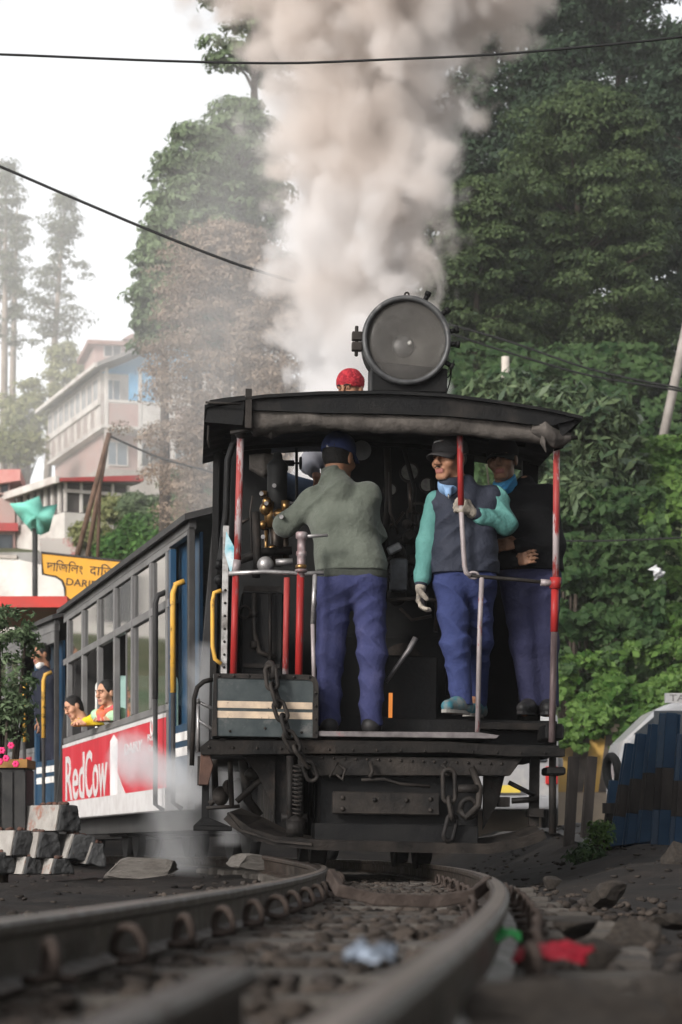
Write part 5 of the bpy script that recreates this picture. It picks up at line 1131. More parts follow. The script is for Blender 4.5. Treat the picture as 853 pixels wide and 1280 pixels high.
def nz3(P, s, seed):
    """cheap smooth noise, -1..1"""
    r = np.random.default_rng(seed); out = 0
    for k in range(6):
        d = r.normal(0, 1, 3); d /= np.linalg.norm(d); f = s * (0.7 + 0.25 * k); out = out + np.sin(P @ (d * f) + r.uniform(0, 6.28)) / (1 + .35 * k)
    return out / 3.2
class SDF:
    def __init__(s): s.ops = []
    def cap(s, a, b, ra, rb=None, k=.03, sub=False):
        a, b = np.array(a, float), np.array(b, float); rb = ra if rb is None else rb
        s.ops.append(('c', a, b, ra, rb, k, sub, np.minimum(a - ra, b - rb), np.maximum(a + ra, b + rb))); return s
    def chain(s, pts, rs, k=.03):
        for i in range(len(pts) - 1): s.cap(pts[i], pts[i + 1], rs[i], rs[i + 1], k)
        return s
    def ell(s, c, r, R=None, k=.03, sub=False):
        c = np.array(c, float); r = np.array(r, float); R = np.eye(3) if R is None else np.array(R); e = np.abs(R) @ r
        s.ops.append(('e', c, r, R, None, k, sub, c - e, c + e)); return s
    def mesh(s, name, h=.007, fold=0.0, fs=22.0, seed=1, cuts=(), pad=.05, fold_dir=None, wall=None):
        add = [o for o in s.ops if not o[6]]
        lo = np.min([o[7] for o in add], 0) - pad; hi = np.max([o[8] for o in add], 0) + pad
        n = np.ceil((hi - lo) / h).astype(int) + 1
        ax = [lo[d] + h * np.arange(n[d]) for d in range(3)]
        Fv = np.full(tuple(n), 9.0, np.float32)
        for o in s.ops:
            kind, k, sub = o[0], o[5], o[6]; mg = max(k, .02) * 1.6 + .02
            i0 = np.clip(np.floor((o[7] - mg - lo) / h).astype(int), 0, n); i1 = np.clip(np.ceil((o[8] + mg - lo) / h).astype(int) + 1, 0, n)
            if (i1 <= i0).any(): continue
            G = np.stack(np.meshgrid(*[ax[d][i0[d]:i1[d]] for d in range(3)], indexing='ij'), -1)
            if kind == 'c':
                a, b, ra, rb = o[1:5]; ab = b - a; L = ab @ ab; t = np.clip(((G - a) @ ab) / max(L, 1e-9), 0, 1)
                D = np.linalg.norm(G - a - t[..., None] * ab, axis=-1) - (ra + (rb - ra) * t)
            else:
                c, r, R = o[1:4]; q = (G - c) @ R; k0 = np.linalg.norm(q / r, axis=-1); k1 = np.linalg.norm(q / (r * r), axis=-1); D = k0 * (k0 - 1) / np.maximum(k1, 1e-6)
            S_ = tuple(slice(i0[d], i1[d]) for d in range(3)); A = Fv[S_]
            if sub: 
                D = -D; hh = np.clip(.5 - .5 * (A - D) / k, 0, 1); Fv[S_] = A * (1 - hh) + D * hh + k * hh * (1 - hh)
            else:
                hh = np.clip(.5 + .5 * (D - A) / k, 0, 1); Fv[S_] = D * (1 - hh) + A * hh - k * hh * (1 - hh)
        near = np.abs(Fv) < .06
        G = np.stack(np.meshgrid(*ax, indexing='ij'), -1)[near]
        if fold:
            w_ = nz3(G, 7, seed) * 1.6; d = np.array(fold_dir if fold_dir else (.25, .2, 1.0)); d = d / np.linalg.norm(d)
            a1 = 1 - 2 * np.abs(np.sin(.5 * (G @ d) * fs + 2.2 * w_)) ** .8
            d2 = np.array((-d[2] * .8 + .2, .3, d[0] + .35)); d2 /= np.linalg.norm(d2); a2 = 1 - 2 * np.abs(np.sin(.5 * (G @ d2) * fs * 1.5 + 2.0 * nz3(G, 8, seed + 11)))
            am = np.clip(nz3(G, 9, seed + 7) * 1.4 + .3, 0, 1); am2 = np.clip(nz3(G, 10, seed + 9) * 1.6, 0, 1)
            Fv[near] -= (fold * .55 * am * a1 + fold * .45 * am2 * a2 + fold * .35 * nz3(G, 16, seed + 3)).astype(np.float32)
        for p, nrm in cuts:                                     # keep the side the normal points away from
            full = np.stack(np.meshgrid(*ax, indexing='ij'), -1); D = ((full - np.array(p)) @ (np.array(nrm) / np.linalg.norm(nrm))).astype(np.float32); Fv = np.maximum(Fv, D)
        if wall is not None:                                    # keep clear of a side wall below its sill: (normal into the coach, offset, sill height)
            full = np.stack(np.meshgrid(*ax, indexing='ij'), -1); D = np.minimum(wall[1] - full @ np.array(wall[0]), wall[2] - full[..., 2]).astype(np.float32); Fv = np.maximum(Fv, D)
        V, Fq = surface_nets(Fv, lo, h); return fast_mesh(name, V, Fq, True)
def rotm(yaw=0, pitch=0, roll=0):
    """columns: person's left->image frame; yaw about z, pitch: nod down, roll"""
    return np.array((Matrix.Rotation(yaw, 3, 'Z') @ Matrix.Rotation(roll, 3, 'Y') @ Matrix.Rotation(pitch, 3, 'X')))
def head_ops(s, c, R, sc=1.0):
    """local axes: x to the side, -y forward (face), z up; c is the middle of the head"""
    f = lambda x, y, z: np.array(c) + R @ (np.array((x, -y, z)) * sc)
    e = lambda p, r, **k: s.ell(f(*p), np.array(r) * sc, R, **k); q = lambda a, b, ra, rb, k=.012, sub=False: s.cap(f(*a), f(*b), ra * sc, rb * sc, k, sub)
    e((0, -.012, .032), (.076, .096, .088), k=.02); e((0, .022, -.045), (.056, .066, .066), k=.03); q((-.018, .070, -.098), (.018, .070, -.098), .019, .019, .03)
    for x in (-1, 1):
        e((x * .042, .058, -.028), (.026, .03, .026), k=.025); e((x * .031, .103, .006), (.015, .011, .008), k=.012, sub=True); e((x * .031, .084, .006), (.0135, .012, .0105), k=.004)
        e((x * .079, -.008, -.006), (.010, .024, .034), k=.008); q((x * .012, .100, .024), (x * .045, .084, .027), .009, .008, .014); e((x * .013, .104, -.032), (.010, .012, .009), k=.010)
    q((0, .092, .012), (0, .117, -.026), .009, .0135, .012)
    q((-.022, .090, -.062), (.022, .090, -.062), .0065, .0065, .012); q((-.018, .089, -.074), (.018, .089, -.074), .0075, .0075, .010); e((0, .100, -.068), (.022, .006, .0022), k=.004, sub=True)
    q((0, -.03, -.04), (0, -.035, -.15), .055, .060, .03)
def hand_ops(s, w, d, nrm, thumb, curl=(.5, .7, .5), sc=1.0, k=.006, r=0.0, spread=.10):
    """w wrist, d finger direction, nrm direction the palm faces, thumb: side vector the thumb leaves on"""
    w, d, nrm, th = [np.array(x, float) for x in (w, d, nrm, thumb)]
    d /= np.linalg.norm(d); nrm -= d * (nrm @ d); nrm /= np.linalg.norm(nrm); th = th - d * (th @ d) - nrm * (th @ nrm); th /= np.linalg.norm(th)
    L = .088 * sc
    for u in (-.030, -.010, .010, .029): s.cap(w + d * .012, w + d * L + th * u * sc, .015 * sc + r, .0125 * sc + r, .012)
    for u, ln, ph in ((.030, .92, -.02), (.010, 1.0, 0), (-.010, .95, .02), (-.029, .76, .05)):
        p = w + d * L + th * u * sc; dd = d + th * u / .03 * spread; dd /= np.linalg.norm(dd); a = 0; rad = .0095 * sc + r
        for seg, c_ in zip((.042, .026, .022), curl):
            a += c_ + ph; q = p + (dd * cos(a) + nrm * sin(a)) * seg * ln * sc; s.cap(p, q, rad, rad * .93, k); p = q; rad *= .93
    p0 = w + d * .022 + th * .026 * sc; p1 = p0 + (th * .7 + d * .55 + nrm * .45) * .036 * sc; p2 = p1 + (d * .75 + nrm * .65 + th * .05) * .032 * sc; p3 = p2 + (d * .7 + nrm * .7 - th * .25) * .026 * sc
    s.chain([p0, p1, p2, p3], [.014 * sc + r, .0125 * sc + r, .011 * sc + r, .0095 * sc + r], .010)
def torso_ops(s, J, g=0.0, chest=.118, waist=.112, hip=.112, hem=None):
    sl, sr, hl, hr = [np.array(J[n]) for n in ('sl', 'sr', 'hl', 'hr')]; sm = (sl + sr) / 2; hm = (hl + hr) / 2; up = (sm - hm); Hh = np.linalg.norm(up); up /= Hh; side = (sr - sl) / np.linalg.norm(sr - sl)
    hs = (hr - hl) / np.linalg.norm(hr - hl)
    W_ = np.linalg.norm(sr - sl) / 2
    s.cap(sl + up * -.02, sr + up * -.02, .062 + g, .062 + g, .05)
    c = hm + up * Hh * .72; s.cap(c - side * (W_ - .09), c + side * (W_ - .09), chest + g, chest + g, .06)
    c = hm + up * Hh * .38; s.cap(c - side * .065, c + side * .065, waist + g, waist + g, .07)
    c = hm + up * Hh * .10; s.cap(c - hs * .075, c + hs * .075, hip + g, hip + g, .06)
    s.cap(sm + up * -.01, sm + up * .07, .075 + g * .6, .055 + g * .5, .05)

skin = mat('brown_skin', (.25, .125, .075), (.30, .155, .095), 14, .5, bump=.05); skin_d = mat('dark_brown_skin', (.20, .105, .066), (.24, .13, .08), 14, .5); skin_l = mat('light_brown_skin', (.42, .22, .14), (.48, .26, .17), 14, .5)
hair_m = mat('black_hair', (.010, .009, .009), (.02, .018, .016), 40, .5, bump=.5, bscale=90); eye_m = mat('eye', (.05, .035, .03), None, rough=.15); lipm = mat('lips', (.22, .085, .07), (.26, .10, .085), 12, .45)
olive = mat('olive_grey_jacket', (.075, .084, .068), (.10, .11, .09), 5, .8, bump=.75, bscale=17, sheen=.15); rib_m = mat('dark_olive_rib', (.035, .038, .033), (.05, .054, .046), 60, .9)
navyt = mat('navy_work_trousers', (.028, .032, .088), (.040, .044, .108), 6, .85, bump=.75, bscale=17, c3=(.075, .075, .16), s3=4, lo3=.58, hi3=.75); navyt2 = mat('dull_navy_trousers', (.024, .025, .058), (.036, .037, .076), 6, .85, bump=.75, bscale=17); bluet = mat('blue_work_trousers', (.022, .030, .088), (.032, .042, .115), 6, .85, bump=.75, bscale=17)
capb = mat('navy_cap', (.022, .030, .085), (.03, .042, .11), 8, .8, bump=.2, bscale=80); capk = mat('charcoal_cap', (.030, .028, .029), (.045, .042, .042), 8, .8, bump=.2, bscale=80)
vestm = mat('dark_navy_vest_jacket', (.018, .021, .032), (.028, .031, .045), 6, .7, bump=.75, bscale=17); teal = mat('teal_sleeve', (.066, .175, .16), (.09, .225, .205), 6, .75, bump=.75, bscale=17); blackk = mat('black_jumper', (.006, .006, .007), (.011, .011, .012), 8, .95, bump=.3, bscale=90)
shirtb = mat('blue_shirt', (.05, .25, .50), (.07, .30, .56), 8, .7); shirtl = mat('pale_blue_shirt', (.15, .25, .42), (.20, .31, .48), 8, .7); glovem = mat('dirty_cotton_glove', (.34, .30, .25), (.24, .205, .17), 9, .95, bump=.5, bscale=70, c3=(.10, .09, .08), s3=9)
blackshoe = mat('black_shoe', (.012, .012, .013), (.03, .028, .028), 9, .45); tealshoe = mat('grey_teal_shoe', (.13, .14, .135), (.03, .12, .15), 9, .6, lo=.45, hi=.55)

def material_by(me, mats, fn):
    for m_ in mats: me.materials.append(m_)
    n = len(me.polygons); c = np.zeros(n * 3); me.polygons.foreach_get('center', c); me.polygons.foreach_set('material_index', fn(c.reshape(-1, 3)).astype(np.int32))
def person(feet, J, label, group=None, head_R=None, skinm=skin, sc=1.0, fist=True, hands=None, cat='person', legs=True, wall=None, hs=1.0):
    """J: joints in metres from the root (x right in the picture, y away, z up). Returns the root body object (one continuous skin)"""
    s = SDF(); torso_ops(s, J, -.015 * sc, .118 * sc, .112 * sc, .112 * sc)
    for q in ('l', 'r'):
        s.chain([J['s' + q], J['e' + q], J['w' + q]], [.043 * sc, .035 * sc, .026 * sc])
        if legs: s.chain([J['h' + q], J['k' + q], J['a' + q]], [.075 * sc, .05 * sc, .036 * sc]); s.cap(J['a' + q], J['t' + q], .034 * sc, .028 * sc)
        if hands: hand_ops(s, **hands[q])
    sc *= hs; head_ops(s, J['head'], head_R, sc)
    me = s.mesh('person', .0065 if sc > .9 else .006, wall=wall); c0 = np.array(J['head'])
    def lips(c):
        q = (c - c0) @ head_R / sc; return ((np.abs(q[:, 0]) < .027) & (q[:, 1] < -.086) & (q[:, 2] > -.083) & (q[:, 2] < -.056)).astype(int)
    material_by(me, [skinm, lipm], lips)
    o = link('person', me); o.location = feet; tag(o, label, cat, group)
    for x in (-1, 1):
        p = c0 + head_R @ (np.array((x * .031, -.0835, .006)) * sc); MB().ell(p + head_R @ (np.array((0, -.006, 0)) * sc), (.0075 * sc, .0085 * sc, .0055 * sc), 10, 8).build('eye', eye_m, o)
        a = c0 + head_R @ (np.array((x * .014, -.112, .024)) * sc); b = c0 + head_R @ (np.array((x * .030, -.108, .031)) * sc); d = c0 + head_R @ (np.array((x * .048, -.092, .027)) * sc); MB().tube([a, b, d], [.0045 * sc, .005 * sc, .003 * sc], 6).build('eyebrow', hair_m, o)
    return o
def part_mesh(o, name, s, m, h=.007, **k):
    me = s.mesh(name, h, **k); me.materials.append(m); return link(name, me, o)
def cap_part(o, J, R, m, brim=True, badge=False, back_strap=False, sc=1.0, up=.0):
    c = np.array(J['head']); f = lambda x, y, z: c + R @ (np.array((x, -y, z)) * sc); s = SDF()
    s.ell(f(0, -.008, .040 + up), np.array((.090, .110, .104)) * sc, R, k=.01); s.cap(f(0, -.02, .06 + up), f(0, .035, .085 + up), .070 * sc, .052 * sc, .05)
    me = s.mesh('cap', .005, cuts=[(f(0, 0, .022 + up), R @ np.array((0, .12, -1.0)))]); me.materials.append(m); cp = link('cap', me, o)
    if brim:
        V = []; n = 13
        for i in range(n):
            a = pi * (.10 + .80 * i / (n - 1)); xo, yo = .086 * cos(a), .098 * sin(a) - .01
            for t in (0, .33, .66, 1):
                k_ = t * .080 * sin(a) ** .6; drop = -.020 * t * t - .030 * (cos(a) ** 2) * t
                V.append(f(xo * (1 + .0 * t), yo + k_, .036 + up + drop))
        b = MB().add(V, [(i * 4 + j, i * 4 + j + 1, (i + 1) * 4 + j + 1, (i + 1) * 4 + j) for i in range(n - 1) for j in range(3)], True); bo = b.build('cap_brim', m, cp); bo.modifiers.new('t', 'SOLIDIFY').thickness = .006
    if back_strap:
        MB().tube([f(.036 * cos(a), -.110 - .012 * sin(a) * 0, (.040 + up) + .024 * sin(a)) for a in np.linspace(0, pi, 9)], .0035, 6).build('strap_opening', capk, cp); MB().box(f(.004, -.114, .040 + up), (.020, .008, .012)).build('buckle', bright, cp)
    MB().ell(f(0, -.01, .146 + up), (.009, .009, .006), 8, 5).build('cap_button', m, cp)
    return cp
def shoes(o, J, m, sole=True, sc=1.0):
    for q in ('l', 'r'):
        a, t = np.array(J['a' + q]), np.array(J['t' + q]); d = t - a; d[2] = 0; d /= np.linalg.norm(d); z0 = J['sole' + q] if 'sole' + q in J else .0
        s = SDF(); heel = np.array((a[0], a[1], z0 + .045)) - d * .03; toe = np.array((a[0], a[1], z0 + .040)) + d * .17
        s.chain([a + np.array((0, 0, -.02)), heel], [.046, .046], .03); s.chain([heel, (heel + toe) / 2 + np.array((0, 0, .008)), toe], [.045, .046, .038], .03)
        part_mesh(o, 'shoe', s, m, .006, cuts=[((0, 0, z0 + .012), (0, 0, -1))])
        side = np.array((-d[1], d[0], 0)); pol = []
        for i in range(20):
            an = 2 * pi * i / 20; pol.append((a + d * (.07 + .15 * cos(an)) + side * .046 * sin(an) * (1 + .15 * cos(an))))
        MB().prism([(p[0], p[1]) for p in pol], z0 + .001, z0 + .02, 'Z').build('shoe_sole', mat('pale_rubber_sole', (.16, .15, .14), (.25, .24, .22), 9, .8) if m is tealshoe else blackshoe, o)

# ---- the driver, back to us, at the left
def W2(px, py, ly): return LM @ LQ(px, py, ly)
D0 = LM @ Vector((LX(434, .28), .28, 0)); D0.z = (LM @ Vector((LX(434, .28), .28, zf))).z
def rel(px, py, Y): return tuple(at(px, py, Y) - D0)
Yd = D0.y
J = dict(head=rel(424, 573, Yd + .03), sl=rel(392, 622, Yd + .02), sr=rel(460, 617, Yd - .01), el=rel(357, 657, Yd + .05), wl=rel(352, 655, Yd + .28), er=rel(468, 668, Yd + .08), wr=rel(448, 676, Yd + .30),
         hl=rel(420, 730, Yd), hr=rel(461, 730, Yd), kl=rel(413, 818, Yd - .01), kr=rel(465, 818, Yd - .02), al=rel(411, 896, Yd), ar=rel(464, 896, Yd), tl=rel(408, 908, Yd + .12), tr=rel(468, 908, Yd + .12))
Rd = rotm(pi - .55, .12, 0)
hd = dict(l=dict(w=J['wl'], d=(.2, 1, -.1), nrm=(1, -.2, 0), thumb=(0, 0, 1), curl=(.7, .9, .7)), r=dict(w=J['wr'], d=(-.3, 1, .1), nrm=(-1, -.2, 0), thumb=(0, 0, 1), curl=(.7, .9, .7)))
dv = person(D0, J, 'driver with his back turned, in olive jacket, navy trousers and dark blue cap', 'railway men on the engine', Rd, skin, hands=hd, hs=1.06)
s = SDF(); torso_ops(s, J, .016, .122, .118, .112); s.chain([np.array(J['sl']) + np.array((.012, 0, -.01)), J['el'], np.array(J['wl']) * .9 + np.array(J['el']) * .1], [.070, .064, .046], .05); s.chain([np.array(J['sr']) + np.array((-.012, 0, -.01)), J['er'], np.array(J['wr']) * .9 + np.array(J['er']) * .1], [.070, .062, .046], .05)
c_ = np.array(J['head']); s.cap(c_ + Rd @ np.array((-.01, .032, -.15)), c_ + Rd @ np.array((.01, .032, -.085)), .078, .072, .02); s.cap(c_ + Rd @ np.array((-.02, .03, -.20)), c_ + Rd @ np.array((.0, .03, -.16)), .105, .088, .03)
for dx in (-.06, .06): s.cap((np.array(J['hl']) + np.array(J['hr'])) / 2 + np.array((dx, 0, .05)), (np.array(J['hl']) + np.array(J['hr'])) / 2 + np.array((dx, 0, .14)), .135, .14, .05)
hemz = rel(430, 714, Yd)[2]; colz = c_[2] - .068
jk = part_mesh(dv, 'jacket', s, olive, .007, fold=.022, fs=44, seed=3, cuts=[((0, 0, hemz), (0, 0, -1)), ((0, 0, colz), (.0, .25, 1))], fold_dir=(.35, .1, 1))
s = SDF(); hm_ = (np.array(J['hl']) + np.array(J['hr'])) / 2
s.cap(hm_ + np.array((-.075, 0, .035)), hm_ + np.array((.075, 0, .035)), .122, .122, .03); s.cap(hm_ + np.array((-.075, 0, .07)), hm_ + np.array((.075, 0, .07)), .126, .126, .03)
part_mesh(dv, 'jacket_rib', s, rib_m, .007, cuts=[((0, 0, hemz + .012), (0, 0, 1)), ((0, 0, hemz - .045), (0, 0, -1))])
s = SDF()
for q, dx in (('l', -.004), ('r', .004)):
    s.cap(np.array(J['h' + q]) + np.array((0, 0, .02)), J['k' + q], .112, .080, .035); s.cap(J['k' + q], np.array(J['a' + q]) + np.array((0, 0, -.03)), .080, .068, .05)
s.cap(hm_ + np.array((-.05, -.01, .02)), hm_ + np.array((.05, -.01, .02)), .120, .120, .04)
part_mesh(dv, 'trousers', s, navyt, .007, fold=.014, fs=58, seed=5, cuts=[((0, 0, hemz), (0, 0, 1)), ((0, 0, np.array(J['al'])[2] - .055), (0, 0, -1))], fold_dir=(.6, .1, 1))
shoes(dv, J, blackshoe); cap_part(dv, J, Rd, capb, True, back_strap=True, sc=1.06)
s = SDF(); f = lambda x, y, z: c_ + Rd @ (np.array((x, -y, z)) * 1.06); s.ell(f(0, -.016, .012), (.086, .107, .10), Rd, k=.01); part_mesh(dv, 'hair', s, hair_m, .006, cuts=[(f(0, .012, 0), Rd @ np.array((0, -1, .0))), (f(0, 0, -.040), (0, 0, -1))])

# ---- the guard with teal sleeves, holding the post
G0 = LM @ Vector((LX(575, .24), .24, 0)); G0.z = at(575, 893, G0.y).z; Yg = G0.y
def rel(px, py, Y): return tuple(at(px, py, Y) - G0)
J = dict(head=rel(562, 574, Yg - .03), sl=rel(549, 622, Yg + .03), sr=rel(615, 617, Yg + .02), el=rel(534, 682, Yg + .05), wl=rel(526, 734, Yg - .02), er=rel(633, 655, Yg + .02), wr=rel(596, 641, Yg - .24),
         hl=rel(564, 728, Yg + .03), hr=rel(598, 728, Yg + .03), kl=rel(570, 806, Yg - .02), kr=rel(598, 800, Yg + .20), al=rel(578, 871, Yg + .0), ar=rel(597, 868, Yg + .42), tl=rel(564, 886, Yg - .11), tr=rel(590, 880, Yg + .32), solel=0.0, soler=.0)
Rg = rotm(-.72, .05, .02)
post_w = LM @ LQ(576.5, 630, .05); pw = np.array(post_w - G0)
wr_ = pw + np.array((.068, .065, -.045)); J['wr'] = tuple(wr_)
hd = dict(l=dict(w=J['wl'], d=(-.05, -.15, -1), nrm=(.9, -.3, 0), thumb=(-.3, -1, 0), curl=(.45, .55, .4)), r=dict(w=J['wr'], d=(-.70, -.72, .40), nrm=(-.62, .75, .0), thumb=(.0, .0, 1), curl=(.9, 1.25, .9)))
gd = person(G0, J, 'guard in teal sleeved dark jacket and gloves, gripping the red post, looking left', 'railway men on the engine', Rg, skin, hands=hd, hs=1.07)
c_ = np.array(J['head']); f = lambda x, y, z: c_ + Rg @ (np.array((x, -y, z)) * 1.07)
s = SDF(); torso_ops(s, J, .012, .118, .118, .110)
for dx in (-.06, .06): s.cap((np.array(J['hl']) + np.array(J['hr'])) / 2 + np.array((dx, -.01, .06)), (np.array(J['hl']) + np.array(J['hr'])) / 2 + np.array((dx, -.015, .18)),   .122, .130, .06)
s.cap(c_ + np.array((.006, .01, -.135)), c_ + np.array((.012, .01, -.105)), .078, .076, .03)
hemz = rel(580, 717, Yg)[2]
zip_p = c_ + np.array((-.02, -.115, -.19))
s.cap(c_ + np.array((-.035, -.12, -.10)), c_ + np.array((-.012, -.15, -.225)), .032, .005, .01, sub=True)
part_mesh(gd, 'vest_jacket', s, vestm, .0065, fold=.020, fs=44, seed=11, cuts=[((0, 0, hemz), (0, 0, -1)), (c_ + np.array((0, 0, -.098)), (.0, -.35, 1))], fold_dir=(.5, .1, 1))
s = SDF(); s.cap(c_ + np.array((.0, .005, -.15)), c_ + np.array((.0, .0, -.105)), .070, .066, .02); s.cap(c_ + np.array((-.015, -.06, -.13)), c_ + np.array((-.01, -.085, -.215)), .034, .02, .02); part_mesh(gd, 'shirt', s, shirtl, .006, cuts=[(c_ + np.array((0, 0, -.132)), (0, -.5, 1))])
MB().tube([c_ + np.array((-.012, -.128, -.222)), c_ + np.array((-.010, -.134, -.250))], .0045, 6).build('zip_pull', bright, gd)
for q, nm in (('l', 'sleeve'), ('r', 'sleeve')):
    s = SDF(); S_ = np.array(J['s' + q]) + np.array((-.02 if q == 'l' else .024, 0, -.025)); W_ = np.array(J['w' + q]); E_ = np.array(J['e' + q]); s.chain([S_, E_, E_ + (W_ - E_) * .78], [.066, .060, .050], .05); part_mesh(gd, nm, s, teal, .0065, fold=.020, fs=60, seed=21 if q == 'l' else 23, fold_dir=(.7, .2, .8) if q == 'r' else (.3, .1, 1))
    s = SDF(); s.cap(E_ + (W_ - E_) * .76, E_ + (W_ - E_) * .90, .043, .038, .01); part_mesh(gd, 'cuff', s, vestm, .006)
    s = SDF(); hand_ops(s, **hd[q], r=.0035); s.cap(E_ + (W_ - E_) * .86, W_, .034, .030, .02); part_mesh(gd, 'glove', s, glovem, .0045, fold=.002, fs=90, seed=4)
s = SDF(); hm_ = (np.array(J['hl']) + np.array(J['hr'])) / 2
for q in ('l', 'r'): s.cap(np.array(J['h' + q]) + np.array((0, 0, .02)), J['k' + q], .110, .082, .035); s.cap(J['k' + q], np.array(J['a' + q]) + np.array((0, 0, -.04)), .082, .062, .05)
s.cap(hm_ + np.array((-.05, -.0, .03)), hm_ + np.array((.05, -.0, .03)), .115, .115, .05)
part_mesh(gd, 'trousers', s, bluet, .007, fold=.016, fs=60, seed=8, cuts=[((0, 0, hemz + .02), (0, 0, 1)), ((0, 0, .055), (0, 0, -1))], fold_dir=(.7, .1, 1))
shoes(gd, J, tealshoe); cap_part(gd, J, Rg, capk, sc=1.07)
P = MB(); P.tube([f(-.045, .083, .078), f(-.02, .097, .088), f(.018, .098, .092), f(.035, .094, .094)], [.003, .006, .005, .002], 6); P.build('cap_mark', mat('white_stitching', (.7, .7, .7), None, rough=.7), gd)
s = SDF(); s.ell(f(0, -.035, .005), (.080, .078, .07), Rg, k=.01); part_mesh(gd, 'hair', s, hair_m, .006, cuts=[(f(0, .025, 0), Rg @ np.array((0, -1, .0))), (f(0, 0, -.035), (0, 0, -1))])
P = MB(); P.tube([f(-.022, .104, -.052), f(0, .112, -.047), f(.022, .104, -.052)], [.002, .004, .002], 6); P.build('moustache', hair_m, gd)

# ---- the third man in black, at the right
T0 = LM @ Vector((LX(665, .62), .62, 0)); T0.z = at(665, 895, T0.y).z; Yt = T0.y
def rel(px, py, Y): return tuple(at(px, py, Y) - T0)
J = dict(head=rel(628, 575, Yt - .02), sl=rel(632, 620, Yt + .03), sr=rel(683, 618, Yt + .02), el=rel(633, 690, Yt + .08), wl=rel(645, 705, Yt - .12), er=rel(692, 682, Yt + .02), wr=rel(650, 682, Yt - .16),
         hl=rel(646, 725, Yt + .03), hr=rel(679, 725, Yt + .03), kl=rel(655, 805, Yt - .01), kr=rel(681, 805, Yt + .02), al=rel(664, 875, Yt + .02), ar=rel(685, 876, Yt + .06), tl=rel(656, 890, Yt - .10), tr=rel(685, 890, Yt - .08))
Rt = rotm(-.30, .08, -.05)
hd = dict(l=dict(w=J['wl'], d=(.4, -.6, .2), nrm=(.6, .5, 0), thumb=(0, 0, 1), curl=(.5, .6, .5)), r=dict(w=J['wr'], d=(-1, -.3, .05), nrm=(0, 1, -.3), thumb=(0, 0, 1), curl=(.5, .7, .5)))
tm = person(T0, J, 'man in black jumper and blue shirt collar standing in the shade behind the guard', 'railway men on the engine', Rt, skin_d, hands=hd, hs=1.05)
c_ = np.array(J['head']); f = lambda x, y, z: c_ + Rt @ (np.array((x, -y, z)) * 1.05)
s = SDF(); torso_ops(s, J, .014, .124, .122, .114); s.chain([np.array(J['sl']), J['el'], J['wl']], [.066, .060, .045], .05); s.chain([np.array(J['sr']), J['er'], np.array(J['wr'])], [.068, .062, .045], .05)
hm_ = (np.array(J['hl']) + np.array(J['hr'])) / 2; s.cap(hm_ + np.array((-.05, 0, .06)), hm_ + np.array((.05, 0, .06)), .132, .132, .05); hemz = rel(660, 713, Yt)[2]
part_mesh(tm, 'jumper', s, blackk, .007, fold=.016, fs=40, seed=31, cuts=[((0, 0, hemz), (0, 0, -1)), (c_ + np.array((.01, 0, -.135)), (-.2, -.5, 1))])
s = SDF(); s.cap(c_ + np.array((.02, .03, -.15)), c_ + np.array((.015, .02, -.11)), .078, .070, .02); s.cap(c_ + np.array((.05, -.055, -.10)), c_ + np.array((.005, -.10, -.185)), .030, .018, .02); s.cap(c_ + np.array((-.03, -.06, -.12)), c_ + np.array((-.005, -.10, -.185)), .02, .014, .02); part_mesh(tm, 'shirt_collar', s, shirtb, .006, cuts=[(c_ + np.array((0, 0, -.125)), (-.45, -.5, 1))])
s = SDF()
for q in ('l', 'r'): s.cap(np.array(J['h' + q]) + np.array((0, 0, .02)), J['k' + q], .108, .080, .035); s.cap(J['k' + q], np.array(J['a' + q]) + np.array((0, 0, -.03)), .080, .066, .05)
s.cap(hm_ + np.array((-.05, -.0, .03)), hm_ + np.array((.05, -.0, .03)), .116, .116, .05)
part_mesh(tm, 'trousers', s, navyt2, .007, fold=.013, fs=56, seed=38, cuts=[((0, 0, hemz + .01), (0, 0, 1)), ((0, 0, .06), (0, 0, -1))], fold_dir=(.6, .1, 1))
shoes(tm, J, blackshoe); cap_part(tm, J, Rt, mat('black_cap', (.008, .008, .008), (.014, .013, .013), 8, .8), up=-.004, sc=1.05)
s = SDF(); s.ell(f(0, -.035, .005), (.080, .078, .07), Rt, k=.01); part_mesh(tm, 'hair', s, hair_m, .006, cuts=[(f(0, .025, 0), Rt @ np.array((0, -1, .0))), (f(0, 0, -.035), (0, 0, -1))])

# ---- man sitting on the bunker ahead of the cab: red woollen hat above the roof, jeans seen through the look-out window
B0 = LM @ Vector((LX(425, 2.2), 2.15, 1.72)); Yb = B0.y
def rel(px, py, Y): return tuple(at(px, py, Y) - B0)
hz0 = rel(438, 488, Yb); J = dict(head=(hz0[0], 0, hz0[2]), sl=(hz0[0] - .19, .02, hz0[2] - .26), sr=(hz0[0] + .19, .0, hz0[2] - .26), el=(hz0[0] - .30, -.05, hz0[2] - .50), wl=(hz0[0] - .28, -.25, hz0[2] - .62), er=(hz0[0] + .28, -.05, hz0[2] - .50), wr=(hz0[0] + .12, -.28, hz0[2] - .60),
         hl=(hz0[0] - .10, 0, hz0[2] - .74), hr=(hz0[0] + .10, 0, hz0[2] - .74), kl=(hz0[0] - .48, -.14, hz0[2] - .64), kr=(hz0[0] - .02, -.34, hz0[2] - .66), al=(hz0[0] - .60, -.12, hz0[2] - 1.04), ar=(hz0[0] - .02, -.40, hz0[2] - 1.06), tl=(hz0[0] - .66, -.24, hz0[2] - 1.10), tr=(hz0[0] - .02, -.52, hz0[2] - 1.12))
J['el'] = (hz0[0] - .27, -.08, hz0[2] - .50); J['wl'] = (hz0[0] - .24, -.26, hz0[2] - .58)
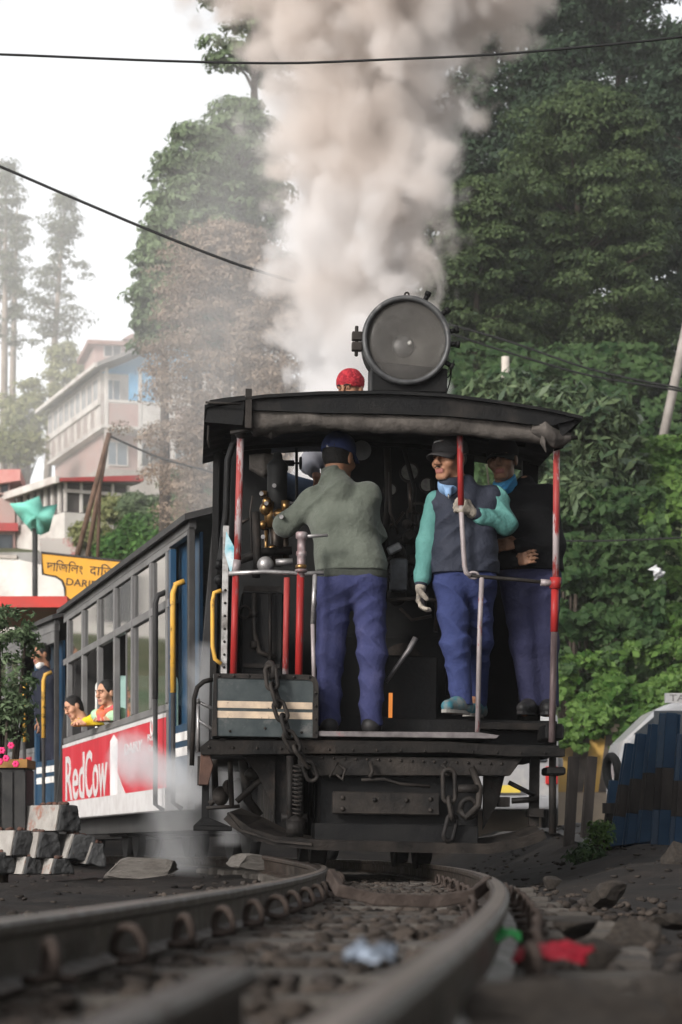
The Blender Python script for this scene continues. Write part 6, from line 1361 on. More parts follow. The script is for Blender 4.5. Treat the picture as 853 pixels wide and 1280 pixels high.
Rb = rotm(-.5, .1, 0); hd = dict(l=dict(w=J['wl'], d=(.3, -.6, -.5), nrm=(0, 0, -1), thumb=(1, 0, 0)), r=dict(w=J['wr'], d=(-.5, -.6, -.4), nrm=(0, 0, -1), thumb=(-1, 0, 0)))
bm = person(B0, J, 'man in red woollen hat and jeans sitting beyond the cab roof', 'railway men on the engine', Rb, skin, hands=hd)
c_ = np.array(J['head']); f = lambda x, y, z: c_ + Rb @ np.array((x, -y, z))
s = SDF(); s.ell(f(0, -.008, .05), (.092, .108, .098), Rb, k=.01); part_mesh(bm, 'woollen_hat', s, mat('red_knitted_wool', (.42, .035, .045), (.26, .02, .03), 34, .95, bump=1.0, bscale=60, lo=.45, hi=.55), .006, fold=.005, fs=60, seed=2, cuts=[(f(0, 0, .012), (0, 0, -1))])
s = SDF(); torso_ops(s, J, .014); s.chain([J['sl'], J['el'], J['wl']], [.07, .062, .045], .05); s.chain([J['sr'], J['er'], J['wr']], [.07, .062, .045], .05); part_mesh(bm, 'jacket', s, mat('grey_jacket', (.16, .16, .18), (.22, .22, .24), 6, .85), .009, fold=.008, seed=3, cuts=[((0, 0, hz0[2] - .78), (0, 0, -1)), (c_ + np.array((0, 0, -.13)), (0, 0, 1))])
s = SDF()
for q in ('l', 'r'): s.chain([J['h' + q], J['k' + q], J['a' + q]], [.10, .082, .062], .05)
s.cap(J['hl'], J['hr'], .11, .11, .04); part_mesh(bm, 'jeans', s, mat('blue_denim', (.075, .105, .165), (.11, .145, .21), 12, .85, bump=.2), .009, fold=.007, seed=6)
J['solel'] = J['soler'] = hz0[2] - 1.14; shoes(bm, J, blackshoe)

# ---- passengers at the coach windows (their legs are inside, below the sill)
def passenger(px, py, sc, yaw, cloth, label, lean, scarf=None, inset=.22, skm=skin_l, pitch=.1, frame=C1, hair_len=0.0, arms=None, hip_cut=True, roll=0.0):
    """lean: how far the hips sit inside the coach behind the head (x into the coach, y along it)"""
    hp = frame.M @ frame.q(px, py, 0, inset); root = hp.copy(); root.z = .62; h_ = np.array(hp - root); R = rotm(yaw, pitch, roll)
    nx_ = np.array(frame.M.to_3x3() @ Vector((1, 0, 0))); ny_ = np.array(frame.M.to_3x3() @ Vector((0, 1, 0)))
    fx = nx_ * lean[0] + ny_ * lean[1]; sh = h_ + fx * .38 + np.array((0, 0, -.235 * sc)); hips = h_ + fx + np.array((0, 0, -.64 * sc)); sdx = (ny_ * -.9 + nx_ * .45); sdx /= np.linalg.norm(sdx)
    J = dict(head=tuple(h_), sl=tuple(sh - sdx * .145 * sc), sr=tuple(sh + sdx * .145 * sc), hl=tuple(hips - sdx * .08 * sc), hr=tuple(hips + sdx * .08 * sc))
    zs = (zs1[4] - .62 + .012); x0 = np.array(frame.M @ Vector((0, 0, 0)) - root) @ nx_
    for q, sg in (('l', -1), ('r', 1)):
        S_ = np.array(J['s' + q])
        if arms: e, w_ = arms[q]; J['e' + q] = tuple(S_ + np.array(e)); J['w' + q] = tuple(np.array(J['e' + q]) + np.array(w_))
        else:
            E_ = S_ + sdx * sg * .05 - nx_ * .06; E_[2] = zs + .065; W_ = E_ - nx_ * .05 - sdx * sg * .20 * sc; W_[2] = zs + .04; J['e' + q], J['w' + q] = tuple(E_), tuple(W_)
    hd = {q: dict(w=J['w' + q], d=tuple((np.array(J['w' + q]) - np.array(J['e' + q]))), nrm=(0, 0.05, -1), thumb=tuple(-nx_), sc=.85 * sc) for q in 'lr'}
    wl_ = (tuple(nx_), float(x0 + .075), zs) if hip_cut else None
    o = person(root, J, label, 'people leaning from the coaches', R, skm, sc, hands=hd, legs=not hip_cut and False, wall=wl_)
    c = np.array(J['head']); f = lambda x, y, z: c + R @ (np.array((x, -y, z)) * sc)
    s = SDF(); torso_ops(s, J, .012 * sc, .108 * sc, .105 * sc, .105 * sc)
    for q in 'lr': s.chain([J['s' + q], J['e' + q], tuple(np.array(J['e' + q]) * .3 + np.array(J['w' + q]) * .7)], [.060 * sc, .052 * sc, .040 * sc], .04)
    part_mesh(o, 'top', s, cloth, .009, fold=.012, seed=int(px), cuts=[(f(0, 0, -.125), R @ np.array((0, -.3, 1)))], wall=wl_)
    s = SDF(); s.ell(f(0, -.022, .040), np.array((.086, .098, .092)) * sc, R, k=.01); s.ell(f(0, -.05, -.03 - hair_len * .4), np.array((.075, .055, .08 + hair_len)) * sc, R, k=.03)
    s.ell(f(0, .11, -.03), np.array((.07, .075, .085)) * sc, R, k=.02, sub=True); part_mesh(o, 'hair', s, hair_m, .007, fold=.003, fs=70, seed=2)
    if scarf:
        s = SDF(); s.chain([f(-.09, -.02, -.15), f(-.03, .07, -.19), f(.02, .09, -.30), f(.02, .09, -.42)], [.035, .035, .04, .03], .03); s.chain([f(.09, -.02, -.15), f(.03, .07, -.2)], [.035, .035], .03); part_mesh(o, 'scarf', s, scarf, .009, fold=.006, seed=9, wall=wl_)
    return o, J
yel = mat('yellow_top', (.62, .43, .02), (.70, .50, .04), 4, .8); mint = mat('pale_green_top', (.34, .52, .32), (.42, .60, .39), 4, .8); orng = mat('orange_pink_scarf', (.55, .18, .05), (.55, .05, .11), 7, .8)
passenger(92, 884, .90, -1.0, yel, 'child in yellow top leaning far out of the coach window', (.42, -.30), inset=-.22, pitch=.40, roll=-.25)
passenger(133, 866, .98, -.80, mint, 'girl in pale green with an orange scarf looking out of the coach window', (.22, -.02), scarf=orng, inset=-.04, hair_len=.03)
ml, J = passenger(52, 818, 1.0, -1.0, mat('dark_blue_uniform', (.010, .012, .020), (.018, .020, .032), 5, .8), 'man in dark uniform leaning out of the rear coach doorway', (.10, -.03), inset=-.05, skm=skin, frame=C2, hip_cut=False, arms=dict(l=((-.02, .02, -.30), (.05, -.06, -.22)), r=((.10, .0, -.28), (.06, -.14, -.10))))
hl_, hr_ = np.array(J['hl']), np.array(J['hr']); s = SDF(); s.cap(hl_, hr_, .115, .115, .04)
for h in (hl_, hr_): s.chain([h, h + np.array((.03, .03, -.42)), np.array((h[0] + .05, h[1] + .06, .02))], [.105, .082, .07], .04)
part_mesh(ml, 'trousers', s, mat('dark_blue_uniform', None), .010, fold=.010, seed=17)
c_ = np.array(J['head']); s = SDF(); s.cap(c_ + np.array((-.02, -.03, -.125)), c_ + np.array((.03, .03, -.115)), .045, .055, .02); part_mesh(ml, 'collar', s, white_p, .008)
# ================================================================ TREES, SHRUBS, PLANTS
def leaf_quads(C, Nrm, size, aspect, rng, droop=0.0):
    """one small folded-diamond leaf (4 corners) per centre"""
    n = len(C); r = rng.normal(0, 1, (n, 3)); t = np.cross(Nrm, r); t /= np.linalg.norm(t, axis=1)[:, None] + 1e-9
    t[:, 2] -= droop; t /= np.linalg.norm(t, axis=1)[:, None] + 1e-9
    b = np.cross(Nrm, t); b /= np.linalg.norm(b, axis=1)[:, None] + 1e-9
    s = (size * rng.uniform(.45, 1.55, n))[:, None]
    V = np.stack([C - t * s, C + b * s * aspect, C + t * s, C - b * s * aspect + Nrm * s * .15], 1).reshape(-1, 3)
    return V, np.arange(4 * n).reshape(n, 4)
def clump_leaves(cen, rad, per, size, rng, aspect=.5, up=.35, droop=0.0, shell=.5):
    cen = np.asarray(cen, float); rad = np.asarray(rad, float); k = len(cen)
    d = rng.normal(0, 1, (k, per, 3)); d /= np.linalg.norm(d, axis=2)[..., None]
    d[..., 2] = np.abs(d[..., 2]) * 1.0 - .35 * (rng.random((k, per)) < .45)
    rr = shell + (1 - shell) * rng.random((k, per, 1)) ** .5
    P_ = cen[:, None] + d * rr * rad[:, None]
    N_ = d + rng.normal(0, .32, d.shape); N_[..., 2] += up; N_ /= np.linalg.norm(N_, axis=2)[..., None]
    return leaf_quads(P_.reshape(-1, 3), N_.reshape(-1, 3), size, aspect, rng, droop)
def crown_mesh(name, cen, rad, per, size, m, parent, rng, **k):
    V, Fq = clump_leaves(cen, rad, per, size, rng, **k); me = fast_mesh(name, V, Fq, False); me.materials.append(m)
    return link(name, me, parent)
bark_d = mat('dark_bark', (.035, .028, .022), (.07, .055, .045), 5, .95, bump=.6); bark_p = mat('pale_bark', (.22, .18, .155), (.32, .27, .23), 4, .95, bump=.4)
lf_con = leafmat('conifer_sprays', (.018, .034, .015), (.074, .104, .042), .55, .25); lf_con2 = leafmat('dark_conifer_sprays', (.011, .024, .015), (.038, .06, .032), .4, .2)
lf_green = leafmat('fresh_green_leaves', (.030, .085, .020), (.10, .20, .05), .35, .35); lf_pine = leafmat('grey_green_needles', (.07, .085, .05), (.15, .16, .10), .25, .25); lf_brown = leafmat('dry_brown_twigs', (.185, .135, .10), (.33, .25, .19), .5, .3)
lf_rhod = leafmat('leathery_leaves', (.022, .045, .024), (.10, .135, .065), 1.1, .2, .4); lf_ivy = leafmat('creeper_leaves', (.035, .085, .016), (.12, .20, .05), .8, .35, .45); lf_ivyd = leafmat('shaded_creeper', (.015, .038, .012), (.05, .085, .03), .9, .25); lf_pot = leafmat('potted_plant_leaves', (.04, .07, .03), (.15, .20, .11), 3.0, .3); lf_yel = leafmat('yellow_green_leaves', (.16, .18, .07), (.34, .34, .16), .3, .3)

def big_tree(name, px, ytop, ybot, halfw, Y, label, m, seed, nclump=170, per=120, leaf=.10, crad=.55, group='tall trees on the right hillside', dome=.55, lean=0.0, bark=bark_d, cat='tree', inner=True, taper=0.0):
    """a tree whose crown spans ytop..ybot (photograph rows) and halfw pixels each side of px at distance Y"""
    rng = np.random.default_rng(seed); s_ = FPX / Y; top, bot = at(px, ytop, Y), at(px, ybot, Y); hw = halfw / s_; zc = bot.z; zt = top.z; Hc = zt - zc
    gz_ = float(gz(top.x, Y)); root = empty(name, (top.x, Y, gz_ - .2), (0, 0, 0), label, cat, group); o = np.array((top.x, Y, gz_ - .2))
    cen = []
    for i in range(nclump):
        u = rng.random() ** .85; a = rng.uniform(0, 2 * pi)
        prof = (max(0, 1 - ((u - .36) / .66) ** 2)) ** dome if not taper else (1 - u) ** taper * min(1, .5 + 3 * u)
        rr = (.55 + .5 * rng.random()) * prof * (1 + .22 * sin(a * 3 + u * 9 + seed) + .12 * sin(a * 5 + u * 17)) 
        if inner and rng.random() < .18: rr *= .5
        cen.append((hw * rr * cos(a) + lean * u * hw, hw * rr * sin(a) * .9, zc + Hc * u - o[2]))
    cen = np.array(cen); rad = crad * rng.uniform(.7, 1.35, (nclump, 1)) * np.array((1.05, 1.05, .62))
    crown_mesh('crown', cen, rad, per, leaf, m, root, rng)
    P = MB(); hT = zt - o[2]; P.tube([(0, 0, 0), (lean * hw * .2, 0, hT * .45), (lean * hw * .7, 0, hT * .93)], [max(.16, hT * .018), max(.12, hT * .012), .03], 9); P.build('trunk', bark, root)
    P = MB()
    for c in cen[::max(1, nclump // 26)]:
        zb_ = max(.5, c[2] - abs(hw) * .28); P.tube([(lean * hw * .4, 0, zb_), (c[0] * .5, c[1] * .5, (zb_ + c[2]) / 2 + .1), tuple(c)], [.06, .04, .012], 5)
    P.build('limb', bark, root)['kind'] = 'stuff'; return root
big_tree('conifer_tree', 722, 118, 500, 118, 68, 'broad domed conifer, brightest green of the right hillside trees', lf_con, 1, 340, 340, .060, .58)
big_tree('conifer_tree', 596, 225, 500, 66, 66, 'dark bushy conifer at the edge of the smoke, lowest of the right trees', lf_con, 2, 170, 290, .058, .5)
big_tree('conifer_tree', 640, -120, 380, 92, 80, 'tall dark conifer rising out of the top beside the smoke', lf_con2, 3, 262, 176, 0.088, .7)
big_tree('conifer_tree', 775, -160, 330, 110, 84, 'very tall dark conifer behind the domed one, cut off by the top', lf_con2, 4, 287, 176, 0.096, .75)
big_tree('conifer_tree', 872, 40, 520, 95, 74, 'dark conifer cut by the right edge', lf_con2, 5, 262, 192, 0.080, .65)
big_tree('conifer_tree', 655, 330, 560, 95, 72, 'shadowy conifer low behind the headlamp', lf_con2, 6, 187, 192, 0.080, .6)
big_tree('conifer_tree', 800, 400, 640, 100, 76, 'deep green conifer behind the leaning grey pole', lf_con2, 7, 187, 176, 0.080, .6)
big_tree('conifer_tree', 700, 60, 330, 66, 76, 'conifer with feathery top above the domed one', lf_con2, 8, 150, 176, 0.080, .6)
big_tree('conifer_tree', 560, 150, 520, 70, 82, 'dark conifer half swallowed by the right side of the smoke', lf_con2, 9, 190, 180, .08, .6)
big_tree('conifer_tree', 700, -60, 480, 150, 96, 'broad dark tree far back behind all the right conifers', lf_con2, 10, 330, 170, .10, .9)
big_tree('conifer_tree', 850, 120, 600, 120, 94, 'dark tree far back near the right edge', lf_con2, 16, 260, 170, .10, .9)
# trees added out of view beside and behind the viewer to shade the foreground
for i, (X_, Y_, h_) in enumerate(((7.5, 9, 11), (6.5, 3, 12), (7.5, -4, 13), (4.5, -11, 12), (12, 14, 13))):
    px_ = CX + X_ / max(Y_, .1) * FPX
    rng = np.random.default_rng(80 + i); root = empty('added_shade_tree', (X_, Y_, float(gz(X_, Y_)) - .1), (0, 0, 0), ('dense added tree beyond the right edge beside the blue fence', 'dense added tree beyond the right edge beside the rocks', 'dense added tree right of the viewer', 'dense added tree behind the viewer', 'dense added tree beyond the right edge, furthest along the lane')[i], 'tree', 'trees added out of view to shade the foreground')
    n = 150; d = rng.normal(0, 1, (n, 3)); d /= np.linalg.norm(d, axis=1)[:, None]; cen = d * rng.uniform(.4, 1, (n, 1)) ** .5 * np.array((2.6, 2.6, h_ * .42)) + np.array((0, 0, h_ * .56))
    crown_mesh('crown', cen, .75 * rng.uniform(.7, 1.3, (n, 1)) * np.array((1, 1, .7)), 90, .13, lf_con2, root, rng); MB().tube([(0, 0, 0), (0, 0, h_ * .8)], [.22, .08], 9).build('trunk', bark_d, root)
g2 = 'trees left of the smoke'
lf_green2 = leafmat('hazy_green_leaves', (.085, .125, .065), (.20, .26, .14), .35, .4)  # paler green, with the haze put into the leaf colour
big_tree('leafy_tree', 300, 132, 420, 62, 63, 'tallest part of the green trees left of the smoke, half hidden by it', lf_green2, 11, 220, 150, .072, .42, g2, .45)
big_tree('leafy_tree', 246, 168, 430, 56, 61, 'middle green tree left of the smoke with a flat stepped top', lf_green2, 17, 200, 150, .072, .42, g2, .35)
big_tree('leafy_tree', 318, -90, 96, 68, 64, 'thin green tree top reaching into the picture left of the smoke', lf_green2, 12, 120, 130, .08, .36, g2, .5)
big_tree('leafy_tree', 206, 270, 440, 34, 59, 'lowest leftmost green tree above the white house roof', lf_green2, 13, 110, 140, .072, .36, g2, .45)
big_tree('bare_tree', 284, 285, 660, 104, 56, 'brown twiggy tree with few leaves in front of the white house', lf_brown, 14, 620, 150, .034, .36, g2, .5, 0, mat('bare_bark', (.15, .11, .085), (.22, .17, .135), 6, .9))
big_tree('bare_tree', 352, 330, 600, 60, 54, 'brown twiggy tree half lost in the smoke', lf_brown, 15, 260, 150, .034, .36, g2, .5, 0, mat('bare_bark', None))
g3 = 'pines on the ridge'
def pine(px, ytop, ybase, crown_bot, hw, Y, label, seed, lean=0.0, n=70):
    rng = np.random.default_rng(seed); s_ = FPX / Y; b, t = at(px, ybase, Y), at(px + lean, ytop, Y); root = empty('pine_tree', b, (0, 0, 0), label, 'pine tree', g3); Hh = t.z - b.z; lx_ = t.x - b.x
    P = MB(); P.tube([(0, 0, -3), (lx_ * .5, 0, Hh * .5), (lx_, 0, Hh * .97)], [.27, .2, .05], 9); P.build('trunk', bark_p, root)
    z0 = at(px, crown_bot, Y).z - b.z; cen = []
    for i in range(n):
        u = rng.random(); a = rng.uniform(0, 6.28); r_ = hw / s_ * (1 - .75 * u) * rng.uniform(.25, 1.1) * (.75 + .4 * sin(u * 20 + seed)); z = z0 + (Hh - z0) * u; cen.append((lx_ * z / Hh + r_ * cos(a), r_ * sin(a), z))
    cen = np.array(cen); crown_mesh('crown', cen, np.tile((.8, .8, .38), (n, 1)) * rng.uniform(.6, 1.3, (n, 1)), 70, .13, lf_pine, root, rng, aspect=.3)
    P = MB()
    for c in cen[::3]: P.tube([(lx_ * c[2] / Hh, 0, c[2] - .5), tuple(c)], [.05, .015], 5)
    P.build('limb', bark_p, root)['kind'] = 'stuff'
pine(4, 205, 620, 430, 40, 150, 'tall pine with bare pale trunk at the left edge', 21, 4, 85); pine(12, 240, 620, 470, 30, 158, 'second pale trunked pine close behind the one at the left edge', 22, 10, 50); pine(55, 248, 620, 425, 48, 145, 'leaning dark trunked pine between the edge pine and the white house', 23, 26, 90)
g4 = 'bushes on the left hillside'
def bush(name, px, py, hw, hh, Y, label, m, seed, n=40, per=90, leaf=.08, crad=.4, grp=None, cat='bush', **k):
    rng = np.random.default_rng(seed); s_ = FPX / Y; c = at(px, py, Y); gz_ = min(float(gz(c.x, Y)), c.z - hh / s_) ; root = empty(name, (c.x, Y, gz_), (0, 0, 0), label, cat, grp)
    d = rng.normal(0, 1, (n, 3)); d /= np.linalg.norm(d, axis=1)[:, None]; rr = rng.uniform(.35, 1.0, (n, 1)) ** .6
    cen = d * rr * np.array((hw / s_, hw / s_ * .8, hh / s_)) + np.array((0, 0, c.z - gz_)); crown_mesh('foliage', cen, crad * rng.uniform(.6, 1.3, (n, 1)) * np.array((1, 1, .7)), per, leaf, m, root, rng, **k)
    P = MB()
    for q in cen[::max(1, n // 12)]: P.tube([(q[0] * .15, q[1] * .15, 0), (q[0] * .6, q[1] * .6, q[2] * .6), tuple(q)], [.05 * hh / s_, .03 * hh / s_, .01], 5)
    P.build('stem', bark_d, root); return root
for i, (px, py, hw, hh, Y, m, t) in enumerate(((170, 668, 32, 22, 80, lf_green, 'low green bush on the slope above the station sign'), (225, 650, 34, 22, 82, lf_green, 'green bush on the slope beside the cab roof'), (262, 690, 30, 34, 60, lf_green, 'green bush showing just above the coach end'), (140, 640, 22, 16, 90, lf_yel, 'pale bush left of the stone wall under the white house'), (200, 690, 30, 26, 66, lf_green, 'bright bush just over the coach roof'), (178, 640, 26, 18, 86, lf_green2, 'pale green bush under the stone plinth of the white house'), (235, 612, 30, 20, 88, lf_green2, 'pale bush against the right part of the stone plinth'), (150, 690, 26, 20, 72, lf_green, 'green bush right behind the station sign'), (255, 650, 26, 30, 70, lf_green2, 'light green bush beside the dark coach end'), (115, 672, 20, 14, 84, lf_yel, 'dry bush between the tripod poles'))):
    bush('bush', px, py, hw, hh, Y, t, m, 30 + i, 60, 90, .085, .42, g4)
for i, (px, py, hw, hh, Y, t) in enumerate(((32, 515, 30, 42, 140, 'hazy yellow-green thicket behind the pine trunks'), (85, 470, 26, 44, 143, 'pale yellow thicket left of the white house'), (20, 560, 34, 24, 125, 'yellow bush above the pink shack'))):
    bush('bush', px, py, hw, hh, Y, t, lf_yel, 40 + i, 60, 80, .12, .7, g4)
# broad-leaved shrubs on the bank at the right, leaves in drooping rosettes
g5 = 'shrubs on the right bank'
for i, (px, py, hw, hh, Y, t, n) in enumerate(((715, 580, 82, 95, 43, 'big leathery leaved shrub rising right of the cab roof', 210), (640, 515, 50, 38, 45, 'leathery shrub behind the roof and headlamp', 80), (745, 715, 62, 70, 41.5, 'drooping shrub between the cab post and the creeper bank', 120), (712, 650, 30, 60, 41, 'narrow shrub right beside the red post', 60))):
    bush('rhododendron', px, py, hw, hh, Y, t, lf_rhod, 50 + i, n, 60, .135, .36, g5, 'shrub', aspect=.28, droop=.5, up=.5)
# creeper hanging over the roadside wall and up the bank
def creeper(name, region, Y0, Y1, n, leaf, m, label, seed, dens=1.0):
    rng = np.random.default_rng(seed); P_ = []
    x0, x1, ytop, ybot = region; k = 0
    while len(P_) < n and k < n * 6:
        k += 1; px, py = rng.uniform(x0, x1), rng.uniform(ytop, ybot)
        v = mnoise.noise(Vector((px * .028 + seed, py * .034, 0))) + .5 * mnoise.noise(Vector((px * .08, py * .09 + seed, 3)))
        edge = 14 * mnoise.noise(Vector((px * .05, seed, 7)))
        if v < -.22 or py > ybot - 12 + edge: continue
        t = (ybot - py) / (ybot - ytop); Y = Y0 + (Y1 - Y0) * t - .9 * max(0, v) + rng.normal(0, .06); P_.append(tuple(at(px, py, Y)))
    P_ = np.array(P_); N_ = np.tile((0.0, -.75, .65), (len(P_), 1)) + rng.normal(0, .38, (len(P_), 3)); N_ /= np.linalg.norm(N_, axis=1)[:, None]
    V, Fq = leaf_quads(P_, N_, leaf, .62, rng, .35); me = fast_mesh(name, V, Fq); me.materials.append(m); o = link(name, me); return tag(o, label, 'creeper', None, 'stuff')
creeper('creeper_leaves', (694, 900, 815, 950), 37.9, 39.6, 6500, .062, lf_ivy, 'bright broad creeper leaves hanging over the roadside wall', 61)
creeper('creeper_leaves', (782, 905, 690, 830), 39.3, 42.0, 4200, .066, lf_ivy, 'bright creeper leaves on the upper right of the bank', 62)
creeper('creeper_leaves', (800, 905, 545, 700), 42.0, 44.0, 2200, .075, lf_ivy, 'bright leaves at the right edge below the grey pole', 63)
creeper('undergrowth_leaves', (690, 830, 610, 850), 39.4, 40.8, 4200, .07, lf_ivyd, 'dark leaves filling the bank between the red post and the bright creeper', 66)
creeper('undergrowth_leaves', (600, 920, 560, 900), 40.6, 46.0, 9000, .075, lf_ivyd, 'dark undergrowth covering the bank behind the shrubs', 64)
creeper('undergrowth_leaves', (560, 930, 430, 640), 50.0, 58.0, 7000, .10, lf_ivyd, 'shadowy undergrowth under the tall conifers', 65)
# potted plant at the left edge and weeds by the fence
pr = bush('potted_plant', 2, 845, 48, 95, 17.4, 'leafy pink flowered shrub in a dark planter at the left edge', lf_pot, 70, 95, 46, .026, .10, None, 'potted plant', aspect=.36, droop=.3)
o_ = Vector(pr.location)
P = MB(); a, b = at(-30, 960, 17.3), at(34, 960, 17.3); zb_ = at(0, 1046, 17.3).z
P.bx(a.x - o_.x, b.x - o_.x, -.15, .3, zb_ - o_.z, a.z - o_.z); P.build('planter', mat('black_planter', (.018, .018, .018), (.04, .038, .036), 8, .6), pr, .015)
for k in range(4): MB().bx(a.x - o_.x + .02 + k * .09, a.x - o_.x + .09 + k * .09, -.165, -.15, zb_ - o_.z + .02, a.z - o_.z - .03).build('plank', mat('black_planter', None), pr)
MB().bx(a.x - o_.x - .01, b.x - o_.x + .01, -.17, .31, a.z - o_.z, a.z - o_.z + .06).build('planter_rim', mat('orange_brown_rim', (.30, .16, .05), (.22, .12, .05), 8, .7), pr)
rng = np.random.default_rng(5); fl = mat('pink_petals', (.75, .03, .12), (.65, .05, .2), 30, .5)
for px, py in ((3, 938), (8, 948), (14, 932), (0, 952), (20, 955)):
    P = MB(); c = at(px, py, 17.15) - o_
    for q in range(6): a = q * 1.05; P.ell(c + Vector((.014 * cos(a), 0, .014 * sin(a))), (.012, .006, .012), 6, 4)
    P.build('flower', fl, pr)
bush('weeds', 752, 1045, 14, 22, 17.6, 'green weeds growing at the foot of the blue fence', lf_ivy, 71, 26, 34, .022, .07, None, 'weeds', aspect=.3); bush('weeds', 735, 1072, 26, 12, 16.6, 'dark weeds on the dirt in front of the old rail posts', lf_ivyd, 72, 22, 30, .024, .07, None, 'weeds', aspect=.3)
# ================================================================ SMOKE, STEAM, HAZE
def smoke_mat(name, curve, zr, dens, c_lo, c_hi, nscale=1.5, soft=.9, warp=.6, step=.4, gain=1.5, base=.1, cz=(.35, .75), aniso=.1, flow=1.0):
    """curve: (t, radius, x offset, y offset) along z in object space; zr: the z range"""
    m = bpy.data.materials.new(name); m.use_nodes = True; t = m.node_tree; L = t.links.new; t.nodes.remove(t.nodes['Principled BSDF']); out = t.nodes['Material Output']
    tc = _n(t, 'ShaderNodeTexCoord'); sp = _n(t, 'ShaderNodeSeparateXYZ'); L(tc.outputs['Object'], sp.inputs[0])
    def M(op, a, b=None, c=None, clamp=False):
        n = _n(t, 'ShaderNodeMath', operation=op); n.use_clamp = clamp
        for i, v in enumerate((a, b, c)):
            if v is None: continue
            if isinstance(v, (int, float)): n.inputs[i].default_value = v
            else: L(v, n.inputs[i])
        return n.outputs[0]
    def fc(src, pts, lo, hi):
        n = _n(t, 'ShaderNodeFloatCurve'); c = n.mapping.curves[0]; n.mapping.use_clip = False
        for i, (x, y) in enumerate(pts):
            y = (y - lo) / (hi - lo)
            if i == 0: c.points[0].location = (x, y)
            elif i == len(pts) - 1: c.points[-1].location = (x, y)
            else: c.points.new(x, y)
        n.mapping.update(); L(src, n.inputs['Value']); return M('MULTIPLY_ADD', n.outputs[0], hi - lo, lo)
    h = M('DIVIDE', M('SUBTRACT', sp.outputs[2], zr[0]), zr[1] - zr[0])
    R_ = fc(h, [(q[0], q[1]) for q in curve], 0, max(q[1] for q in curve) * 1.2); ox = fc(h, [(q[0], q[2]) for q in curve], -4, 4); oy = fc(h, [(q[0], q[3]) for q in curve], -4, 4)
    dx = M('SUBTRACT', sp.outputs[0], ox); dy = M('SUBTRACT', sp.outputs[1], oy)
    r = M('DIVIDE', M('SQRT', M('ADD', M('MULTIPLY', dx, dx), M('MULTIPLY', dy, dy))), R_)
    n1 = _n(t, 'ShaderNodeTexNoise'); n1.inputs['Scale'].default_value = nscale; n1.inputs['Detail'].default_value = 6; n1.inputs['Roughness'].default_value = .58; n1.inputs['Distortion'].default_value = warp
    mp = _n(t, 'ShaderNodeMapping'); mp.inputs['Scale'].default_value = (1, 1, flow); L(tc.outputs['Object'], mp.inputs[0]); L(mp.outputs[0], n1.inputs['Vector'])
    vo = _n(t, 'ShaderNodeTexVoronoi'); vo.feature = 'SMOOTH_F1'; vo.inputs['Scale'].default_value = nscale * 1.7; vo.inputs['Smoothness'].default_value = .5
    ad = _n(t, 'ShaderNodeMixRGB'); ad.blend_type = 'ADD'; ad.inputs[0].default_value = .35; L(mp.outputs[0], ad.inputs[1]); L(n1.outputs['Color'], ad.inputs[2]); L(ad.outputs[0], vo.inputs['Vector'])
    bil = M('SUBTRACT', .55, vo.outputs['Distance'])
    e = M('ADD', M('MULTIPLY', M('SUBTRACT', n1.outputs['Fac'], .5), 2.2), M('MULTIPLY', bil, .9))
    d = M('ADD', M('SUBTRACT', base + 1.0, r), M('MULTIPLY', e, soft * .55))
    d = M('MULTIPLY', d, gain, None, True); d = M('MULTIPLY', M('MULTIPLY', d, d), M('SUBTRACT', 3.0, M('MULTIPLY', d, 2.0)))
    # fade to nothing before the ends of the domain
    f0 = M('MULTIPLY', h, 14.0, None, True); f1 = M('MULTIPLY', M('SUBTRACT', 1.0, h), 14.0, None, True)
    edge = M('MULTIPLY', M('SUBTRACT', 1.42, r), 6.0, None, True)
    d = M('MULTIPLY', M('MULTIPLY', M('MULTIPLY', d, f0), f1), edge); d = M('MULTIPLY', d, dens)
    n2 = _n(t, 'ShaderNodeTexNoise'); n2.inputs['Scale'].default_value = nscale * .55; n2.inputs['Detail'].default_value = 3; L(tc.outputs['Object'], n2.inputs['Vector'])
    cm = M('ADD', M('MULTIPLY', M('SUBTRACT', h, cz[0]), 1 / (cz[1] - cz[0])), M('MULTIPLY', M('SUBTRACT', n2.outputs['Fac'], .5), 4.0), None, True)
    mix = _n(t, 'ShaderNodeMix', data_type='RGBA'); L(cm, mix.inputs['Factor']); mix.inputs['A'].default_value = (*c_lo, 1); mix.inputs['B'].default_value = (*c_hi, 1)
    v = _n(t, 'ShaderNodeVolumePrincipled'); L(mix.outputs['Result'], v.inputs['Color']); L(d, v.inputs['Density']); v.inputs['Anisotropy'].default_value = aniso
    L(v.outputs[0], out.inputs['Volume']); m.cycles.volume_step_rate = step; return m
def domain(name, curve, zr, loc, m, label, n=20, rot=(0, 0, 0)):
    P = MB(); vs = []; fs = []; k = 0; K = len(curve) * 2 - 1
    ts = np.linspace(0, 1, 14); C = np.array(curve)
    for t in ts:
        R_, ox, oy = [np.interp(t, C[:, 0], C[:, j]) for j in (1, 2, 3)]
        for j in range(n): a = 2 * pi * j / n; vs.append((ox + R_ * 1.45 * cos(a), oy + R_ * 1.45 * sin(a), zr[0] + (zr[1] - zr[0]) * t))
    for i in range(len(ts) - 1):
        for j in range(n): fs.append((i * n + j, i * n + (j + 1) % n, (i + 1) * n + (j + 1) % n, (i + 1) * n + j))
    fs += [tuple(range(n - 1, -1, -1)), tuple((len(ts) - 1) * n + j for j in range(n))]
    o = P.add(vs, fs).build(name, m); o.location = loc; o.rotation_euler = rot; return tag(o, label, kind='stuff')
ch = LM @ Vector((0, 3.6, 2.15)); s_ = FPX / ch.y
def row(py, l, r_): return ((CAMZ + (HZ - py) / s_ - ch.z), (r_ - l) / 2 / s_, ((l + r_) / 2 - CX) / s_ - ch.x)
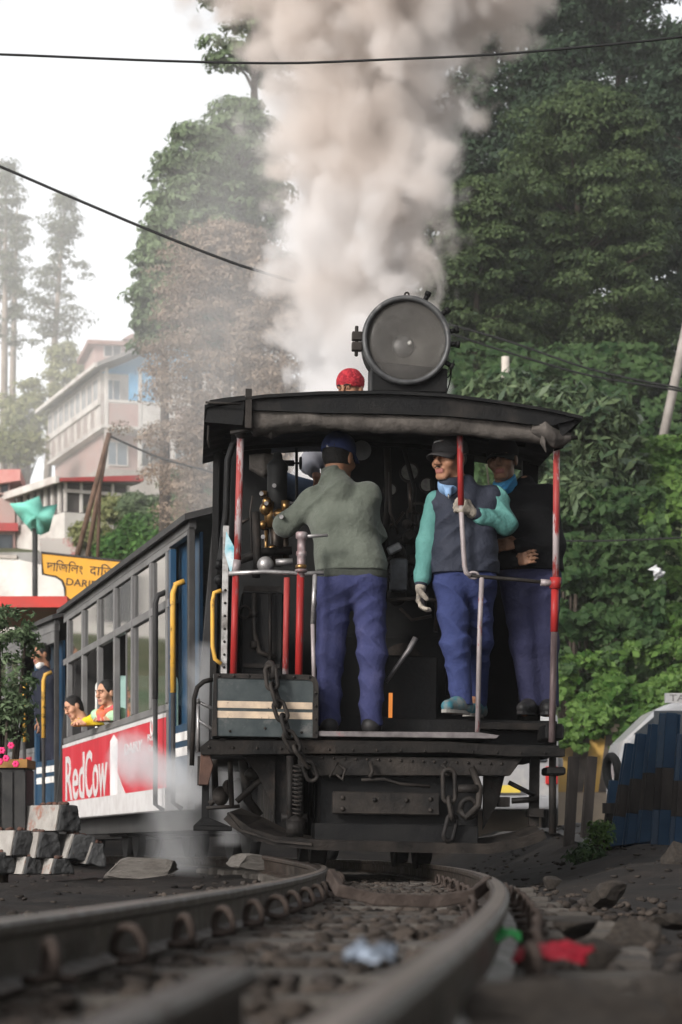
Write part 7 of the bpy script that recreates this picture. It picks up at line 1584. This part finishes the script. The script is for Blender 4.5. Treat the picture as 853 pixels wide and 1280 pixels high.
rows = [(0.0, .16, 0.0), (.5, .44, .02)] + [row(*q) for q in ((460, 352, 552), (380, 338, 558), (300, 332, 566), (200, 338, 582), (100, 312, 606), (0, 262, 664), (-120, 215, 730))]
zmax = rows[-1][0]; curve = [(q[0] / zmax, q[1], q[2], 0.0 + .25 * (q[0] / zmax)) for q in rows]
sm = smoke_mat('coal_smoke', curve, (0, zmax), 6.5, (.960, .946, .944), (.885, .82, .775), 2.1, 1.5, .6, .5, 2.6, -.10, (.25, .75))
domain('smoke_plume', curve, (0, zmax), ch, sm, 'thick brown and white smoke column rising from the chimney')
# thin smoke drifting left over the houses
cv = [(0, .8, 0, 0), (.3, 1.5, -.5, 0), (.6, 1.6, -.4, 0), (1, .9, .2, 0)]
dm = smoke_mat('thin_smoke', cv, (0, 6.0), .24, (.93, .92, .92), (.9, .88, .86), .7, .9, .5, 2.5, 1.0, .0)
domain('smoke_drift', cv, (0, 6.0), at(330, 760, 26), dm, 'thin smoke drifting left of the plume across the houses')
cv = [(0, 16, 0, 0), (.3, 20, 0, 0), (.7, 20, 2, 0), (1, 15, 4, 0)]
dm2 = smoke_mat('far_thin_smoke', cv, (0, 40), .016, (.97, .955, .945), (.96, .95, .94), .07, .7, .5, 3.0, 1.0, .1)
domain('smoke_drift', cv, (0, 40), at(90, 905, 118), dm2, 'pale smoke hanging over the hillside houses and pines')
# steam from the cylinder cocks at the left of the engine (domain lies on its side, blowing left)
def steam(pxy0, pxy1, Y, r0, r1, dens, label, seed, ns=3.0):
    a, b = at(*pxy0, Y), at(*pxy1, Y); L_ = (b - a).length; cv = [(0, r0, 0, 0), (.35, (r0 + r1) / 2 * 1.05, .02, 0), (.7, r1, -.02, 0), (1, r1 * .6, 0, 0)]
    m = smoke_mat('steam_' + str(seed), cv, (0, L_), dens, (.96, .96, .97), (.95, .95, .96), ns, 1.25, .9, .8, .95, -.05); m.name = 'white_steam'
    o = domain('steam_puff', cv, (0, L_), a, m, label, 16); o.rotation_euler = (b - a).to_track_quat('Z', 'Y').to_euler(); return o
steam((262, 1000), (138, 930), 15.6, .10, .22, 9.0, 'white steam blown left across the red advert', 1)
steam((215, 1095), (232, 935), 15.3, .25, .30, 1.9, 'grey steam cloud billowing at the foot of the coach', 2, 2.4)
steam((250, 935), (256, 800), 15.8, .10, .16, 3.2, 'wisp of steam rising beside the left grab rail', 3)
steam((285, 1060), (290, 955), 15.2, .12, .14, 3.0, 'steam hanging between the frames at the left', 4)
# the air itself: one box of pale haze round everything
hzm = bpy.data.materials.new('pale_air'); hzm.use_nodes = True; t = hzm.node_tree; t.nodes.remove(t.nodes['Principled BSDF']); v = t.nodes.new('ShaderNodeVolumePrincipled'); v.inputs['Color'].default_value = (.97, .95, .94, 1); v.inputs['Density'].default_value = HAZE; v.inputs['Anisotropy'].default_value = .5
t.links.new(v.outputs[0], t.nodes['Material Output'].inputs['Volume'])
tag(MB().bx(-330, 330, -40, 430, -2.0, 48).build('haze', hzm), 'pale haze filling the valley air', kind='stuff')
